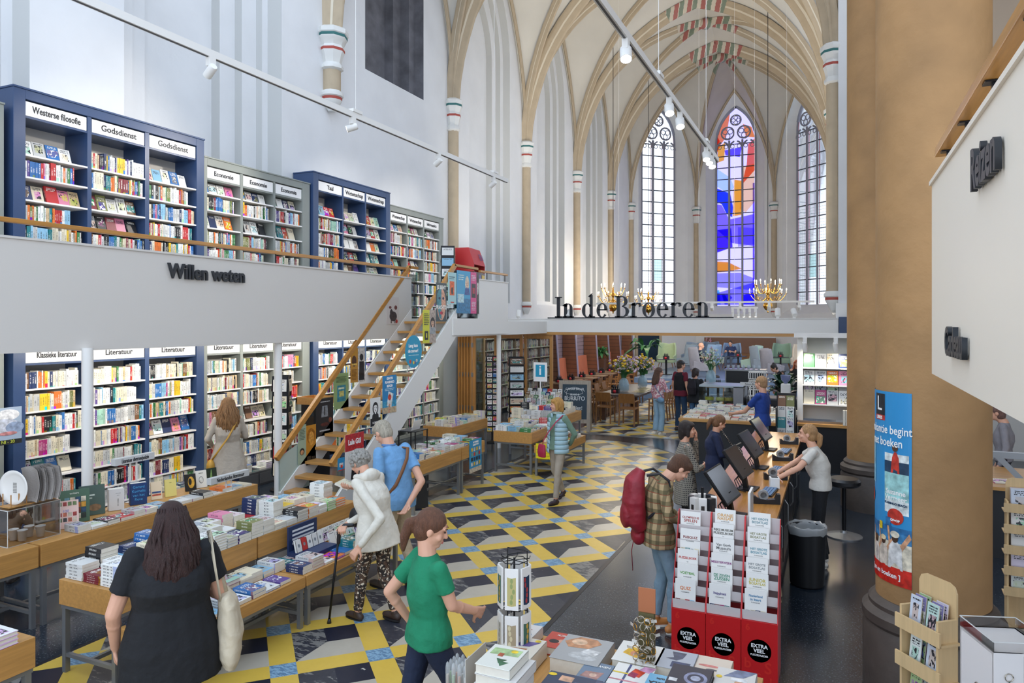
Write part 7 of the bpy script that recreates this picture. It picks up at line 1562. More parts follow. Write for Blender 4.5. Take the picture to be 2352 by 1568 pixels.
# jeans woman
FB=pattern('floral_blouse',lambda g,t:g.mix(g.m('GREATER_THAN',g.noise(t,26,2),.53),hx('#b97a86'),hx('#e6d4d2')))
t,J,Hd,s=human('woman with long brown hair in a pink floral blouse and wide pale jeans',-3.98,17.6,math.radians(-38),1.66,top=('long','#000003'),topmat=FB,topz=.93,bottom='#8fadbf',bflare=1.55,shoe='#d8d4cc',hair=('long','#5a3c2c'),vox=.012,head=(-.5,-.2),L=dict(eR=(.24,.08,1.12),wR=(.14,.28,1.12)))
def b(o): mb=MB(); mb.ell((.17,-.08,.88),(.12,.06,.075)); soft(mb,'bag_body',mat('denim_blue_leather','#6f93b0',.5),o,.014,3); mb=MB(); mb.tube([(.2,-.05,.95),(.05,-.15,1.2),(-.12,-.05,1.44)],.008,6); mb.build('strap',mat('denim_blue_leather'),o,True)
own('blue half moon shoulder bag on the woman in wide jeans','shoulder_bag','bag',t,b)
t,J,Hd,s=human('man in a black cap, maroon T-shirt and dark vest with his back turned',-3.62,18.5,math.radians(-30),1.80,female=False,top=('short','#6e1c30'),topz=.85,bottom='#26405c',hair=('short','#4a3a30'),vox=.012,head=(-.5,-.1))
m=MB(); loft(m,[(0,0,1.0),(0,-.01,1.2),(0,-.01,1.42),(0,0,1.5)],[.175,.175,.165,.09],[.125,.13,.115,.07],Vector((1,0,0))); soft(m,'vest',cloth('black_vest_cloth','#17181c'),t,.014,2)
m=MB(); m.ell(Hd(0,-.01,.06),(.095,.11,.07)); soft(m,'cap',M_black,t,.01,2); m=MB(); m.ell(Hd(0,.11,.05),(.06,.06,.008)); m.build('cap_peak',M_black,t,True)
t,J,Hd,s=human('woman with a dark bob in a black jacket, small backpack on her back',-3.22,18.35,math.radians(-15),1.62,top=('long','#1c1e22'),topz=.8,bottom='#3f6488',hair=('bob','#33241f'),vox=.012,head=(-.3,-.2),girth=1.1,tw=1.12,L=dict(eL=(-.24,.05,1.1),wL=(-.1,.25,1.02),eR=(.24,.05,1.1),wR=(.1,.25,1.02)))
def b(o): mb=MB(); loft(mb,[(0,-.2,.98),(0,-.22,1.15),(0,-.2,1.33)],[.1,.12,.09],[.06,.08,.05],Vector((1,0,0))); soft(mb,'pack_body',cloth('plum_black_nylon','#231f26'),o,.012,2)
own('small black backpack on the woman in the black jacket','backpack','backpack',t,b)
# seated pair on the platform
SIT=dict(pelvis=(0,0,.50),waist=(0,-.02,.63),chest=(0,-.05,.84),neck=(0,-.06,1.01),head=(0,-.02,1.15),sL=(-.175,-.05,.95),sR=(.175,-.05,.95),eL=(-.24,.02,.72),eR=(.24,.02,.72),wL=(-.18,.24,.70),wR=(.18,.24,.70),hL=(-.09,0,.48),hR=(.09,0,.48),kL=(-.12,.42,.50),kR=(.12,.42,.50),aL=(-.12,.45,.085),aR=(.12,.45,.085))
human('bald man in a dark T-shirt seated in a grey wing chair',-4.60,27.6,math.radians(-80),1.75,.7,female=False,top=('short','#232c40'),topz=.9,bottom='#8a7f70',hair=('bald','#8a6a50'),L=SIT,vox=.014)
human('woman in a dark blue T-shirt seated and leaning over a small table',-4.3,33.35,math.radians(175),1.68,.7,top=('short','#24345c'),topz=.9,bottom='#5a6270',hair=('bun','#3a2c26'),L=dict(SIT,wL=(-.12,.42,.78),wR=(.12,.42,.78),head=(0,.06,1.13)),vox=.014)
human('cafe worker with a dark bun in black bending behind the espresso bar',-1.45,21.9,math.radians(120),1.66,top=('long','#18191c'),bottom='#18191c',hair=('bun','#2a2220'),head=(0,-.6),vox=.013,L=dict(neck=(0,.1,1.4),head=(0,.2,1.5)))
human('cafe worker with red hair in a black T-shirt behind the bar',-1.05,22.9,math.radians(200),1.66,top=('short','#18191c'),bottom='#18191c',hair=('long','#b0562c'),vox=.013)
human('person in a grey sweater passing behind the big pillar at right',2.1,11.75,math.radians(80),1.68,top=('long','#8c8a90'),bottom='#3a3a44',hair=('short','#7a5a50'),vox=.013,L=dict(head=(0,.08,1.56)))
human('crouching woman with brown hair at the left picture edge behind the acrylic case',-8.15,4.72,math.radians(30),1.62,-.02,top=('long','#6f5a48'),bottom='#2c2c34',hair=('long','#5a3a28'),L=dict(pelvis=(0,0,.36),waist=(0,.06,.47),chest=(0,.15,.65),neck=(0,.2,.80),head=(0,.24,.93),sL=(-.17,.16,.75),sR=(.17,.16,.75),eL=(-.25,.26,.55),eR=(.25,.26,.55),wL=(-.16,.42,.55),wR=(.16,.42,.55),hL=(-.09,0,.35),hR=(.09,0,.35),kL=(-.14,.36,.5),kR=(.14,.33,.45),aL=(-.12,.12,.085),aR=(.12,.02,.1)),vox=.011)
# ---------------------------------------------------------------- cafe behind the beam
PZ=.70
mb=MB(); mb.box((-6.9,26.4,0),(-.16,39.5,PZ)); mb.box((-6.9,26.1,0),(-.16,26.4,.47)); mb.box((-6.9,25.8,0),(-.16,26.1,.235)); struct('floor',mb,mat('blue_grey_platform','#5d6f88',.35,var=.15,vscale=3))
# glazed oak doors
def glazed_door(x0,x1,y,label,ang=0):
    t=thing('glazed_door',label,'door',(x0,y,0),ang); w_=x1-x0; mb=MB()
    for a,b in (((0,0,0),(.08,.06,2.45)),((w_-.08,0,0),(w_,.06,2.45)),((.08,0,2.35),(w_-.08,.06,2.45)),((.08,0,0),(w_-.08,.06,.14))): mb.box(a,b)
    mb.build('frame',M_oakz,t,bevel=.004); g_=MB(); g_.box((.08,.025,.14),(w_-.08,.035,2.35)); g_.build('pane',M_glass,t)
    for z in (.4,1.3,2.1): h=MB(); h.box((-.01,-.012,z),(.02,0,z+.12)); h.build('hinge',M_steel,t)
glazed_door(-8.92,-8.2,17.18,'glazed oak door leaf at the left, before the old books')
glazed_door(-8.18,-7.46,17.18,'glazed oak door leaf behind the postcard racks')
glazed_door(-7.42,-6.62,17.18,'glazed oak door leaf behind the information sign')
for k in range(5): glazed_door(-9.36+.09*k,-8.66+.09*k,17.25,'folded oak door leaf seen edge on, '+ordn(k)+' from the left',1.45)
# old book shelves along the left wall
t=thing('bookcase','tall dark bookcase of old books behind the glazed oak doors','bookcase',(-9.8,18.0,0)); mb=MB(); mb.box((0,0,0),(.04,6.4,2.44)); mb.build('back_panel',M_dkwood,t)
for k in range(7): mb=MB(); mb.box((.04,0,.1+k*.36),(.36,6.4,.125+k*.36)); mb.build('shelf',mat('pale_brown_shelf','#b5a48c',.5),t)
for k in range(7): mb=MB(); mb.box((.04,k*1.06,0),(.36,k*1.06+.04,2.44)); mb.build('upright',M_dkwood,t)
OB=MB(); rnd=random.Random(5); OP=['#5a2f2a','#7c3b34','#3a3c46','#6e5a48','#8a7a66','#4a2c30','#a39684','#2f3a4c','#8c4a40','#c9bda8']
for k in range(6):
    y=.06
    while y<6.3:
        if (y%1.06)>.98 or (y%1.06)<.05: y+=.05; continue
        t0=rnd.uniform(.02,.045); book(OB,MS(-9.8+.30,18.0+y,.127+k*.36),.16,rnd.uniform(.22,.29),t0,hx(rnd.choice(OP)),rnd.random()); y+=t0+.002
tag(OB.build('old_books',BM),'many old dark spined books behind the glazed oak doors','books',kind='stuff')
# slanted timber partitions with benches
def planks(name,c1,c2):
    return pattern(name,lambda g,t:(lambda X:g.mix(g.m('LESS_THAN',g.m('FRACT',g.m('MULTIPLY',X[2],6.2)),.08),g.mix(g.noise(t,3,4),hx(c1),hx(c2)),hx('#241511')))(g.sep(t)),.5)
M_pl=planks('brown_plank_panelling','#5f3a26','#7d4f35'); M_pw=planks('mauve_plank_wall','#7a6a74','#93828a'); M_lea=mat('terracotta_leather','#b5694f',.4,var=.1,vscale=4); M_pe=mat('partition_edge','#8a8296',.5)
NM=['nearest','second','third','fourth','fifth','farthest']
yp=[24.4,26.5,29.1,30.85,32.7,35.0]
t=thing('wall_panelling','mauve plank panelling behind the terracotta benches','wall panel',(-9.84,24.2,0)); mb=MB(); mb.box((0,0,0),(.04,10.8,2.9)); mb.build('panelling',M_pw,t)
for k,y in enumerate(yp):
    t=thing('partition','slanted brown plank partition between the benches, '+['nearest','second','third','fourth','fifth','farthest'][k],'partition',(-9.78,y,0))
    mb=MB(); pr=[(0,0),(.66,0),(.46,2.9),(0,2.9)]; v=[(a,0,b) for a,b in pr]+[(a,.1,b) for a,b in pr]; mb.add(v,[(0,1,2,3),(7,6,5,4),(0,4,5,1),(2,6,7,3)]); mb.build('plank_panel',M_pl,t)
    mb=MB(); mb.bar((.675,.05,0),(.475,.05,2.9),.03,.13,up=(0,1,0)); mb.build('edge_trim',M_pe,t)
for k in range(5):
    y0,y1=yp[k]+.14,yp[k+1]-.04
    if k==2: continue
    t=thing('bench','terracotta leather bench with a tall back, '+['nearest','second','third','fourth','farthest'][k]+' along the left wall','bench',(-9.76,y0,0)); L_=y1-y0
    mb=MB(); mb.box((0,0,0),(.55,L_,.38)); mb.build('base',M_dkwood,t)
    for q in range(2):
        mb=MB(); mb.box((.02,q*L_/2+.005,.38),(.58,(q+1)*L_/2-.005,.48)); mb.build('seat_cushion',M_lea,t,bevel=.02)
        mb=MB(); v=[(.0,q*L_/2+.01,.5),(.2,q*L_/2+.01,.5),(.12,q*L_/2+.01,1.38),(.0,q*L_/2+.01,1.38)]; v+=[(a,(q+1)*L_/2-.01,c) for a,_,c in v]; mb.add(v,[(0,1,2,3),(7,6,5,4),(0,4,5,1),(1,5,6,2),(2,6,7,3),(3,7,4,0)]); mb.build('back_cushion',M_lea,t,bevel=.02)
gp('tall cream poster with black lettering above the nearest bench',-9.78,24.9,25.6,1.5,2.75,'#d8d2c6',[('t',.5,.85,.1,'KOFFIE','#333333',.002,.7),('t',.5,.6,.06,'& VIER','#333333'),('r',.3,.1,.7,.3,'#7d7a74')])
gp('black and white building poster above the second bench',-9.78,27.2,28.2,1.5,2.8,'#e4e2dc',[('r',0,.6,.5,1,'#1d1e22'),('r',.1,.1,.22,.6,'#33343a'),('r',.35,.15,.45,.7,'#33343a'),('r',.6,.1,.75,.8,'#4c4d52'),('r',.85,.2,.95,.6,'#33343a')])
gp('turquoise and yellow poster above the farthest bench',-9.78,33.3,34.1,1.6,2.7,'#a9dce6',[('e',.5,.35,.3,.15,'#d8dc8a'),('e',.4,.25,.2,.1,'#6fb0d8'),('r',.4,.6,.5,.8,'#2c5f80')])
# chairs and tables
def cafe_chair(label='',x=0,y=0,rz=0,z=0,group=None,proto={}):
    if 'o' not in proto:
        t=thing('cafe_chair',label,'chair',(x,y,z),rz,group); o_=[]
        mb=MB(); mb.box((-.22,-.21,.43),(.22,.21,.465)); mb.build('seat',M_brownw,t,bevel=.006)
        for sx in (-1,1):
            mb=MB(); mb.bar((sx*.21,.20,0),(sx*.2,.19,.64),.035,.035); mb.build('leg',M_brownw,t)
            mb=MB(); mb.bar((sx*.21,-.24,0),(sx*.2,-.2,.45),.035,.035); mb.bar((sx*.2,-.2,.45),(sx*.2,-.27,.84),.032,.035); mb.build('leg',M_brownw,t)
            mb=MB(); mb.bar((sx*.21,.21,.645),(sx*.21,-.22,.645),.05,.025); mb.build('armrest',M_brownw,t)
        mb=MB(); v=[(-.2,-.235,.60),(.2,-.235,.60),(.2,-.285,.86),(-.2,-.285,.86)]; v+=[(a,b+.022,c) for a,b,c in v]; mb.add(v,[(0,1,2,3),(7,6,5,4),(0,4,5,1),(1,5,6,2),(2,6,7,3),(3,7,4,0)]); mb.build('backrest',M_brownw,t)
        proto['o']=t; return t
    t=copy_tree(proto['o']); t.location=(x,y,z); t.rotation_euler=(0,0,rz); tag(t,label,'chair',group); return t
G1='wooden armchairs round the long cafe table'
cafe_chair('wooden armchair at the near end of the long table, left one',-5.82,19.2,0,0,G1); cafe_chair('wooden armchair at the near end of the long table, right one',-5.12,19.05,0,0,G1)
for k in range(4): cafe_chair('wooden armchair on the right side of the long table, '+NM[k],-4.55,20.0+k*.75,math.pi/2,0,G1)
for k in range(4): cafe_chair('wooden armchair on the left side of the long table, '+NM[k],-6.55,20.0+k*.75,-math.pi/2,0,G1)
t=thing('cafe_table','long dark topped cafe table with two big flower vases','table',(-6.15,19.45,0)); mb=MB(); mb.box((0,0,.70),(1.2,3.5,.76)); mb.build('tabletop',mat('dark_slate_top','#4c4644',.3),t,bevel=.005)
for a,b in ((.1,.15),(1.02,.15),(.1,3.25),(1.02,3.25)): mb=MB(); mb.box((a,b,0),(a+.09,b+.09,.70)); mb.build('leg',M_dkwood,t)
M_red2=mat('red_glazed_pot','#b3202a',.25)
def condiments(label,x,y,z,name='condiment_set'):
    t=thing(name,label,'condiments',(x,y,z),0,'condiment sets on the cafe tables'); mb=MB(); mb.box((-.11,-.07,0),(.11,.07,.12)); mb.build('crate',M_black,t)
    for k in range(3): mb=MB(); mb.lathe([(.022,.12),(.022,.18),(.008,.2),(.008,.23)],8,0,(-.07+.06*k,.02,0)); mb.build('bottle',M_black,t,True)
    mb=MB(); mb.ell((.0,-.11,.045),(.05,.035,.045),0,12,8); mb.build('red_pot',M_red2,t,True)
def small_table(label,x,y,w,d,z=0,h=.75,round_=False):
    t=thing('bistro_table',label,'table',(x,y,z)); mb=MB()
    if round_: mb.lathe([(0,h-.025),(w/2,h-.025),(w/2,h),(0,h)],20,0)
    else: mb.box((-w/2,-d/2,h-.03),(w/2,d/2,h))
    mb.build('tabletop',M_dktop if round_ else M_cafet,t,'auto'); mb=MB(); mb.box((-.035,-.035,.03),(.035,.035,h-.03)); mb.build('pedestal',M_blackm,t); mb=MB(); mb.box((-.2,-.2,0),(.2,.2,.03)); mb.build('foot',M_blackm,t)
M_dktop=mat('dark_round_top','#26282e',.3); M_cafet=wood('cafe_table_top','#8e7258',0,.35)
for k in range(6):
    y=22.6+k*1.2; small_table('small wooden cafe table by the benches, '+ordn(k)+' from the near end',-8.4,y,.9,.7); condiments('condiment crate with a red pot on the bench side table, '+ordn(k)+' from the near end',-8.5,y+.1,.751)
    cafe_chair('wooden armchair facing the benches, '+ordn(k)+' from the near end',-7.65,y,math.pi/2,0,'wooden armchairs facing the benches')
condiments('condiment crate with a red pot on the long table',-5.75,19.95,.761); 
q=0
for x_,y_ in ((-5.6,24.4),(-3.9,24.6),(-6.9,25.0) if False else (-5.2,23.6),(-3.4,23.4)): 
    if (x_,y_)==(-5.2,23.6): continue
    small_table('dark cafe table in the middle of the cafe, '+NM[q],x_,y_,.8,.7); condiments('condiment crate on the middle cafe table, '+NM[q],x_,y_+.05,.751)
    cafe_chair('wooden armchair left of the middle cafe table, '+NM[q],x_-.72,y_,-math.pi/2,0,'wooden armchairs in the middle of the cafe'); cafe_chair('wooden armchair right of the middle cafe table, '+NM[q],x_+.72,y_,math.pi/2,0,'wooden armchairs in the middle of the cafe'); q+=1
for k,(x_,y_) in enumerate(((-6.1,28.3),(-3.8,31.9),(-2.1,31.9),(-1.0,30.6))):
    small_table('dark table on the platform, '+NM[k],x_,y_,.7,.7,PZ,.62,True); condiments('condiment crate with a red pot on the platform table, '+NM[k],x_,y_,PZ+.622)
# wing chairs
def wing_chair(label,x,y,rz,col):
    m=mat('wing_fabric_'+col.strip('#'),col,.85,var=.06,vscale=8); t=thing('wing_chair',label,'armchair',(x,y,PZ),rz,'wing chairs on the platform'); mb=MB(); nu,nv=14,8; v=[]
    for j in range(nv+1):
        f=j/nv; z=.28+f*.85
        for i in range(nu+1):
            a=(i/nu-.5)*2; wv=(.36+.03*math.sin(f*3.1))*(1 if f<.75 else 1-(f-.75)*.25); aa=abs(a)
            yy=-.34+max(0,aa-.35)**1.4*(.95 if f<.3 else (.62-.1*f))*1.15-.09*f
            v.append((wv*math.sin(a*1.45)/math.sin(1.45),yy,z+(-.06*(1-aa)**2 if j==nv else 0)))
    mb.add(v,[(j*(nu+1)+i,j*(nu+1)+i+1,(j+1)*(nu+1)+i+1,(j+1)*(nu+1)+i) for j in range(nv) for i in range(nu)])
    o=mb.build('backrest',m,t,True); md=o.modifiers.new('thick','SOLIDIFY'); md.thickness=.07; md.offset=0; bd=o.modifiers.new('bv','BEVEL'); bd.width=.015
    for sx in (-1,1): mb=MB(); v=[(sx*.36-.035,-.25,.25),(sx*.36+.035,-.25,.25),(sx*.36+.035,.30,.25),(sx*.36-.035,.30,.25),(sx*.37-.04,-.25,.62),(sx*.37+.04,-.25,.62),(sx*.37+.04,.34,.54),(sx*.37-.04,.34,.54)]; mb.add(v,[(0,3,2,1),(4,5,6,7),(0,1,5,4),(1,2,6,5),(2,3,7,6),(3,0,4,7)]); mb.build('armrest',m,t,bevel=.02)
    mb=MB(); mb.box((-.34,-.3,.24),(.34,.32,.44)); mb.build('seat_cushion',m,t,bevel=.03)
    for sx in (-1,1):
        for sy in (-1,1): mb=MB(); mb.tube([(sx*.28,sy*.24,.25),(sx*.34,sy*.30,0)],[.022,.012],8); mb.build('leg',M_brownw,t)
R=math.radians
for lb,x_,y_,a,c in (('pale green wing chair in front of the dark blue door',-7.0,32.6,180,'#aebf9a'),('slate wing chair behind the big plant',-6.2,34.4,160,'#7f8ea0'),('grey wing chair turned away, left of the bald man',-5.8,30.9,85,'#7c8a94'),('dark slate wing chair against the back wall',-5.5,35.6,190,'#76879a'),
 ('grey wing chair in which the bald man sits',-4.66,27.6,-80,'#7d7d86'),('blue wing chair behind the bald man',-4.9,31.4,70,'#86a0bd'),('blue wing chair in which the woman sits',-4.28,33.5,175,'#8098b8'),('sea green wing chair seen from its side',-3.15,30.6,85,'#98b0a4'),
 ('grey blue wing chair with its back turned, centre right',-2.7,30.2,-95,'#7c8894'),('grey wing chair facing right, nearest at the right',-2.05,27.3,-78,'#75757e'),('green wing chair against the back wall at right',-2.2,34.2,180,'#8aa592'),('beige wing chair beside the white shelving',-1.3,32.8,170,'#d2c4b0')):
    wing_chair(lb,x_,y_,R(a),c)
# back wall things
t=thing('back_bench','long timber bench with a high plank back below the middle window','bench',(-6.4,38.6,PZ)); mb=MB(); mb.box((0,.5,0),(3.6,.56,1.25)); mb.build('backrest',mat('bench_timber','#7a5540',.5),t); mb=MB(); mb.box((0,0,0),(3.6,.5,.45)); mb.build('seat',M_brownw,t)
t=thing('plant_pot','lime green pot with a pink flowering plant on the timber bench','potted plant',(-5.9,38.8,PZ+.45)); mb=MB(); mb.lathe([(.1,0),(.16,.02),(.12,.18),(.2,.36),(.18,.36),(.1,.2)],18,0); mb.build('pot',mat('lime_glaze','#8fc02c',.3),t,True)
def leaf(mb,base,d,L,w,droop=.5,n=6,m=0):
    base=Vector(base); d=Vector(d).normalized(); sd=d.cross(Vector((0,0,1))); sd=sd.normalized() if sd.length>.05 else Vector((1,0,0)); v=[]
    for i in range(n+1):
        f=i/n; p=base+d*L*f+Vector((0,0,-droop*L*f*f)); ww=w*math.sin(math.pi*min(1,f*.93+.05))**.8; v+=[p-sd*ww/2+Vector((0,0,.12*ww)),p,p+sd*ww/2+Vector((0,0,.12*ww))]
    f_=[]
    for i in range(n): f_+=[(3*i,3*i+1,3*i+4,3*i+3),(3*i+1,3*i+2,3*i+5,3*i+4)]
    mb.add(v,f_,m)
M_leaf=mat('plant_leaf','#3f7a45',.4,var=.3,vscale=5); M_leafd=mat('dark_plant_leaf','#234a30',.35,var=.3,vscale=5)
def foliage(t,z,n,L,w,seed,m,up=(.4,1.4),droop=.6,r=0):
    rr=random.Random(seed); mb=MB(); st=MB()
    for i in range(n):
        a=rr.uniform(0,6.28); u=rr.uniform(*up); d=Vector((math.cos(a),math.sin(a),u)); h=rr.uniform(.0,.35)*L; b0=Vector((r*rr.uniform(-1,1),r*rr.uniform(-1,1),z)); b1=b0+d.normalized()*h; st.tube([b0,b1+Vector((0,0,.001))],.008,4); leaf(mb,b1,d,L*rr.uniform(.6,1),w*rr.uniform(.7,1),droop)
    tag(mb.build('leaves',m,t,True),kind='stuff'); tag(st.build('stems',m,t),kind='stuff')
foliage(t,.3,26,.35,.12,3,M_leafd)
mb=MB(); rr=random.Random(9)
for i in range(16): mb.ell((rr.uniform(-.35,-.05),rr.uniform(-.2,.1),.5+rr.uniform(-.1,.3)),(.035,.03,.035),0,6,5)
tag(mb.build('blossoms',mat('pink_blossom','#d9a0b8',.6),t,True),kind='stuff')
gp2=poster('small dark slate board hung on the back wall',MX((-6.9,39.2,PZ+1.55),(1,0,0),(0,0,1)),.62,.22,'#2c3238',[],name='wall_board') if False else None
t=thing('banana_plant','big plant with long arching leaves beside the dark blue door','plant',(-7.6,31.2,0)); mb=MB(); mb.lathe([(.2,0),(.26,.02),(.3,.5),(.27,.5)],18,0); mb.build('pot',M_dkgrey,t,True); mb=MB(); mb.tube([(0,0,.4),(.03,0,1.5)],.06,8); mb.build('trunk',M_leaf,t,True); foliage(t,1.45,17,1.25,.30,21,M_leaf,(.5,1.9),.75)
t=thing('climbing_plant','leafy plant on a stand between the partitions','plant',(-9.3,29.95,0)); mb=MB(); mb.box((-.2,-.2,0),(.2,.2,1.2)); mb.build('stand',M_dkwood,t); foliage(t,1.5,100,.30,.12,22,M_leaf,(-.8,2.4),.5,.18); 
t=thing('peace_lily','broad leaved dark green plant beside the espresso bar','plant',(-1.25,20.4,0)); mb=MB(); mb.lathe([(.2,0),(.24,.7),(.2,.72)],16,0); mb.build('pot',M_black,t,True); foliage(t,.8,44,.95,.22,23,M_leafd,(.5,2.6),.55)
# door in the left facet
t=thing('door_1',None,None,(-9.1,37.6,PZ),math.radians(45)); t['kind']='structure'; mb=MB(); mb.box((-.65,-.12,0),(.65,-.04,1.9)); mb.build('door_leaf',mat('dark_navy_door','#122a3c',.4),t); mb=MB(); mb.box((-.8,-.14,0),(-.65,0,2.0)); mb.box((.65,-.14,0),(.8,0,2.0)); mb.box((-.8,-.14,1.9),(.8,0,2.05)); mb.build('door_frame',M_rib,t)
# flower vases on the long table
def vase(label,x,y,z,seed,s=1.0,n=150,cols=(('#d6b6cc',6),('#efe6ea',3),('#e6bb2a',3)),glass=None):
    t=thing('flower_vase',label,'vase',(x,y,z)); t.scale=(s,s,s); mb=MB(); mb.lathe([(0,.005),(.11,.005),(.15,.05),(.155,.2),(.13,.32),(.05,.41),(.035,.46),(.045,.5),(.04,.5),(.03,.46),(.045,.41),(.12,.31),(.145,.2),(.14,.06),(0,.02)],24,0); mb.build('glass_body',glass or mat('blue_vase_glass','#a3c0cc',.08,alpha=.42,spec=.8),t,True)
    rr=random.Random(seed); st=MB(); lf=MB(); fl={c:MB() for c,_ in cols}
    for i in range(n):
        a=rr.uniform(0,6.28); R0=rr.uniform(.05,.42)**1; h=.55+rr.uniform(.05,.55)*(1-R0*.8); p=Vector((R0*math.cos(a),R0*math.sin(a),h)); st.tube([(0,0,.25),(p.x*.25,p.y*.25,.5),p],.004,4,caps=False)
        for q in range(3): leaf(lf,p*.8+Vector((0,0,.1)),(rr.uniform(-1,1),rr.uniform(-1,1),rr.uniform(0,1)),.09,.03,.4,3)
        c=rr.choices([c for c,_ in cols],[w for _,w in cols])[0]
        for q in range(4 if c!='#e6bb2a' else 1): k=.022 if c!='#e6bb2a' else .045; fl[c].ell(p+Vector((rr.uniform(-.03,.03),rr.uniform(-.03,.03),rr.uniform(-.03,.03))),(k,k,k*.7),0,6,4)
    tag(st.build('stems',M_leaf,t),kind='stuff'); tag(lf.build('leaves',mat('pale_leaf','#7d9a58',.5),t),kind='stuff')
    for c in fl: tag(fl[c].build('blossoms',mat('blossom_'+c.strip('#'),c,.6),t,True),kind='stuff')
vase('big blue glass vase of pink and yellow flowers, nearer one on the long table',-5.62,20.35,.761,1)
vase('big blue glass vase of pink and yellow flowers, farther one on the long table',-5.45,21.9,.761,2,.95)
vase('clear vase of green and white flowers on the pastry case',-2.75,17.75,1.31,3,.8,70,(('#dfe6d4',5),('#c9a9c0',2)))
# placemats
t=thing('placemats','fanned row of yellow and black placemats on the long table','placemats',(-5.2,20.4,.762)); mb=MB()
for k in range(9): mb.cbox((0,k*.14,.002+k*.002),(.36,.2,.002),k%2)
mb.build('mats',[flat('#b9a35c'),flat('#35322c')],t)
# pastry case and bar
t=thing('pastry_case','glass pastry display case with cakes on two shelves','display case',(-2.95,17.3,0)); mb=MB(); mb.box((0,0,0),(1.0,.9,.45)); mb.build('base',M_black,t); mb=MB(); mb.box((.78,0,.45),(1.0,.9,1.28)); mb.build('side_panel',mat('mid_grey_panel','#87888c',.5),t)
mb=MB(); mb.box((0,0,1.26),(1.0,.9,1.3)); mb.build('lid',mat('pale_steel_lid','#a9b6bc',.3),t); mb=MB(); mb.box((0,0,.45),(.78,.008,1.26)); mb.box((0,.0,.45),(.008,.9,1.26)); mb.build('glass',M_glass,t)
for z in (.62,.92): mb=MB(); mb.box((.02,.1,z),(.77,.85,z+.012)); mb.build('glass_shelf',M_acryl,t)
for k,(px,pz,c) in enumerate(((.2,.935,'#d9c84a'),(.45,.935,'#e6d87a'),(.65,.935,'#c9a84a'),(.2,.635,'#e9e2c9'),(.45,.635,'#d8cf9a'),(.65,.635,'#a9b060'))):
    o=thing('cake',['yellow','pale yellow','golden','cream','custard','green'][k]+' topped round cake in the pastry case','cake',(-2.95+px,17.55,pz)); mb=MB(); mb.lathe([(0,0),(.1,0),(.1,.07),(0,.07)],20,0); mb.build('sponge',flat(c),o,'auto'); mb=MB()
    for q in range(6): mb.ell((.07*math.cos(q),.07*math.sin(q),.075),(.012,.012,.01),0,6,4)
    mb.build('topping',flat('#4a3a28'),o)
t=thing('bar_counter','black espresso bar counter behind the book table','counter',(-1.9,17.4,0)); mb=MB(); mb.box((0,0,0),(1.1,.7,1.0)); mb.build('body',M_black,t); mb=MB(); mb.box((0,0,1.0),(1.1,.7,1.04)); mb.build('top',M_dkgrey,t)
for j in range(3):
    t=thing('crate','white plastic crate on the bar counter, '+['lowest','middle','topmost'][j],'crate',(-1.86,17.5,1.041+j*.2)); mb=MB()
    for a,b in (((0,0,0),(.4,.3,.01)),((0,0,.16),(.4,.01,.19)),((0,0,0),(.4,.01,.03)),((0,.29,.16),(.4,.3,.19)),((0,0,.16),(.01,.3,.19)),((.39,0,.16),(.4,.3,.19))): mb.box(a,b)
    for q in range(9): mb.box((q*.0488,0,.0),(q*.0488+.012,.008,.18))
    mb.build('crate_body',M_white,t)
t=thing('coffee_grinder','white coffee grinder with a clear bean hopper','coffee grinder',(-1.05,17.6,1.041)); mb=MB(); mb.box((-.1,-.12,0),(.1,.12,.33)); mb.build('grinder_body',M_white,t,bevel=.02); mb=MB(); mb.lathe([(.03,.33),(.05,.36),(.1,.42),(.11,.52),(.11,.53)],18,0); mb.build('hopper',mat('tinted_hopper','#8f98c4',.1,alpha=.5),t,True)
t=thing('espresso_machine','dark espresso machine with steel edges beside the cakes','coffee machine',(-2.7,19.6,0)); mb=MB(); mb.box((0,0,0),(1.1,.6,.95)); mb.build('cabinet',M_black,t); mb=MB(); mb.box((.05,.05,.95),(1.0,.5,1.5)); mb.build('machine_body',M_black,t); mb=MB(); 
for x_ in (.03,.62,1.0): mb.box((x_,.02,.95),(x_+.03,.05,1.52))
mb.box((.0,.0,1.5),(1.05,.55,1.54)); mb.build('steel_trim',M_steel,t)
for k in range(7): 
    o=thing('glass_cup','upturned clear glass on the espresso machine, '+ordn(k)+' from left','glass',(-2.62+k*.13,19.85,1.541)); mb=MB(); mb.lathe([(.03,0),(.036,.1),(.034,.1),(.028,.004)],10,0); mb.build('tumbler',mat('tumbler_glass','#c9d4dc',.1,alpha=.4),o,True)
# information sign and chalkboard
t=thing('information_sign','white and turquoise information sign with a letter i on a pole','sign',(-5.95,14.7,.775)); mb=MB(); mb.tube([(0,0,0),(0,0,.72)],.012,8); mb.build('pole',M_shelf,t); mb=MB(); mb.box((-.16,-.008,.70),(.16,.008,1.12)); b_=mb.build('board',M_shelf,t)
mb=MB(); mb.box((-.11,-.0095,.80),(.11,-.008,1.07)); mb.build('blue_field',flat('#2296b8'),b_); text('i',.30,MX((0,-.0105,.94),(1,0,0),(0,0,1)),M_inkw,b_,'sign_lettering',.0004,bold=.006)
t=thing('chalkboard','wooden framed A board chalkboard announcing a burrito','chalkboard',(-6.45,17.15,0),math.radians(12))
Mc=Matrix.Rotation(-.13,4,'X'); mb=MB(); mb.M=Mc
for a,b in (((0,0,0),(.09,.03,1.3)),((.72,0,0),(.81,.03,1.3)),((.09,0,1.2),(.72,.03,1.3)),((.09,0,.22),(.72,.03,.32))): mb.box(a,b)
mb.build('frame',wood('weathered_frame','#a89c8c',2,.6),t); mb=MB(); mb.M=Mc; mb.box((.09,.008,.32),(.72,.022,1.2)); cb=mb.build('slate',mat('slate_board','#2b3f4c',.6),t)
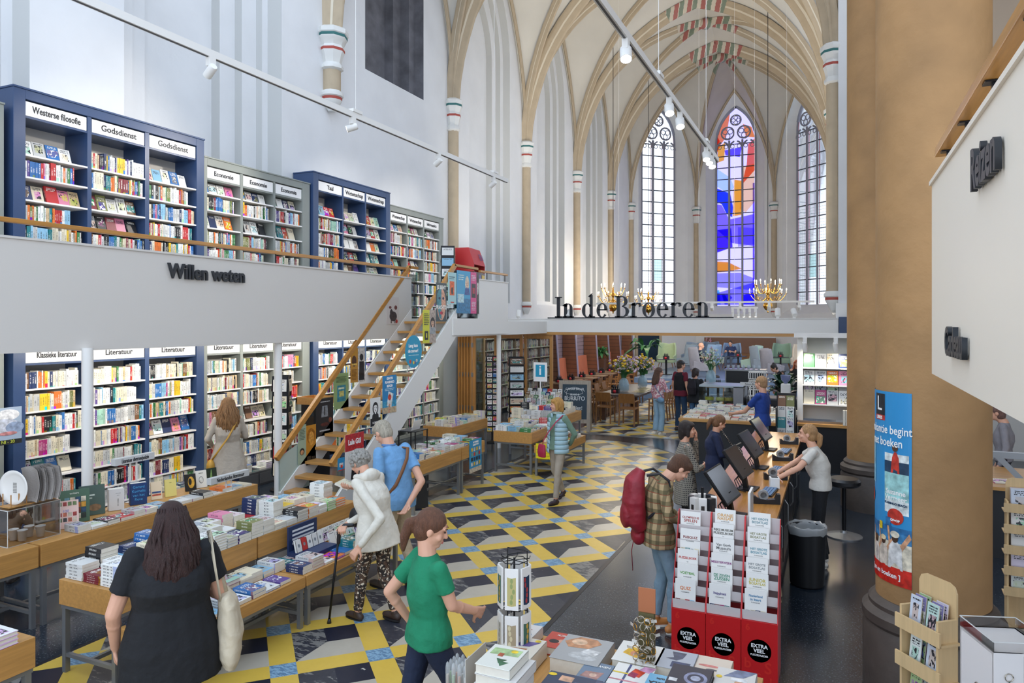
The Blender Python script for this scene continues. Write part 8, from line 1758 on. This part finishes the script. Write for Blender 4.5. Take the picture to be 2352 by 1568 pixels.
chalk=flat('#dfe4e4')
for s_,z_,sz in (('CAESAR SALAD',1.08,.08),('BEANS &',.94,.07),('BURRITO',.84,.15),('garnalen!',.6,.13),('vers',.47,.07),('Hello',.39,.08)):
    text(s_,sz,Mc@MX((.405,.006,z_),(1,0,0),(0,0,1)),chalk,cb,'chalk_lettering',.0003,bold=.001,sx=.85)
mb=MB(); mb.M=Mc
for q in range(2): mb.tube([(.4+.26*math.cos(b)*(1-.2*q),.006,1.02+.08*math.sin(b)*(1+q)-.05*q) for b in [k*.35 for k in range(17)]],.004,4)
mb.build('chalk_flourish',chalk,cb)
mb=MB(); mb.M=Matrix.Translation((0,.42,0))@Matrix.Rotation(.16,4,'X')
for a,b in (((0,0,0),(.09,.03,1.28)),((.72,0,0),(.81,.03,1.28)),((.09,0,.22),(.72,.03,.32))): mb.box(a,b)
mb.build('rear_frame',MATS['weathered_frame'],t)
# tilted paperback display behind the left middle table
t=thing('book_bin','tiered bin of small colourful books beside the information sign','book display',(-6.9,15.75,0)); mb=MB(); mb.box((0,0,0),(.98,.5,.8)); mb.build('bin_body',M_oakx,t)
rnd=random.Random(31)
for r_ in range(4):
    for k in range(7):
        cn,c=rcol(rnd,.25); one_book('booklet',Matrix.Translation((-6.88+k*.13,15.78+r_*.11,.802+r_*.10*0+.0))@Matrix.Rotation(math.pi/2-.25,4,'X'),.11,.17+r_*.07,.008,c,rnd.random(),f'{cn} small book, {ordn(k)} from left, {["front","second","third","rear"][r_]} row of the tiered bin','small books in the tiered bin')
for k in range(5):
    t=thing('price_card','yellow price card with black signs on the low table, '+ordn(k)+' from the top','price card',(-4.97,11.985,.50+k*.0)); t.location=(-4.94,11.985,.55-k*.055); mb=MB(); mb.box((0,0,0),(.28,.006,.05)); c_=mb.build('card',flat('#e8d41e'),t); text('2 voor',.03,MX((.14,-.002,.025),(1,0,0),(0,0,1)),M_ink,c_,'card_lettering',.0003)

# hanging lamp rail over the cafe
t=thing('cafe_lamp_rail','long white lamp rail hanging across the cafe behind the letters','lamp rail',(-7.6,24,3.42)); mb=MB(); mb.box((0,-.03,-.03),(7.0,.03,.03)); mb.build('rail',M_white,t)
for x_ in (.8,3.5,6.2): mb=MB(); mb.tube([(x_,0,.03),(x_,0,11.6)],.004,5); mb.build('wire',M_white,t)
for k in range(8):
    x_=-7.2+k*.88; spot('lit white spotlight on the cafe lamp rail, '+ordn(k)+' from the left',x_,24.0,3.39,(x_-.3,26.2+(k%3)*2.2,.6),1,62,.055,'cafe_spotlight','spotlights on the cafe lamp rail',ang=120,color=(1,.95,.88))
t=thing('cafe_lamp_rail','short white lamp rail with five down lights hanging right of the letters','lamp rail',(-3.0,23.4,3.22)); mb=MB(); mb.box((0,-.04,-.02),(.8,.04,.03)); mb.build('rail',M_white,t)
for x_ in (.1,.7): mb=MB(); mb.tube([(x_,0,.03),(x_,0,11.8)],.004,5); mb.build('wire',M_white,t)
for k in range(5): spot('small lit down light on the short lamp rail, '+ordn(k)+' from the left',-2.95+k*.17,23.4,3.2,(-2.95+k*.17,23.2,0),1,25,.035,'down_light','down lights on the short lamp rail',ang=110)
